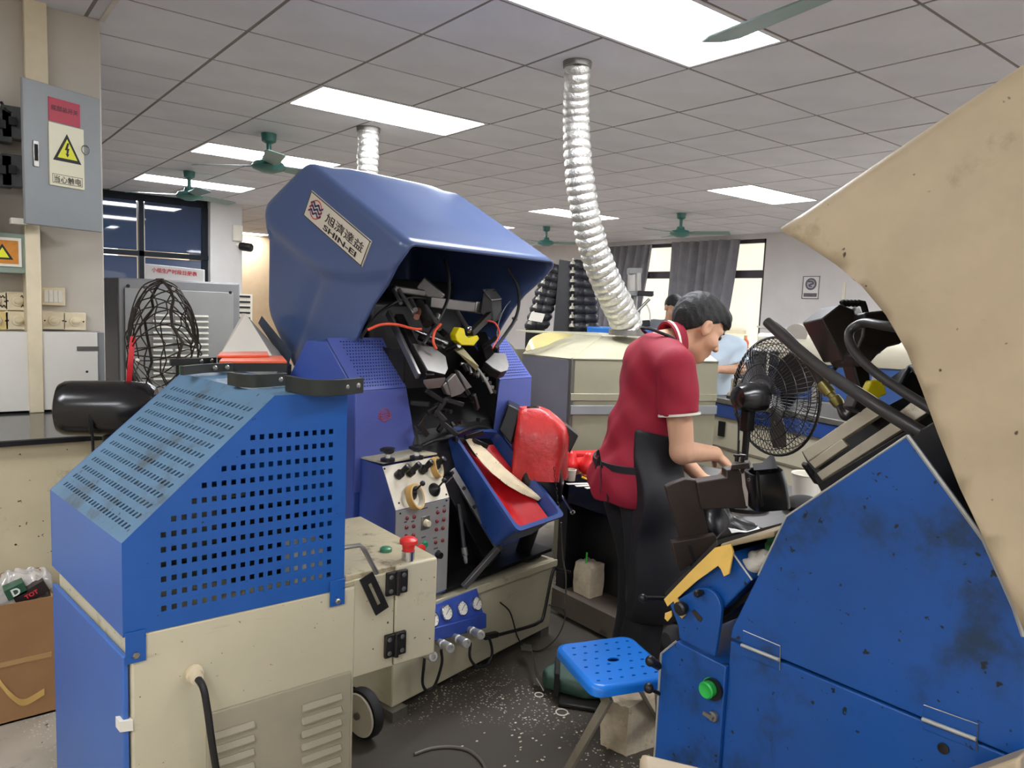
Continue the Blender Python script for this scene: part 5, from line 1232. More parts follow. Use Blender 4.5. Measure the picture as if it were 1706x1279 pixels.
ao = wk.part('apron', a.build(xf), m_apron, smooth=80, recalc=False)
bw = [xf((-.035+.155*math.cos(x), .19*math.sin(x), .945+.01*math.cos(x))) for x in [6.28319*i/36 for i in range(36)]]
wk.part('apron_tie', B().ring([[p+V((0, 0, z))+(p-xf((-.035, 0, p.z)))*e for p in bw] for z, e in ((-.012, .03), (.012, .03), (.012, -.03), (-.012, -.03))], False, True), m_apron, ao)
kn = xf((-.195, -.03, .945))
for k, (dx, dz) in enumerate(((-.03, .03), (-.045, -.01), (-.02, -.10), (.02, -.13))):
    q = xf((-.195+dx*.6, -.03-.02*k, .945+dz)); md = (kn+q)/2+V((0, 0, .02))
    wk.part('apron_bow', B().sheet([[p-V((0, 0, .011)), p+V((0, 0, .011))] for p in catmull([kn, md, q], 5)], .003), m_apron, ao)
n0 = xf((.0, -.05, 1.40)); wk.part('apron_strap', B().tube([xf((.08, -.10, 1.33)), xf((.05, -.09, 1.40)), xf((-.02, -.05, 1.435)), xf((-.03, 0, 1.44)), xf((-.02, .05, 1.435)), xf((.06, .09, 1.39))], .006, 6, 5), m_apron, ao)
wk.part('cable', B().tube([xf((-.08, -.17, .82)), xf((.02, -.215, .66)), xf((.06, -.23, .5)), xf((.12, -.24, .42))], .004), m_cable, ao)
# second worker in pale blue further back, third one only a crown of hair
def stand(name, label, O, az, cloth, sc=1, lean=.0, dz=0):
    J2 = dict(head=(.05+lean, 0, 1.55+dz), hdir=(.9, 0, -.4), neck0=(.0+lean*.7, 0, 1.42+dz), neck1=(.03+lean, 0, 1.49+dz), chest=(.0+lean*.5, 0, 1.25+dz*.8), waist=(-.01, 0, 1.05), pelvis=(-.02, 0, .92),
              shr=(.0+lean*.5, -.185, 1.36+dz), elr=(.06, -.24, 1.10), wrr=(.28, -.12, 1.12), handr=(1, .3, -.3), thumbr=(.1, .9, .3), curlr=(0, 0, -1), bendr=.6,
              shl=(.0+lean*.5, .185, 1.36+dz), ell=(.06, .24, 1.10), wrl=(.28, .12, 1.10), handl=(1, -.3, -.3), thumbl=(.1, -.9, .3), curll=(0, 0, -1), bendl=.6,
              hipr=(-.02, -.09, .88), knr=(.0, -.10, .48), anr=(-.03, -.10, .085), hipl=(-.02, .09, .88), knl=(.0, .10, .48), anl=(-.03, .10, .085))
    return human(name, label, O, az, J2, .012, cloth, m_hair)
p = PD(1186, 600, 5.75)
stand('person', 'second worker in a pale blue work coat, behind the bending worker by the conveyor', (p.x, p.y, 0), 250, dict(m=mat('pale_blue_coat', (206, 224, 238), .8, var=.05, bump=.1, bs=200), hem=.62, sleeve=.75, ease=.03, tm=mat('grey_trousers', (70, 74, 84), .8)), dz=-.1, lean=.06)
p = PD(1118, 540, 7.2)
stand('person', 'far worker showing only black hair above the bending worker\'s collar', (p.x, p.y, 0), 200, dict(m=mat('grey_shirt', (120, 124, 132), .8), hem=.7, sleeve=.5, ease=.02), lean=-.02)
# ================================================================== stool, blocks, pedal, floor bits
m_seat = mat('seat_blue_plastic', (28, 124, 224), .35, var=.04, vs=6, coat=.15)
SZ = .45
cs = [PZ(930, 1066, SZ), PZ(1062, 1060, SZ), PZ(1112, 1122, SZ), PZ(984, 1156, SZ)]
sc_ = sum(cs, V())/4; e1 = ((cs[1]-cs[0])+(cs[2]-cs[3])).normalized(); e2 = V((-e1.y, e1.x, 0)); hx_ = ((cs[1]-cs[0]).length+(cs[2]-cs[3]).length)/4; hy_ = abs((cs[3]-cs[0]).dot(e2)+(cs[2]-cs[1]).dot(e2))/4
st = T('folding_stool', 'blue plastic folding stool with a drain-holed seat and pale metal legs', 'stool', (sc_.x, sc_.y, 0))
def sq(s_, dz, r=.035, sx=hx_, sy=hy_):
    out = []
    for i, (a, b) in enumerate(((1, 1), (-1, 1), (-1, -1), (1, -1))):
        for k in range(5):
            an = (i+k/4)*math.pi/2; out.append(sc_*1+V((0, 0, dz))+e1*(a*(sx-s_-r)+r*math.cos(an))+e2*(b*(sy-s_-r)+r*math.sin(an)))
    return out
hs = []
for i in range(6):
    for j in range(6):
        u_, v_ = -.7+i*.28+(.07 if j % 2 else -.05), -.72+j*.285
        if abs(u_) < .12 and abs(v_) < .16: continue
        hs.append([(u_*hx_+.0045*math.cos(q*1.0472)*1.6, v_*hy_+.0045*math.sin(q*1.0472)) for q in range(6)])
hs.append([(.02*math.cos(q*.5236), .013*math.sin(q*.5236)) for q in range(12)])
top2 = [((p-sc_).dot(e1), (p-sc_).dot(e2)) for p in sq(.012, 0)]
st.part('seat', B().panel(top2, hs, lambda a, b: sc_+e1*a+e2*b, (0, 0, -.004)), m_seat)
st.part('seat_rim', B().ring([sq(.012, 0), sq(.003, -.003), sq(0, -.012), sq(0, -.03), sq(.006, -.03), sq(.006, -.012), sq(.012, -.004)], False, True), m_seat, smooth=60)
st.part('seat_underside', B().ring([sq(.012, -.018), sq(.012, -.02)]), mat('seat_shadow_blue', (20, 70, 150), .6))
m_leg = mat('stool_leg_metal', (176, 168, 148), .5, .4, var=.12, dirt=((80, 66, 50), .4, 12))
tp1 = [sc_+e1*hx_*.7*s_-e2*hy_*.9+V((0, 0, -.03)) for s_ in (-1, 1)]; tp2 = [sc_+e1*hx_*.6*s_+e2*hy_*.9+V((0, 0, -.03)) for s_ in (-1, 1)]
f1 = PZ(942, 1290, 0); 
for k, s_ in enumerate((-1, 1)):
    top = PD(1016, 1160, dep(sc_)-.06) if s_ < 0 else tp1[1]; foot = f1 if s_ < 0 else PZ(1112, 1232, 0)
    if s_ > 0: top = tp2[1]
    st.part('leg', B().bar(top, foot, .03, .014, e1), m_leg, bev=.002)
    st.part('leg', B().bar(tp1[k]+e2*.03, PZ(1012, 1192, 0) if k == 0 else PZ(1098, 1212, 0), .028, .012, e1), m_leg, bev=.002)
st.part('cross_rod', B().cyl(tp2[0], tp2[1], .006), m_leg)
m_foam = mat('dirty_paper_block', (224, 208, 178), .85, var=.12, vs=14, dirt=((110, 88, 64), .55, 12), bump=.5, bs=35)
c0 = PZ(1043, 1260, 0); vl = (PZ(1000, 1240, 0)-c0); vr = (PZ(1102, 1240, 0)-c0); ze = .175
def foam(c0, vl, vr, h, sag):
    g = []
    N = 7
    pts = [c0+vl*(1-i/N) for i in range(N)]+[c0+vr*(i/N) for i in range(N)]+[c0+vr+vl*(i/N) for i in range(N)]+[c0+vr*(1-i/N)+vl for i in range(N)]
    rnd = random.Random(7); cc = c0+(vl+vr)/2; rows = []
    for k in range(7):
        t_ = k/6; rows.append([p+(p-cc)*(.06*math.sin(t_*3.14)+rnd.uniform(-.03, .03))+V((0, 0, h*t_+(rnd.uniform(-.006, .006) if 0 < k else 0)+sag*(p-c0).dot(vr.normalized())*t_)) for p in pts])
    rows.append([cc+(p-cc)*.6+V((0, 0, h*1.03+rnd.uniform(-.004, .006))) for p in pts])
    return B().ring(rows)
tt = T('paper_block', 'dirty paper-wrapped foam block on the floor beneath the blue stool', 'block', c0+(vl+vr)/2, 'dirty wrapped blocks')
tt.part('block', foam(c0, vl, vr, ze, .05), m_foam, smooth=50)
# green foot pedal
m_ped = mat('pedal_green', (46, 76, 62), .5, var=.2, vs=10, dirt=((24, 22, 20), .5, 10))
pc_ = PZ(950, 1172, 0); pr = (RT-UP*RT.z).copy(); pr = V((RT.x, RT.y, 0)).normalized(); pf = V((FW.x, FW.y, 0)).normalized()
pt = T('foot_pedal', 'dark green cast foot pedal on the floor under the blue stool', 'foot pedal', pc_)
pt.part('pedal_base', B().hexa([pc_+pr*a+pf*b_+V((0, 0, z)) for z in (.003, .02) for a, b_ in ((-.05, -.03), (.12, -.07), (.16, .1), (-.02, .16))]), m_blackmt, bev=.005)
fp_ = Field((-.14, -.12, .0), (.2, .22, .2), .007); fp_.cap((-.06, .09, .055), (.08, .02, .04), .05, .04, k=.01); fp_.cap((-.02, .13, .07), (.12, .08, .05), .05, .04, k=.01); fp_.cut((0, 0, .022), (0, 0, -1)); fp_.cut((0, .1, .10), (-.1, -.25, 1)); fp_.cut((-.09, 0, 0), (-1, -.2, .1)); fp_.cut((0, -.02, .0), (.1, -1, .2))
pt.part('pedal_housing', fp_.build(lambda p: pc_+pr*float(p[0])+pf*float(p[1])+V((0, 0, float(p[2])))), m_ped, smooth=60)
pt.part('pedal_band', B().hexa([pc_+pr*a+pf*b_+V((0, 0, z)) for z in (.02, .115) for a, b_ in ((-.065, .01), (-.045, .0), (-.035, .14), (-.055, .15))]), m_rub, bev=.004)
pt.part('pedal_bracket', B().sheet([[p, p+pf*.06] for p in (PZ(868, 1095, .02)+V((0, 0, .03)), PZ(885, 1105, .02)+V((0, 0, .05)), PZ(892, 1150, 0)+V((0, 0, .05)), PZ(905, 1155, 0)+V((0, 0, .01)))], .004), m_steel)
for k, (px, py, r, lb) in enumerate(((936, 1186, .022, 'loose pale rubber ring on the oily floor in front of the green pedal'), (898, 1157, .016, 'white rubber ring on the floor beside the green pedal bracket'))):
    q = PZ(px, py, .003); solo('rubber_ring', lb, 'rubber ring', B().loop(q, (0, 0, 1), r, .0022, 24, 6), m_white, q, 'loose rubber rings on the floor')
solo('floor_cable', 'grey cable curving over the oily floor at the bottom edge of the picture', 'cable', B().tube([PZ(x, y, .006) for x, y in ((690, 1256), (720, 1246), (755, 1244), (785, 1252), (806, 1275), (812, 1310))], .0055, 8, 6), mat('grey_cable', (96, 88, 78), .5), PZ(755, 1244, .006))
rs = random.Random(5)
b = B()
for k in range(90):
    q = PZ(rs.gauss(920, 70), rs.gauss(1215, 45), .0015); b.ell(q, rs.uniform(.003, .007), rs.uniform(.002, .005), .0014, 6, 4)
solo('foam_crumbs', 'scattered pale foam crumbs on the dark oily floor by the stool', 'crumbs', b, mat('crumb_white', (206, 198, 178), .8), PZ(920, 1215, 0), kind='stuff')
# ================================================================== bench behind the worker
BZ = .72
cA = PZ(935, 801, BZ); bxl = 2.42; bxr = bxl+.74; byt = 2.66; byb = 1.25
m_bench = mat('bench_black', (34, 33, 34), .35, var=.2, vs=6, dirt=((90, 84, 76), .25, 8))
bt = T('workbench', 'long black workbench behind the bending worker with a grimy top and lower shelf', 'workbench', ((bxl+bxr)/2, (byt+byb)/2, 0))
bt.part('bench_top', B().box(bxl, bxr, byb, byt, BZ-.035, BZ), mat('bench_top_grey', (66, 62, 58), .4, var=.2, vs=5, dirt=((30, 28, 28), .5, 6)), bev=.004)
bt.part('front_apron', B().box(bxl+.02, bxl+.04, byb, byt-.02, BZ-.16, BZ-.035), m_bench)
for x in (bxl+.05, bxr-.05):
    for y in (byb+.05, byt-.05): bt.part('leg', B().box(x-.03, x+.03, y-.03, y+.03, 0, BZ-.035), m_bench)
bt.part('end_panel', B().box(bxl+.03, bxr-.03, byt-.045, byt-.03, 0, BZ-.035), m_bench)
bt.part('lower_shelf', B().box(bxl-.02, bxr-.02, byb+.1, byt-.02, .08, .12), mat('shelf_grey_brown', (98, 88, 76), .6, var=.1, dirt=((40, 34, 28), .6, 6)), bev=.003)
bt.part('shelf_edge', B().box(bxl-.03, bxl-.02, byb+.1, byt, .02, .13), MATS['shelf_grey_brown'])
bt.part('shade_block', B().box(bxl+.16, bxr-.1, byb+.05, byt-.05, .125, .68), m_bench)  # black block added under the bench to stand in for its shade
q = PX(967, 1000, bxl+.04); q.z = .121
vv = V((.10, -.03, 0)); 
tt = T('paper_block', 'pale ragged wrapped block on the bench shelf with a green straw standing in it', 'block', q+V((.05, 0, 0)), 'dirty wrapped blocks')
tt.part('block', foam(q-V((0, -.05, 0)), V((.0, -.11, 0)), V((.09, 0, 0)), .155, 0), m_foam, smooth=50)
gp_ = PX(977, 935, bxl+.06); solo('green_straw', 'thin bright green straw standing in the ragged block', 'straw', B().cyl(V((gp_.x, gp_.y, gp_.z-.08)), V((gp_.x, gp_.y, gp_.z+.045)), .005), mat('straw_green', (70, 200, 60), .4), V((gp_.x, gp_.y, gp_.z-.05)))
# red pieces, cup, strips on the bench
m_redb = mat('bright_red_leather', (222, 36, 36), .35, var=.1, vs=8)
def shoe_upper(label, px, py, ang, L_=.24, m_=m_redb):
    q = PZ(px, py, BZ+.03); d = V((math.cos(ang), math.sin(ang), 0)); n = V((-d.y, d.x, 0))
    fl_ = Field((-.16, -.07, -.03), (.16, .07, .1), .008); fl_.cap((-.09, 0, .012), (.09, 0, .0), .036, .028, k=.02); fl_.cap((-.09, 0, .02), (-.08, 0, .06), .035, .026, k=.02); fl_.cut((0, 0, -.028), (0, 0, -1))
    t_ = T('shoe_upper', label, 'shoe', V((q.x, q.y, BZ)), 'red shoes heaped on the bench')
    mp_ = lambda p: V((q.x, q.y, BZ+.03))+d*float(p[0])+n*float(p[1])+V((0, 0, float(p[2])))
    t_.part('upper', fl_.build(mp_), m_, smooth=70)
    so_ = [mp_((.1*math.cos(a)*1.15, .034*math.sin(a), -.03)) for a in [6.283*i/18 for i in range(18)]]
    t_.part('sole', B().prism(so_, (0, 0, .007)), mat('sole_tan', (206, 140, 120), .6))
shoe_upper('bright red shoe upper lying in front by the red draped machine head', 962, 775, .4)
shoe_upper('bright red shoe upper behind the front one on the bench', 985, 762, 2.2)
shoe_upper('red shoe upper tucked against the worker\'s back', 1008, 782, -.5)
q = PZ(950, 800, BZ); t_ = T('plastic_cup', 'small clear white plastic cup on the bench beside the red shoes', 'cup', q)
t_.part('cup', B().lathe(q, (0, 0, 1), [(0, .022), (.052, .026), (.052, .0235), (.004, .02)], 20), mat('cup_plastic', (214, 206, 190), .3, spec=.5)); t_.part('lid_rim', B().loop(q+V((0, 0, .05)), (0, 0, 1), .026, .002, 20, 5), m_white)
for k, (pts, c, lb) in enumerate((([(972, 792), (990, 788), (1012, 793)], (236, 110, 40), 'orange cord strip on the bench by the cup'), ([(970, 795), (984, 799), (1010, 798)], (236, 190, 60), 'yellow cord strip on the bench by the cup'))):
    P_ = [PZ(x, y, BZ+.006) for x, y in pts]; solo('cord_strip', lb, 'cord', B().tube(P_, .0055, 6, 5), mat('cord_%d' % k, c, .5), P_[1], 'coloured cords on the bench')
for k, (x, y, lb) in enumerate(((962, 806, 'white paper strip nearest the cup on the bench'), (976, 809, 'middle white paper strip on the bench beside the worker'), (992, 812, 'white paper strip against the worker\'s hip'))):
    q = PZ(x, y, BZ+.002+.001*k); d = V((.9, -.4+.1*k, 0)).normalized(); n = V((-d.y, d.x, 0)); solo('paper_strip', lb, 'paper', B().hexa([q+d*a*.05+n*b_*.012+V((0, 0, z)) for z in (0, .002) for a, b_ in ((-1, -1), (1, -1), (1, 1), (-1, 1))]), mat('strip_white', (220, 216, 206), .6), q, 'paper strips on the bench')
q = PZ(990, 742, BZ); t_ = T('pink_tray', 'translucent pinkish red plastic tray at the back of the bench', 'tray', V((q.x, q.y, BZ)))
u_ = V((.8, -.6, 0)); w_ = V((.6, .8, 0))
t_.part('tray_shell', B().hexa([V((q.x, q.y, BZ+z))+u_*a+w_*b_ for z in (.001, .085) for a, b_ in ((-.1, 0), (.14, 0), (.14, .12), (-.1, .12))]), mat('tray_pink', (222, 110, 92), .4, var=.1), bev=.01)
for k, (pts, lb) in enumerate(((((932, 822), (957, 856)), 'chrome spanner sticking out below the chain, left of the workbench'),)):
    a_, b_ = PX(933, 818, bxl-.004), PX(954, 853, bxl-.006); t_ = T('spanner', lb, 'spanner', b_); t_.part('handle', B().bar(a_, b_, .015, .010), m_chrome, bev=.001); t_.part('jaw', B().loop(b_, -FW, .009, .004, 14, 5), m_chrome)
# white paper, held boot, black pads, bucket
q = PZ(1238, 882, BZ); X_ = V((.78, -.62, 0)); Y_ = V((.62, .78, 0))
g = [[V((q.x, q.y, BZ+.004+.006*math.sin(i+j)))+X_*(-.06+.12*i/5)+Y_*(-.06+.14*j/5) for i in range(6)] for j in range(6)]
solo('white_cloth', 'white crumpled paper under the boot on the bench right of the worker', 'paper', B().sheet(g, .0015), mat('paper_white', (232, 230, 226), .7, var=.03), q, smooth=80)
m_boot = mat('black_leather', (24, 23, 24), .3, var=.2, vs=10, coat=.25)
bf = Field((-.16, -.09, -.05), (.16, .09, .22), .007); bf.cap((-.02, 0, .02), (.11, 0, -.01), .05, .04, k=.03); bf.cap((-.03, 0, .02), (-.02, 0, .12), .055, .05, k=.03); bf.cut((0, 0, .15), (0, 0, 1)); bf.cut((0, 0, -.04), (0, 0, -1)); bf.wave(lambda x, y, z: .003*np.sin(60*x+50*z))
q = PD(1200, 868, 2.75); t_ = T('black_boot', 'glossy black boot held in the worker\'s lowered left hand over the white paper', 'boot', V((q.x, q.y, q.z-.05)))
t_.part('boot_shell', bf.build(lambda p: q+RT*float(p[0])+V((FW.x, FW.y, 0))*float(p[1])+UP*float(p[2]-.03)), m_boot, smooth=70)
t_.part('lace', B().tube([PD(1205, 845, 2.5), PD(1215, 870, 2.5), PD(1200, 890, 2.52), PD(1185, 905, 2.52)], .003, 6, 5), mat('lace_grey', (90, 88, 88), .6))
q = PZ(1335, 838, BZ+.02); t_ = solo('black_pad', 'dark oval rubber pad on the bench at the blue panel edge', 'pad', B().ell(q, .10, .065, .03, 20, 10), m_rub, q-V((0, 0, .03)))
q = PZ(1342, 826, BZ); t_ = T('white_bucket', 'white plastic tub on the bench behind the aluminium slides', 'tub', q)
t_.part('tub', B().lathe(q, (0, 0, 1), [(0, .055), (.10, .065), (.10, .06), (.01, .05)], 24), m_white); t_.part('tub_rim', B().loop(q+V((0, 0, .10)), (0, 0, 1), .064, .004, 24, 6), m_white)
# ================================================================== red leather draped head beside the machine
rd = 3.22
def ring_at(y, hw, fold, cx=898, ph=0, dh=.8):
    c_ = PD(cx, y, rd); s_ = rd/FPX; out = []
    fx = V((FW.x, FW.y, 0)).normalized()
    for i in range(40):
        a_ = 6.28319*i/40; r = 1+fold*(math.sin(5*a_+ph+.8*math.sin(2*a_))+.5*abs(math.sin(4.5*a_+2+ph))-.25); sx = math.copysign(abs(math.cos(a_))**.75, math.cos(a_)); sy = math.copysign(abs(math.sin(a_))**.75, math.sin(a_))
        out.append(c_+RT*hw*s_*r*sx+fx*hw*s_*dh*r*sy)
    return out
t_ = T('draped_press_head', 'red leather draped over a black press head standing beside the blue tray', 'press', MA.p(.84, .12, .366))
rows = [ring_at(683, 10, .03, 884), ring_at(678, 18, .05, 884), ring_at(683, 26, .10, 887), ring_at(696, 34, .14, 893, .1), ring_at(712, 43, .13, 899, .2), ring_at(728, 46, .09, 900, .5), ring_at(748, 46, .08, 899, .9), ring_at(768, 45, .10, 898, 1.2), ring_at(784, 44, .15, 897, 1.4), ring_at(794, 43, .19, 896, 1.5), ring_at(790, 40, .17, 896, 1.5), ring_at(770, 38, .05, 898, 1.2)]
rows = [[p+V((0, 0, .014*math.sin(i*.9+2*math.sin(i*.5))*(j/11)**2)) for i, p in enumerate(r)] for j, r in enumerate(rows)]
t_.part('leather_cover', B().ring(rows), mat('red_leather_soft', (206, 50, 48), .38, var=.12, vs=9, coat=.15, bump=.5, bs=22), smooth=50)
t_.part('black_cheek', B().prism([PD(x, y, rd-.03) for x, y in ((831, 716), (846, 673), (867, 683), (852, 742))], V((FW.x, FW.y, 0))*.16), m_blackpl, bev=.006)
t_.part('black_cheek', B().prism([PD(x, y, rd) for x, y in ((942, 708), (964, 726), (949, 756), (940, 735))], V((FW.x, FW.y, 0))*.12), m_blackpl, bev=.005)
t_.part('top_flange', B().loop(PD(888, 679, rd), (0, 0, 1), .022, .006, 20, 6), m_blackmt)
t_.part('black_skirt', B().ring([ring_at(770, 38, .03, 900), ring_at(800, 40, .04, 900), ring_at(835, 30, .05, 905), ring_at(845, 24, .02, 905)]), m_boot, smooth=70)
pb = PD(902, 830, rd); t_.part('stand_post', B().cyl(MA.p(.86, .10, .372), pb, .035), m_oil); t_.part('stand_base', B().lathe(MA.p(.86, .10, .366), (0, 0, 1), [(0, .07), (.015, .09), (.03, .05)], 20), m_oil)
for k in range(12):
    c_ = PD(924+.5*k, 780+6*k, rd-.13); t_.part('chain_link', B().loop(c_, RT if k % 2 else FW, .0045, .0014, 10, 4, .008), m_blackmt)
# ================================================================== heat tunnel with duct
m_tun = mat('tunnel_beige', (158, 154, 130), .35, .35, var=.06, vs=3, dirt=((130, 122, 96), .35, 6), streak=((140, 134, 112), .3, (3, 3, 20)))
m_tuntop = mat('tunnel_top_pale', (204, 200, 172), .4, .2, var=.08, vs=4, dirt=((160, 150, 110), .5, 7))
tA, tB_, tC = PD(953, 598, 4.0), PD(1197, 601, 4.26), PD(871, 590, 4.28)
zf = (tA.z+tB_.z+tC.z)/3
for p in (tA, tB_, tC): p.z = zf
bA, bC, bB = PD(1002, 560, 4.55), PD(905, 553, 4.75), PD(1150, 563, 4.75); zt2 = bA.z
for p in (bA, bB, bC): p.z = zt2
lo = lambda p, z=.55: V((p.x, p.y, z))
back = tC+(tB_-tA)*1.0; bkB = tB_+(tC-tA)*2.2; bkC = tC+(tB_-tA)*.0+(tC-tA)*1.2
tu = T('heat_tunnel', 'beige sheet metal heating tunnel with sloping top below the silver duct', 'oven', V(((tA.x+bkB.x)/2, (tA.y+bkB.y)/2, 0)))
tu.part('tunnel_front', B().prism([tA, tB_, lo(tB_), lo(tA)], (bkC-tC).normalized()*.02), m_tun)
tu.part('tunnel_side', B().prism([tA, lo(tA), lo(tC), tC], (tB_-tA).normalized()*.02), mat('tunnel_side_shaded', (132, 130, 136), .45, .2, var=.05))  # bluish-dark shading of this face is put in its colour
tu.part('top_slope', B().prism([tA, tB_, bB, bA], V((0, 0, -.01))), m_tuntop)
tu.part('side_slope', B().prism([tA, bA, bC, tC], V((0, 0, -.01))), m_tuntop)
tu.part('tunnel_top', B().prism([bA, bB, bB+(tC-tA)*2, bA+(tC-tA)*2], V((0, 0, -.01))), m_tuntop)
tu.part('tunnel_rear', B().prism([bkB, bkC, lo(bkC), lo(bkB)], (tC-tA).normalized()*.02), m_tun)
fn_ = (tB_-tA).cross(V((0, 0, 1))).normalized(); fn_ = fn_ if fn_.dot(FW) < 0 else -fn_
bz1, bz0 = PD(1000, 656, 4.05).z, PD(1000, 668, 4.05).z
tu.part('front_band', B().prism([V((tA.x, tA.y, bz1))+fn_*.012, V((tB_.x, tB_.y, bz1))+fn_*.012, V((tB_.x, tB_.y, bz0))+fn_*.012, V((tA.x, tA.y, bz0))+fn_*.012], -fn_*.012), m_tun, bev=.002)
tu.part('lower_band', B().prism([V((tA.x, tA.y, .98))+fn_*.02, V((tB_.x, tB_.y, .98))+fn_*.02, V((tB_.x, tB_.y, .93))+fn_*.02, V((tA.x, tA.y, .93))+fn_*.02], -fn_*.02), m_greysheet, bev=.002)
tu.part('ridge_seam', B().tube([tA, bA], .006, 6, 1), m_tuntop); tu.part('edge_seam', B().tube([tA, tB_], .005, 6, 1), m_tun)
rl0 = V((tC.x, tC.y, zf-.02))
cy = (tC-tA).normalized(); 
tu.part('side_barrel', B().ring([[tC+cy*o_+V((0, 0, -.28))+(cy.cross(V((0, 0, 1))))*0+RT*(-.12+.14*math.cos(a_))+V((0, 0, .36*math.sin(a_))) for a_ in [math.pi*i/14 for i in range(15)]]+[tC+cy*o_+RT*(-.26)+V((0, 0, -.8)), tC+cy*o_+RT*.02+V((0, 0, -.8))][::-1] for o_ in (.0, .5)]), m_tun, smooth=40)
arch = catmull([PD(875, 583, 4.27), PD(885, 566, 4.3), PD(905, 557, 4.4), PD(930, 556, 4.45), PD(953, 559, 4.5)], 5)
lowr = catmull([PD(876, 587, 4.25), PD(892, 583, 4.2), PD(912, 577, 4.25), PD(930, 568, 4.35), PD(955, 561, 4.5)], 5)
tu.part('tape_strip', B().sheet([[p+V((0, 0, .008)), q+V((0, 0, .008))] for p, q in zip(arch, lowr)], .002), mat('yellowed_tape', (196, 182, 122), .3, var=.12))
tu.part('frame_leg', B().box(0, .001, 0, .001, 0, .001), m_tun) if 0 else None
for p in (tA, tB_, bkB, bkC): tu.part('leg', B().box(p.x-.03+.04*(1 if p is tA or p is bkC else -1), p.x+.03+.04*(1 if p is tA or p is bkC else -1), p.y+.03, p.y+.09, 0, .56), m_tun)
m_foil = mat('silver_foil', (214, 212, 206), .28, .85, var=.12, vs=30, bump=.8, bs=70)
def duct(label, pts, r0, r1, nr, name='flexible_duct'):
    P = catmull(pts, 26); L_ = len(P); rr_ = random.Random(L_)
    ph = [rr_.uniform(.75, 1.25) for _ in range(nr+2)]
    t = T(name, label, 'duct', P[-1], 'silver flexible ducts')
    def rad(s_): k = s_*nr; return (r0+(r1-r0)*s_)*(1+.12*abs(math.sin(math.pi*k))**.6*ph[int(k)]-.05)
    b = B(); P2 = []
    N = nr*5
    cum = [0]
    for a_, c_ in zip(P, P[1:]): cum.append(cum[-1]+(c_-a_).length)
    for i in range(N+1):
        s_ = cum[-1]*i/N; k = next(j for j in range(1, L_) if cum[j] >= s_-1e-9); f_ = (s_-cum[k-1])/(cum[k]-cum[k-1]); P2.append(P[k-1]*(1-f_)+P[k]*f_)
    b.tube(P2, rad, 20, 1)
    for i, v in enumerate(b.v): b.v[i] = v+V((math.sin(i*12.9), math.sin(i*78.2), math.sin(i*37.7)))*.0022
    t.part('duct_sleeve', b, m_foil, smooth=50)
    t.part('ceiling_collar', B().lathe(P[0]+V((0, 0, -.03)), (0, 0, 1), [(0, r0*1.15), (.035, r0*1.2)], 20), m_alum)
    return t, P
d0 = PZ(962, 103, CZ-.002); 
pts = [d0]+[PD(x, y, d_) for x, y, d_ in ((960, 190, 4.02), (963, 270, 4.06), (972, 340, 4.12), (986, 405, 4.2), (1008, 465, 4.3), (1032, 515, 4.42), (1046, 546, 4.5))]
du, P_ = duct('long silver foil duct curving down from the ceiling onto the beige tunnel', pts, .064, .090, 34)
e = P_[-1]; du.part('base_collar', B().lathe(e-V((0, 0, .045)), (0, 0, 1), [(0, .115), (.03, .115), (.032, .098), (.06, .098)], 22), m_alum)
d2 = PZ(614, 213, CZ-.002)
duct('straight silver foil duct hanging from the ceiling behind the blue hood', [d2, d2-V((.0, 0, .4)), d2-V((0, 0, .8)), d2-V((-.02, 0, 1.22))], .075, .08, 26)
t_ = T('fume_cabinet', 'fume cabinet under the straight duct, hidden behind the blue machine', 'cabinet', V((d2.x, d2.y, 0)))
t_.part('cabinet_body', B().box(d2.x-.3, d2.x+.4, d2.y-.3, d2.y+.3, 0, 1.5), m_tun, bev=.01); t_.part('outlet_collar', B().lathe((d2.x, d2.y, 1.5), (0, 0, 1), [(0, .1), (.08, .09)], 20), m_alum)
# ================================================================== pedestal fan right of the worker
fc = PD(1290, 660, 3.05); ax_ = (RT*.92+FW*.39+UP*.02).normalized(); vx = (UP-ax_*UP.dot(ax_)).normalized(); vy = ax_.cross(vx); RR = .243
t = T('pedestal_fan', 'black pedestal fan with a round wire cage standing on the bench right of the worker', 'fan', V((fc.x, fc.y, BZ)))
def cg(a_, r, s_): return fc+ax_*(s_*.075*math.sqrt(max(0, 1-r*r)))+(vx*math.cos(a_)+vy*math.sin(a_))*RR*r
m_fan = mat('fan_black_wire', (30, 28, 27), .4, .4, var=.1)
b = B(); b2 = B()
for k in range(72):
    a_ = 6.28319*k/72
    b.tube([cg(a_+.5*(1-r), r, 1) for r in (.16, .35, .55, .75, .9, .97, 1)], .0016, 4, 2); b2.tube([cg(a_, r, -1) for r in (.3, .5, .75, .9, .97, 1)], .0016, 4, 2)
for r in (.18, .38, .56, .74, .90):
    b.loop(fc+ax_*(.075*math.sqrt(1-r*r)), ax_, RR*r, .002, 48, 4)
    if r > .3: b2.loop(fc-ax_*(.075*math.sqrt(1-r*r)), ax_, RR*r, .002, 48, 4)
t.part('front_cage', b, m_fan, stuff=True); t.part('rear_cage', b2, m_fan, stuff=True)
t.part('rim', B().loop(fc, ax_, RR, .006, 48, 6), m_fan)
t.part('badge', B().lathe(fc+ax_*.072, ax_, [(0, .04), (.008, .036)], 18), mm)
t.part('motor', B().lathe(fc-ax_*.05, -ax_, [(0, .03), (.02, .06), (.10, .062), (.14, .045), (.15, .02)], 20), mm)
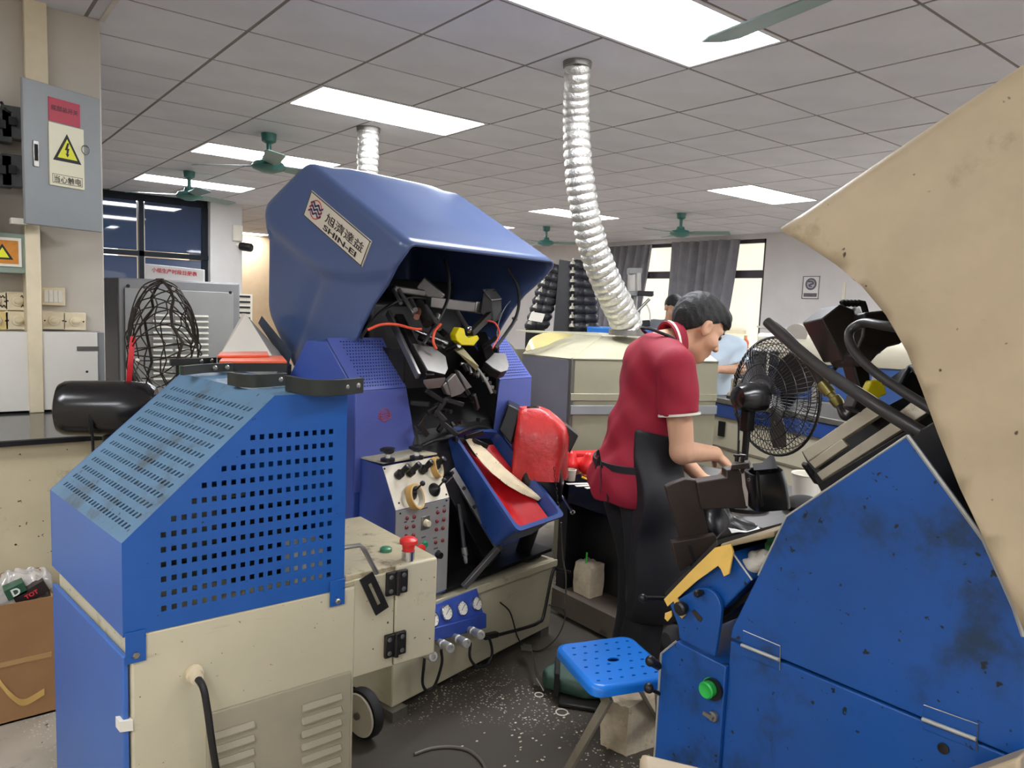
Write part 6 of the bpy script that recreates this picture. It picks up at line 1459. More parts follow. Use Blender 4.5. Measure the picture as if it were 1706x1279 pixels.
for k in range(3):
    a_ = .9+k*2.0944; d = vx*math.cos(a_)+vy*math.sin(a_); n = ax_.cross(d)
    t.part('blade', B().sheet([[fc+d*r+n*w_*1.1+ax_*w_*.4, fc+d*r+ax_*.005, fc+d*r-n*w_-ax_*w_*.4] for r, w_ in ((.04, .03), (.08, .05), (.15, .075), (.21, .06))], .003), mat('fan_blade_dark', (62, 60, 60), .35), smooth=60)
pc_ = fc-ax_*.13
t.part('neck', B().bar(pc_, pc_-V((0, 0, .14)), .04, .05), m_fan, bev=.006)
t.part('pole', B().cyl((pc_.x, pc_.y, BZ+.02), pc_-V((0, 0, .1)), .014), m_fan); t.part('foot', B().lathe((pc_.x, pc_.y, BZ), (0, 0, 1), [(0, .11), (.015, .11), (.03, .03)], 24), m_fan)
t.part('power_cord', B().tube([fc-ax_*.2-V((0, 0, .06)), PD(1230, 700, 3.1), PD(1230, 740, 3.1), PD(1228, 790, 3.1)], .004), m_cable)
# ================================================================== second lasting machine, close on the right: blue body, cream hood
m_bblue = mat('workshop_blue', (18, 76, 148), .38, var=.10, vs=2.5, dirt=((24, 50, 78), .78, 3), speck=((16, 30, 40), .42, 42), streak=((14, 40, 70), .3, (14, 14, 2.5)))
m_bcream = mat('hood_cream', (184, 166, 136), .5, var=.08, vs=5, dirt=((160, 142, 112), .5, 7), speck=((78, 62, 46), .22, 34), bump=.05, bs=30)
m_edge = mat('worn_edge', (176, 176, 170), .5, .4)
m_brown = mat('brown_black_steel', (58, 48, 42), .45, .3, var=.15, vs=8, dirt=((84, 66, 52), .35, 7))
m_mask = mat('masking_tape', (232, 190, 96), .6, var=.06, vs=14, dirt=((200, 156, 80), .3, 18))
m_hosegr = mat('hose_grey_black', (58, 55, 53), .38, var=.1)
XB, XH = 1.45, 1.385
def bX(px, py, X=XB): return PX(px, py, X)
A2 = T('toe_lasting_machine', 'close second lasting machine with a blue side panel, cream hood and yellow tape', 'machine', V((1.8, .6, 0)))
XD = 1.45+.72
def slab(poly, th, X=XB): return B().prism([bX(x, y, X) for x, y in poly], (th, 0, 0))
def ext(p, z): return V((p.x, p.y, z))
# upper side panel and lower panel meeting at the hinge line
seam0, seam1 = bX(1217, 1066), bX(1690, 1262)
up = [bX(1217, 1062), bX(1219, 1047), bX(1263, 958), bX(1310, 860), bX(1512, 725), bX(1640, 900), bX(1690, 1012), bX(1706, 1060)]
tail = up[-1]+V((0, -.25, -.12))
sm = V((XB, tail.y, seam1.z+(seam1.z-seam0.z)/(seam1.y-seam0.y)*(tail.y-seam1.y)))
upn = A2.part('side_panel', B().prism(up+[tail, sm], (.016, 0, 0)), m_bblue, bev=.003)
dn_ = V((0, 0, -.002))
A2.part('lower_panel', B().prism([seam0+dn_, sm+dn_, ext(sm, .04), ext(seam0, .04)], (.016, 0, 0)), m_bblue, bev=.003)
A2.part('panel_edge', B().tube([bX(1512, 725), bX(1640, 900), bX(1690, 1012), bX(1706, 1060)], .0045, 6, 1).tube([bX(1263, 958), bX(1310, 860), bX(1512, 725)], .0022, 6, 1), m_edge, upn, stuff=True)
# inner carcass so the body has depth
A2.part('carcass', B().box(XB+.02, XD, -.05, .93, .05, .80), m_oil, bev=.01)
A2.part('carcass_top', B().prism([V((XB+.02, y, z)) for y, z in ((.90, .80), (.82, 1.02), (.62, 1.20), (.40, .98), (.0, .92), (.0, .80))], (.66, 0, 0)), m_oil, bev=.01)
A2.part('far_panel', B().prism([V((XD-.016, p.y, p.z)) for p in up+[tail]]+[V((XD-.016, tail.y, .04)), V((XD-.016, up[0].y, .04))], (.016, 0, 0)), m_bblue)
# front control block
fb_ = [bX(1132, 1066), bX(1107, 1086), bX(1093, 1262), bX(1224, 1262), bX(1214, 1108)]
fb2 = [fb_[0], fb_[1], ext(fb_[1], .04), ext(fb_[4], .04), fb_[4]]
fbo = A2.part('front_block', B().prism([p-V((.012, 0, 0)) for p in fb2], (.62, 0, 0)), m_bblue, bev=.003)
A2.part('block_edge', B().tube([p-V((.013, 0, 0)) for p in (fb2[0], fb2[1], ext(fb2[1], .06))], .003, 6, 1), m_edge, fbo)
p = bX(1186, 1145, XB-.014); gbt = A2.part('green_button', B().lathe(p, (-1, 0, 0), [(0, .024), (.004, .024), (.006, .019), (.016, .019), (.018, .020), (.024, .020), (.027, .017), (.025, .013), (.024, .004)], 24), mat('button_bright_green', (40, 176, 72), .35, var=.03), fbo)
A2.part('button_collar', B().lathe(p+V((-.0, -.006, 0)), (-1, 0, 0), [(0, .026), (.008, .026)], 20), m_blackpl, fbo)
p = bX(1190, 1192, XB-.014); A2.part('key_switch', B().lathe(p, (-1, 0, 0), [(0, .013), (.008, .012), (.009, .006), (.016, .006)], 14), m_steel, fbo); A2.part('key', B().bar(p-V((.014, 0, 0)), p-V((.016, -.02, -.004)), .004, .009), m_steel, fbo)
# rounded bracket and tilted box, taped
rbk = [(1116, 1007), (1130, 1043), (1132, 1064), (1191, 1094)]
rb = [bX(x, y) for x, y in rbk]+catmull([bX(x, y) for x, y in ((1191, 1094), (1200, 1030), (1200, 1008), (1192, 990), (1178, 980), (1160, 980))], 4)[1:]
A2.part('curved_bracket', B().prism(rb, (.012, 0, 0)), m_bblue, bev=.002)
tbx = [bX(x, y, XB+.02) for x, y in ((1119, 1004), (1218, 919), (1253, 965), (1204, 1014), (1170, 1030))]
A2.part('tilted_box', B().prism(tbx, (.5, 0, 0)), m_bblue, bev=.004)
A2.part('box_edge', B().tube([bX(1220, 920, XB+.015), bX(1253, 966, XB+.015)], .0025, 6, 1), m_edge)
A2.part('box_foot', B().prism([bX(x, y, XB+.06) for x, y in ((1200, 1022), (1206, 1028), (1268, 982), (1262, 974))], (.3, 0, 0)), m_blackmt)
tape_ = [(1106, 998), (1150, 952), (1191, 912), (1217, 906), (1221, 920), (1217, 940), (1214, 956), (1206, 960), (1201, 948), (1196, 942), (1160, 968), (1112, 1010)]
A2.part('masking_tape', B().prism([bX(x, y, XB-.002) for x, y in tape_], (.005, 0, 0)), m_mask)
A2.part('masking_tape', B().prism([bX(x, y, XB-.004) for x, y in ((1122, 1000), (1128, 996), (1142, 1024), (1136, 1030), (1128, 1022))], (.003, 0, 0)), m_mask)
A2.part('masking_tape', B().prism([bX(x, y, XB-.006) for x, y in ((1108, 1021), (1118, 1017), (1119, 1026), (1112, 1035), (1107, 1030))], (.003, 0, 0)), m_mask)
tl0, tl1 = bX(1108, 996, XB), bX(1196, 908, XB)
A2.part('taped_lid', B().hexa([tl0, tl1, tl1+V((.52, 0, 0)), tl0+V((.52, 0, 0)), tl0+V((0, .004, .012)), tl1+V((0, .004, .012)), tl1+V((.52, .004, .012)), tl0+V((.52, .004, .012))]), m_bench, bev=.002)
bd0, bd1 = bX(1200, 906, XB+.0), bX(1290, 884, XB+.0)
bo_ = A2.part('grimy_board', B().hexa([bd0-V((0, 0, .012)), bd1-V((0, 0, .014)), bd1+V((.5, .02, -.014)), bd0+V((.5, .02, -.012)), bd0, bd1, bd1+V((.5, .02, 0)), bd0+V((.5, .02, 0))]), mat('board_grimy', (150, 134, 104), .6, var=.2, vs=9, dirt=((60, 50, 40), .6, 10)), bev=.004)
for px, py, r in ((1141, 1011, .017), (1170, 986, .009)):
    p = bX(px, py, XB-.001); A2.part('black_knob', B().lathe(p, (-1, 0, 0), [(0, r*.7), (.008, r*.7), (.010, r), (.022, r), (.026, r*.7)], 14), m_blackpl)
A2.part('slot', B().prism([bX(x, y, XB-.002) for x, y in ((1152, 1018), (1156, 1015), (1170, 1030), (1167, 1036), (1162, 1033))], (.002, 0, 0)), m_brown)
def handle(a, e, r, br):
    o = A2.part('lever', B().cyl(a, e, r, None, 10), m_blackmt); A2.part('ball_knob', B().ell(e, br, br, br, 14, 10), m_blackpl, o)
handle(PD(1110, 997, 1.95), PD(1071, 996, 1.9), .006, .011)
handle(PD(1104, 1112, 1.9), PD(1084, 1101, 1.86), .012, .014)
handle(PD(1108, 1160, 1.9), PD(1081, 1146, 1.86), .005, .013)
A2.part('rubber_boot', B().lathe(PD(1130, 1062, 1.96), PD(1108, 1068, 1.94)-PD(1130, 1062, 1.96), [(0, .035), (.02, .036), (.03, .03), (.04, .022)], 14), m_rub)
# hinges on the side panel
def hinge(cs):
    P = [bX(x, y, XB-.002) for x, y in cs]; o = A2.part('hinge_leaf', B().prism([p for p in P], (.0025, 0, 0)), m_bblue, bev=.001)
    mid0, mid1 = P[0]*.45+P[3]*.55, P[1]*.45+P[2]*.55
    A2.part('hinge_pin', B().cyl(mid0-V((.004, 0, 0)), mid1-V((.004, 0, 0)), .0042), m_edge, o)
    A2.part('hinge_rim', B().tube([P[0], P[1], P[2]], .0014, 5, 1), m_steel, o)
hinge([(1238, 1050), (1300, 1076), (1299, 1116), (1236, 1092)]); hinge([(1539, 1174), (1629, 1206), (1627, 1250), (1537, 1214)])
p = bX(1572, 1246, XB-.001); A2.part('panel_bolt', B().lathe(p, (-1, 0, 0), [(0, .010), (.003, .010), (.004, .006)], 12), m_blackmt)
# cream hood -------------------------------------------------
def hY(px, py):
    q = PX(px, py, XH); return V((q.y, q.z))
P_ = [hY(1295, 376), hY(1706, 96)]
d_ = (P_[1]-P_[0]).normalized()
cont = [P_[0], P_[0]+d_*.62, V((-.05, 1.93)), V((-.10, 1.5)), V((.04, 1.15))]
cont = [cont[0]]+rnd_poly(cont, .09)[1:]
res = [cont[0]]
for a, b_ in zip(cont, cont[1:]):
    k = max(1, int((b_-a).length/.05)); res += [a+(b_-a)*(i+1)/k for i in range(k)]
cont = res
mouth = [hY(x, y) for x, y in ((1706, 1052), (1690, 1010), (1640, 898), (1600, 812), (1565, 722), (1540, 650), (1515, 585), (1480, 525), (1440, 478), (1396, 442), (1345, 408))]
cen = V((.35, 1.55)); nrm = []
for i, p in enumerate(cont):
    d = (cont[min(i+1, len(cont)-1)]-cont[max(i-1, 0)]).normalized(); n = V((-d.y, d.x)); n = n if n.dot(cen-p) > 0 else -n; nrm.append(n)
RB = .03
def sideB(y, z, far=False):
    c = .018*math.exp(-((y-.45)**2+(z-1.55)**2)/.06)
    return V((XH-c, y, z)) if not far else V((XH+.80+c, y, z))
inner = [p+n*RB for p, n in zip(cont, nrm)]; inner[0] = cont[0]+V((-.012, -.012))
outl = inner+mouth
def inside2(x, y):
    c = False
    for i in range(len(outl)):
        x1, y1 = outl[i]; x2, y2 = outl[i-1]
        if (y1 > y) != (y2 > y) and x < (x2-x1)*(y-y1)/(y2-y1)+x1: c = not c
    return c
ip = [V((-.1+i*.03, .95+j*.03)) for i in range(40) for j in range(45)]
ip = [q for q in ip if inside2(q.x, q.y) and min((q-V(p)).length for p in outl) > .014]
vs = [V((p.x, p.y)) for p in outl]; ed = [(i, (i+1) % len(outl)) for i in range(len(outl))]
cv, ce, cf, *_ = delaunay_2d_cdt(vs+ip, ed, [], 1, 1e-5)
cf = [f for f in cf if inside2(sum(cv[i].x for i in f)/3, sum(cv[i].y for i in f)/3)]
b = B(); b.add([sideB(p.x, p.y) for p in cv], [tuple(f) for f in cf]); b.add([sideB(p.x, p.y, True) for p in cv], [tuple(reversed(f)) for f in cf])
rows = []
for i, (p, n) in enumerate(zip(cont, nrm)):
    a0 = sideB(*inner[i]); z0 = sideB(*inner[i], True); r = []; q0 = []
    for k in range(6):
        th = k/5*math.pi/2; f_ = 1-math.sin(th); q = p+(V(inner[i])-p)*f_; r.append(V((a0.x+RB*(1-math.cos(th)), q.x, q.y))); q0.append(V((z0.x-RB*(1-math.cos(th)), q.x, q.y)))
    rows.append(r+[r[-1]*(1-k/8)+q0[-1]*k/8 for k in range(1, 8)]+q0[::-1])
nn = len(rows[0]); o = len(b.v); b.v += [p for r in rows for p in r]
for j in range(len(rows)-1):
    for i in range(nn-1): b.f.append((o+j*nn+i, o+j*nn+i+1, o+(j+1)*nn+i+1, o+(j+1)*nn+i))
me = b.mesh('hood', A2.o, m_bcream, 50, recalc=False)
bmx = bmesh.new(); bmx.from_mesh(me); bmesh.ops.remove_doubles(bmx, verts=bmx.verts, dist=.0008); bmesh.ops.recalc_face_normals(bmx, faces=bmx.faces)
tf = max(bmx.faces, key=lambda f: f.calc_center_median().z)
if tf.normal.z < 0: bmesh.ops.reverse_faces(bmx, faces=bmx.faces)
bmx.to_mesh(me); bmx.free(); me.polygons.foreach_set('use_smooth', [True]*len(me.polygons)); me.set_sharp_from_angle(angle=math.radians(50))
ho = link('hood', me, A2.r); k = ho.modifiers.new('sheet', 'SOLIDIFY'); k.thickness = .012; k.offset = -1
# works inside the mouth
XM = 1.62
def bm3(px, py, X=XM): return PX(px, py, X)
A2.part('head_core', B().box(1.52, 2.05, .12, .46, .95, 1.55), m_oil, bev=.02)
A2.part('head_frame', B().prism([bm3(x, y, 1.56) for x, y in ((1560, 700), (1512, 728), (1640, 905), (1668, 930), (1640, 850), (1590, 760))], (.1, 0, 0)), m_oil, bev=.004)
def beam(name, a, e, X, w_, h_, mt_): return A2.part(name, B().bar(bm3(*a, X), bm3(*e, X), w_, h_), mt_, bev=.002)
m_bed = mat('slide_aluminium', (184, 174, 152), .42, .5, var=.12, vs=9, dirt=((96, 82, 64), .55, 12))
# two long slides, dark gap between
sl = lambda poly, X, th, mt_, nm: A2.part(nm, B().prism([bm3(x, y, X) for x, y in poly], V((.0, -.012, -th))), mt_, bev=.002)
def slide(nm, poly, mt_, th):
    P = [PD(x, y, d) for x, y, d in poly]; n = (P[1]-P[0]).cross(P[2]-P[0]).normalized(); n = n if n.z > 0 else -n
    return A2.part(nm, B().prism(P, -n*th), mt_, bev=.002)
slide('slide_bed', [(1335, 752, 1.92), (1362, 806, 1.84), (1570, 700, 1.62), (1545, 640, 1.72)], m_blackmt, .02)
slide('upper_slide', [(1336, 752, 1.90), (1346, 768, 1.87), (1466, 690, 1.73), (1446, 676, 1.77)], m_bed, .012)
slide('middle_slide', [(1347, 769, 1.87), (1357, 780, 1.85), (1412, 742, 1.78), (1402, 731, 1.80)], m_bed, .012)
slide('lower_slide', [(1360, 788, 1.84), (1369, 800, 1.82), (1506, 712, 1.66), (1494, 697, 1.69)], m_bed, .012)
slide('slide_block', [(1497, 686, 1.68), (1522, 702, 1.65), (1552, 682, 1.62), (1525, 664, 1.66)], m_bed, .02)
A2.part('end_plate', B().prism([PD(x, y, 1.86) for x, y in ((1346, 770), (1342, 776), (1364, 808), (1371, 806))], FW*.03), m_blackmt, bev=.002)
A2.part('lower_rail', B().bar(PD(1368, 812, 1.82), PD(1520, 722, 1.62), .016, .02), m_blackmt, bev=.002)
# black gearbox head, cast arm, yellow guard
gb = A2.part('gearbox', B().hexa([PD(x, y, d) for x, y, d in ((1368, 532, 1.98), (1404, 601, 1.9), (1460, 590, 1.8), (1420, 516, 1.88), (1400, 506, 2.0), (1412, 600, 1.98), (1470, 588, 1.88), (1430, 508, 1.96))]), m_blackmt, bev=.006)
A2.part('gearbox_side', B().prism([PD(x, y, 1.80) for x, y in ((1368, 531), (1400, 506), (1424, 516), (1436, 560), (1440, 596), (1406, 602))], FW*.12), mat('gear_black', (52, 47, 44), .4, .3, var=.12, dirt=((90, 80, 66), .3, 14)), bev=.004)
A2.part('cast_arm', B().prism([PD(x, y, 1.75) for x, y in ((1440, 520), (1480, 516), (1504, 545), (1504, 572), (1480, 578), (1462, 592), (1450, 606), (1432, 612), (1420, 596), (1436, 560))], FW*.14), mat('gear_black', (52, 47, 44)), bev=.006)
A2.part('arm_post', B().prism([PD(x, y, 1.78) for x, y in ((1420, 606), (1448, 604), (1452, 640), (1470, 668), (1440, 690), (1420, 680), (1432, 650))], FW*.06), m_blackmt, bev=.005)
A2.part('bellows', B().tube([PD(1402+2*math.cos(k), 507-.0*k, 1.84) if 0 else PD(1402+k*3.2, 506-(k % 2)*2, 1.84) for k in range(12)]+[PD(1442, 520, 1.84), PD(1446, 540, 1.84)], .008, 8, 2), m_rub)
A2.part('finger_guard', B().prism([PD(x, y, 1.70) for x, y in ((1444, 650), (1452, 634), (1472, 632), (1478, 656), (1462, 664), (1448, 661))], FW*.03), m_yel, bev=.003)
A2.part('bracket_plate', B().prism([PD(x, y, 1.62) for x, y in ((1490, 640), (1530, 612), (1560, 640), (1580, 690), (1545, 665))], FW*.06), m_blackmt, bev=.003)
A2.part('switch_box', B().prism([PD(x, y, 1.86) for x, y in ((1416, 620), (1430, 618), (1432, 640), (1418, 642))], FW*.03), m_white, bev=.002)
def hz(name, pts, r, mt_): return A2.part(name, B().tube([PD(*p) for p in pts], r, 12, 7), mt_)
hz('thick_hose', [(1278, 536, 1.86), (1300, 556, 1.82), (1370, 615, 1.70), (1460, 675, 1.56), (1530, 718, 1.50), (1580, 744, 1.48), (1620, 790, 1.5)], lambda s_: .0125+.004*s_, m_hosegr)
hz('thick_hose', [(1278, 536, 1.87), (1310, 560, 1.9), (1350, 606, 1.95), (1370, 640, 1.96)], .0125, m_hosegr)
a_, e_ = PD(1368, 637, 1.96), PD(1402, 678, 1.93); d_ = e_-a_; L_ = d_.length
A2.part('hose_ferrule', B().lathe(a_, d_, [(0, .016), (L_*.45, .0165), (L_*.46, .011), (L_*.6, .011), (L_*.62, .0155), (L_*.85, .0155), (L_, .010)], 14), mat('ferrule_brass', (150, 138, 84), .35, .8))
hz('pipe_elbow', [(1400, 676, 1.93), (1406, 692, 1.9), (1416, 694, 1.88), (1424, 684, 1.86)], .011, m_blackmt)
hz('curved_hose', [(1512, 548, 1.55), (1470, 542, 1.60), (1438, 538, 1.66), (1416, 552, 1.68), (1418, 576, 1.66), (1440, 604, 1.62), (1480, 636, 1.56), (1555, 684, 1.46)], .0105, m_hosegr)
hz('thin_hose', [(1384, 640, 1.9), (1386, 620, 1.9), (1402, 606, 1.9), (1428, 605, 1.88)], .006, m_cable)
hz('thin_hose', [(1500, 640, 1.6), (1510, 622, 1.6), (1520, 612, 1.6), (1545, 640, 1.5)], .006, m_cable)
# swing arm of brown steel holding a black boot shaft
Z8 = lambda x, y: (1100+x*.172, 740+y*.172)
def bplate(name, pts, d, th, mt_=m_brown, bev=.003): return A2.part(name, B().prism([PD(*Z8(x, y), d) for x, y in pts], V((FW.x, FW.y, 0)).normalized()*th), mt_, bev=bev)
bplate('swing_arm', [(50, 415), (110, 385), (240, 340), (355, 350), (400, 560), (470, 860), (190, 930)], 2.12, .03)
bplate('swing_beam', [(350, 370), (640, 322), (640, 250), (760, 240), (800, 290), (850, 480), (850, 620), (400, 630)], 2.10, .05)
bplate('lower_arm', [(110, 950), (540, 880), (560, 960), (420, 1080), (200, 1240), (160, 1180)], 2.06, .03)
bplate('beam_slot', [(265, 990), (300, 975), (350, 1130), (330, 1160)], 2.058, .004, m_dark, 0)
ca = A2.part('clamp_head', B().hexa([PD(*Z8(x, y), d) for x, y, d in ((680, 250, 2.08), (870, 235, 2.08), (880, 190, 2.14), (690, 200, 2.14), (690, 200, 2.08), (860, 180, 2.08), (862, 150, 2.14), (710, 165, 2.14))]), m_brown, bev=.002)
for x in (740, 795):
    q = PD(*Z8(x, 165), 2.12); A2.part('clamp_bolt', B().lathe(q, (0, 0, 1), [(0, .006), (.014, .006), (.0142, .010), (.02, .010)], 8), m_blackmt, ca)
A2.part('clamp_rod', B().cyl(PD(*Z8(755, 150), 2.2), PD(*Z8(762, -40), 2.2), .003), m_blackmt, ca)
bplate('torn_liner', [(790, 290), (815, 280), (830, 400), (850, 470), (850, 600), (835, 600), (800, 420)], 2.095, .004, mat('liner_pale', (184, 174, 164), .7), 0)
# yellow rope and rag caught beside the panel
def rag(name, label, px, py, d, r, mt_, seed):
    q = PD(px, py, d); rr_ = random.Random(seed); f = Field((-.06, -.06, -.06), (.06, .06, .06), .004)
    for k in range(7): f.ell([rr_.uniform(-.6, .6)*r for _ in range(3)], [r*rr_.uniform(.4, .7) for _ in range(3)], k=.006)
    f.wave(lambda x, y, z: .003*np.sin(170*x+90*z)*np.sin(150*y))
    solo(name, label, 'rag', f.build(lambda p: q+V(tuple(map(float, p)))), mt_, q-V((0, 0, r)), smooth=80)
rag('white_rag', 'small white cotton rag tucked against the edge of the blue side panel', 1266, 936, 1.73, .032, mat('rag_white', (212, 206, 192), .9, bump=.5, bs=200), 3)
rag('green_rag', 'green cord scrap tucked on the grimy board above the white rag', 1282, 902, 1.73, .022, mat('rag_green', (58, 128, 82), .8, bump=.4, bs=200), 4)
# boot shaft clamped in the arm
t_ = T('boot_shaft', 'black leather boot shaft clamped in the brown steel arm in front of the worker', 'boot', PD(1272, 846, 2.2))
fx = V((FW.x, FW.y, 0)).normalized()
def bs_ring(px0, px1, y0, y1, d, dp):
    a_, c_ = PD(px0, y0, d), PD(px1, y1, d); out = []
    for i in range(24):
        an = 6.28319*i/24; s_ = .5+.5*math.copysign(abs(math.cos(an))**.5, math.cos(an)); out.append(a_*(1-s_)+c_*s_+fx*dp*math.copysign(abs(math.sin(an))**.6, math.sin(an)))
    return out
t_.part('shaft', B().ring([bs_ring(1250, 1312, 846, 841, 2.2, .05), bs_ring(1246, 1311, 838, 832, 2.2, .055), bs_ring(1242, 1306, 806, 800, 2.2, .055), bs_ring(1244, 1300, 787, 779, 2.2, .05), bs_ring(1250, 1297, 788, 782, 2.2, .044), bs_ring(1252, 1300, 800, 795, 2.2, .046)]), m_boot, smooth=60)
t_.part('tongue', B().sheet([[PD(1254, 772, 2.24), PD(1256, 783, 2.22)], [PD(1270, 770, 2.24), PD(1272, 782, 2.2)], [PD(1284, 757, 2.25), PD(1284, 781, 2.2)], [PD(1290, 760, 2.25), PD(1292, 780, 2.2)], [PD(1294, 776, 2.25), PD(1296, 780, 2.2)]], .004), m_rub, smooth=70)
t_.part('seam_ridge', B().tube([PD(1262, 786, 2.142), PD(1266, 815, 2.14), PD(1270, 843, 2.142)], .004, 6, 4), m_boot)
t_.part('eyelet', B().loop(PD(1247, 799, 2.145), FW, .004, .0012, 12, 5), m_steel)
# cream corners of equipment nearest the lens
t_ = T('cream_box', 'cream painted box corner poking in at the bottom edge below the stool', 'box', V((1.10, .98, 0)))
q0 = PD(1066, 1250, 1.42); w0 = V((-.12, -.12, 0)); w1 = V((.10, -.16, 0))
t_.part('box_shell', B().hexa([V((p.x, p.y, z)) for z in (0, q0.z) for p in (q0, q0+w0, q0+w0+w1, q0+w1)]), m_bcream, bev=.012)
q0 = PX(1615, 1279, 1.30); q1 = PX(1712, 1243, 1.30); z = (q0.z)
t_ = T('cream_ledge', 'cream ledge corner at the bottom right in front of the blue side panel', 'ledge', V((1.36, .36, 0)))
t_.part('ledge_top', B().prism([PX(1600, 1283, 1.42), PX(1720, 1240, 1.42), PX(1720, 1400, 1.42), PX(1600, 1400, 1.42)], (-.06, 0, 0)), m_bcream, bev=.006)
t_.part('ledge_post', B().box(1.37, 1.41, .30, .42, 0, z-.05), m_bcream)
# ================================================================== background on the right
# conveyor bench with boots
CZ_ = .95
k0, k1 = PZ(1188, 662, CZ_), PZ(1440, 709, CZ_)
cd = (k1-k0).normalized(); cn = V((-cd.y, cd.x, 0)); cn = cn if cn.dot(FW) > 0 else -cn
k0 = k0-cd*.12; k1 = k1+cd*1.2
def cq(p, o, z): return V((p.x, p.y, z))+cn*o
def cbox(o0, o1, z0, z1, a=0, e=0): return B().hexa([cq(p, o, z) for z in (z0, z1) for p, o in ((k0+cd*a, o0), (k1-cd*e, o0), (k1-cd*e, o1), (k0+cd*a, o1))])
t = T('conveyor', 'long cream conveyor bench with a dark blue rail and steel edge behind the pedestal fan', 'conveyor', cq((k0+k1)/2, .3, 0))
t.part('conveyor_top', cbox(.02, .62, CZ_-.03, CZ_), m_bench); t.part('steel_edge', cbox(0, .02, CZ_-.028, CZ_+.004), m_steel, bev=.003)
t.part('blue_rail', cbox(.01, .04, CZ_-.12, CZ_-.03), mat('rail_navy', (34, 66, 130), .4, var=.06), bev=.003)
t.part('conveyor_side', cbox(.03, .6, .22, CZ_-.12), mat('conveyor_cream', (196, 188, 164), .45, var=.05, dirt=((140, 130, 106), .35, 5)), bev=.004)
for z in (.62, .44): t.part('side_groove', cbox(.022, .03, z, z+.012), mat('groove_shadow', (120, 114, 98), .6))
t.part('steel_ledge', cbox(-.14, .03, .40, .42), m_steel, bev=.003)
for a in (.3, 2.0, 3.4): 
    if (k1-k0).length > a+.1: t.part('leg', B().box((k0+cd*a).x-.03, (k0+cd*a).x+.03, (k0+cd*a+cn*.1).y-.03, (k0+cd*a+cn*.1).y+.03, 0, .23), m_greysheet)
q = PZ(1195, 716, .82); q = k0+cd*((PD(1195, 716, 4.9)-k0).dot(cd))
t.part('control_mark', B().hexa([cq(q+cd*a, .02, z) for z in (.72, .80) for a in (0,)]*1+[]) if 0 else B().bar(cq(q, .025, .80), cq(q, .025, .70), .05, .02), m_blackpl)
m_bootg = mat('grey_suede', (150, 140, 122), .85, var=.12, vs=14, bump=.3, bs=80)
def ankle_boot(label, px, ang, m_=m_bootg):
    q = PZ(px, 662, CZ_); q = V((q.x, q.y, CZ_))+cn*.12; d = (RT*math.cos(ang)+V((FW.x, FW.y, 0))*math.sin(ang)); d.z = 0; d.normalize(); n = V((-d.y, d.x, 0))
    f = Field((-.12, -.07, 0), (.18, .07, .24), .009); f.cap((-.04, 0, .04), (.10, 0, .03), .042, .034, k=.03); f.cap((-.05, 0, .05), (-.05, 0, .17), .046, .05, k=.04); f.cut((0, 0, .19), (0, 0, 1)); f.cut((0, 0, .016), (0, 0, -1))
    mp_ = lambda p: q+(d*float(p[0])+n*float(p[1])+V((0, 0, float(p[2]))))*.66
    t_ = T('ankle_boot', label, 'boot', q, 'grey boots on the conveyor'); t_.part('shaft', f.build(mp_), m_, smooth=75)
    t_.part('sole', B().prism([mp_((.03+.125*math.cos(a), .042*math.sin(a), .002)) for a in [6.2832*i/20 for i in range(20)]], (0, 0, .016)), m_rub)
ankle_boot('grey suede boot on the conveyor farthest from the fan', 1199, -2.2); ankle_boot('grey suede boot in the middle of the row on the conveyor', 1217, -2.0); ankle_boot('grey suede boot on the conveyor touching the fan cage', 1234, -2.1)
# black cabinet and orange bottle by the far window
p = PD(1240, 608, 6.3)
t = T('black_cabinet', 'low black cabinet with a white divider between the second worker and the fan', 'cabinet', V((p.x, p.y, 0)))
t.part('cabinet_body', B().box(p.x-.14, p.x+.2, p.y-.2, p.y+.2, 0, PD(1238, 582, 6.3).z), m_blackpl, bev=.01); t.part('divider', B().bar(V((p.x+.02, p.y-.205, .5)), V((p.x+.02, p.y-.205, 1.22)), .02, .012), m_white)
q = PD(1241, 582, 6.3); t.part('cabinet_top', B().box(p.x-.15, p.x+.21, p.y-.21, p.y+.21, q.z, q.z+.01), m_greysheet)
t = T('orange_bottle', 'orange bottle with a pale cap on the black cabinet before the window', 'bottle', V((q.x, q.y, q.z+.011)))
t.part('bottle_body', B().lathe(V((q.x, q.y, q.z+.011)), (0, 0, 1), [(0, .028), (.05, .03), (.07, .022), (.08, .012)], 16), mat('bottle_orange', (240, 110, 60), .4)); t.part('cap', B().cyl(V((q.x, q.y, q.z+.09)), V((q.x, q.y, q.z+.12)), .014), mat('cap_peach', (240, 190, 130), .4))
# far oven: pale rounded casing over a blue panel
D_ = 6.4
o0, o1 = PD(1262, 560, D_), PD(1560, 572, D_*.92)
od = V((o1.x-o0.x, o1.y-o0.y, 0)).normalized(); on = V((-od.y, od.x, 0)); on = on if on.dot(FW) > 0 else -on; OL = (V((o1.x, o1.y, 0))-V((o0.x, o0.y, 0))).length
O0 = V((o0.x, o0.y, 0)); zT, zM, zL = PD(1300, 557, D_).z, PD(1330, 603, D_).z, PD(1330, 664, D_).z
t = T('far_oven', 'long pale rounded oven casing over blue panels beyond the pedestal fan', 'oven', O0+od*OL/2+on*.3)
prof = [(.0, zM), (-.03, zM+.04), (-.03, zT-.1), (.02, zT-.03), (.1, zT), (.5, zT), (.5, zM)]
t.part('casing', B().prism([O0+on*a+V((0, 0, z)) for a, z in prof], od*OL), mat('casing_ivory', (216, 210, 188), .45, var=.04), smooth=40)
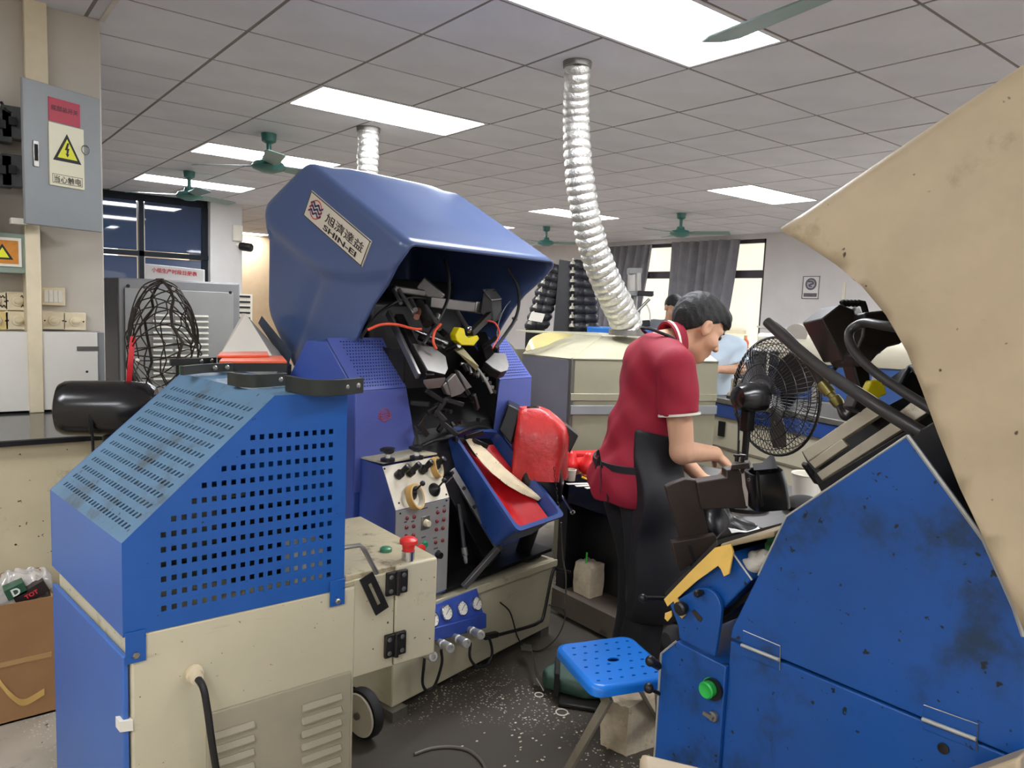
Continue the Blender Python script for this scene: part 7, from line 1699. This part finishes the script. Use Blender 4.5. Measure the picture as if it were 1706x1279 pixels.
for a in (.0, .33, .66):
    t.part('blue_panel', B().hexa([O0+od*(OL*(a+.02)+.05)*1+od*e+on*o+V((0, 0, z)) for z in (zL, zM-.01) for e, o in ((0, .03), (OL*.29, .03), (OL*.29, .06), (0, .06))]), mat('oven_blue', (44, 84, 150), .45, var=.06), bev=.006)
t.part('oven_base', B().prism([O0+on*a+V((0, 0, z)) for a, z in ((.05, 0), (.5, 0), (.5, zM), (.05, zM))], od*OL), mat('oven_grey', (168, 166, 156), .5))
c = PD(1326, 557, D_-.1); t.part('round_boss', B().lathe(c, on, [(0, .09), (.05, .09), (.3, .09)], 22), mat('boss_tan', (180, 172, 160), .5))
# wall ledge, door seam, poster
y0, y1 = PX(1400, 545, RX).y, PX(1262, 548, RX).y; zl_ = PX(1330, 546, RX).z
b = B().box(RX-.03, RX, y0-2, y1, zl_-.03, zl_); struct('trim_wall_ledge', b, m_white, (RX, y0, zl_))
ys = PX(1403, 500, RX).y; struct('trim_wall_seam', B().box(RX-.02, RX, ys-.04, ys, zl_, PX(1403, 470, RX).z), m_white, (RX, ys, zl_))
pc0, pc1 = PX(1339, 460, RX), PX(1364, 498, RX); cy_, cz_ = (pc0.y+pc1.y)/2, (pc0.z+pc1.z)/2; hw, hh = abs(pc1.y-pc0.y)/2, abs(pc0.z-pc1.z)/2
t = T('wall_notice', 'small framed notice with a round grey emblem on the far right wall', 'notice', V((RX-.01, cy_, cz_-hh)))
t.part('notice_sheet', B().box(RX-.012, RX-.001, cy_-hw, cy_+hw, cz_-hh, cz_+hh), mat('notice_white', (222, 220, 218), .5, var=0)); fr = B()
m_ng = mat('notice_grey', (96, 94, 104), .6, var=.2, vs=30)
for a0, a1, b0, b1 in ((-1, 1, .94, 1), (-1, 1, -1, -.94), (-1, -.92, -1, 1), (.92, 1, -1, 1)): fr.box(RX-.016, RX-.012, cy_+hw*a0, cy_+hw*a1, cz_+hh*b0, cz_+hh*b1)
t.part('notice_frame', fr, m_ng)
t.part('emblem_disc', B().lathe((RX-.0125, cy_, cz_+hh*.3), (-1, 0, 0), [(0, hw*.66), (.002, hw*.66)], 28), m_ng)
t.part('emblem_center', B().lathe((RX-.0148, cy_, cz_+hh*.3), (-1, 0, 0), [(0, hw*.46), (.001, hw*.46)], 24), mat('notice_mid', (180, 178, 184), .6, var=.3, vs=40))
t.part('emblem_curl', B().tube([(RX-.0165, cy_+hw*a, cz_+hh*(.3+b_)) for a, b_ in ((.3, .2), (-.1, .24), (-.3, .05), (.0, -.02), (.2, -.15), (-.15, -.22))], .012, 6, 5), m_ng)
t.part('caption_bar', B().box(RX-.014, RX-.012, cy_-hw*.78, cy_+hw*.78, cz_-hh*.82, cz_-hh*.5), m_ng)
# air press behind the duct foot
d_ = 6.0
t = T('air_press', 'tall pneumatic press with a grey cylinder behind the foot of the silver duct', 'press', V((PD(1056, 550, d_).x, PD(1056, 550, d_).y, 0)))
pb = PD(1058, 545, d_); tp = PD(1056, 452, d_)
t.part('press_base', B().box(pb.x-.35, pb.x+.25, pb.y-.2, pb.y+.2, PD(1050, 562, d_).z-.2, PD(1050, 546, d_).z), mat('press_blue', (38, 110, 190), .4, var=.05), bev=.01)
t.part('press_stand', B().box(pb.x-.25, pb.x+.2, pb.y-.15, pb.y+.15, 0, PD(1050, 562, d_).z-.2), m_greysheet, bev=.01)
t.part('column', B().cyl(V((pb.x+.02, pb.y+.05, pb.z-.05)), V((pb.x+.02, pb.y+.05, PD(1056, 485, d_).z)), .035), m_steel)
t.part('cylinder', B().cyl(PD(1056, 486, d_), PD(1057, 455, d_), .055).cyl(PD(1064, 486, d_-.08), PD(1064, 455, d_-.08), .02), mat('cylinder_grey', (170, 166, 160), .4, .3), stuff=True)
t.part('cylinder_cap', B().bar(PD(1046, 452, d_), PD(1068, 452, d_), .12, .05), m_greysheet, bev=.006)
t.part('cross_head', B().bar(PD(1036, 489, d_-.05), PD(1088, 489, d_-.05), .08, .04), m_greysheet, bev=.006)
t.part('black_bar', B().bar(PD(1062, 488, d_-.1), PD(1087, 490, d_-.1), .05, .04), m_blackpl, bev=.006)
t.part('link_rod', B().cyl(PD(1052, 528, d_-.1), PD(1082, 498, d_-.1), .012), m_steel)
t.part('air_line', B().tube([PD(x, y, d_-.1) for x, y in ((1074, 502), (1082, 518), (1082, 535), (1072, 545))], .008, 6, 6), m_white)
t.part('die_block', B().bar(PD(1058, 540, d_-.08), PD(1082, 538, d_-.08), .08, .05), m_blackpl, bev=.008)
# black shoe racks leaning behind the tunnel
m_blk = mat('rack_black', (22, 22, 25), .4, var=.25, vs=12)
def rack(label, quad, d, cols, n, pegs):
    P = [PD(x, y, d) for x, y in quad]   # bl br tr tl
    t = T('boot_rack', label, 'rack', V(((P[0].x+P[1].x)/2, (P[0].y+P[1].y)/2, 0)), 'black boot racks')
    t.part('rack_board', B().prism(P, FW*.05), m_blk)
    t.part('rack_foot', B().hexa([V((p.x, p.y, z))+FW*o*V((1, 1, 0)).length*0+V((FW.x, FW.y, 0))*o for z in (0, P[0].z) for p, o in ((P[0], 0), (P[1], 0), (P[1], .1), (P[0], .1))]), m_blk)
    for c in cols:
        for k in range(n):
            v_ = (k+.5)/n; a_ = P[0]*(1-v_)+P[3]*v_; e_ = P[1]*(1-v_)+P[2]*v_; q = a_*(1-c)+e_*c-FW*.04
            x_ = (e_-a_).normalized(); y_ = (P[3]-P[0]).normalized()
            t.part('black_shoe', B().ell(q, .075, .055, .05, 10, 7, (x_, y_, -FW)), mat('rack_shoe_black', (40, 40, 44), .35, var=.3, vs=40, bump=.4, bs=60), smooth=70)
            if pegs is not None:
                w_ = a_*(1-pegs)+e_*pegs-FW*.07; t.part('white_peg', B().lathe(w_, y_, [(0, .024), (.02, .02), (.03, .008), (.05, .008)], 8), m_white)
rack('black boot rack nearest the blue hood, with a white card at its foot', [(876, 548), (908, 548), (936, 448), (912, 440)], 6.3, (.3, .75), 8, .12)
rack('wider black boot rack between the first rack and the silver duct', [(922, 553), (992, 553), (982, 440), (932, 432)], 6.2, (.62, .88), 8, .42)
pq = [PD(x, y, 6.15) for x, y in ((880, 533), (903, 537), (908, 523), (886, 519))]
solo('white_card', 'white card clipped to the foot of the first black boot rack', 'card', B().prism(pq, -FW*.004), m_white, pq[0])
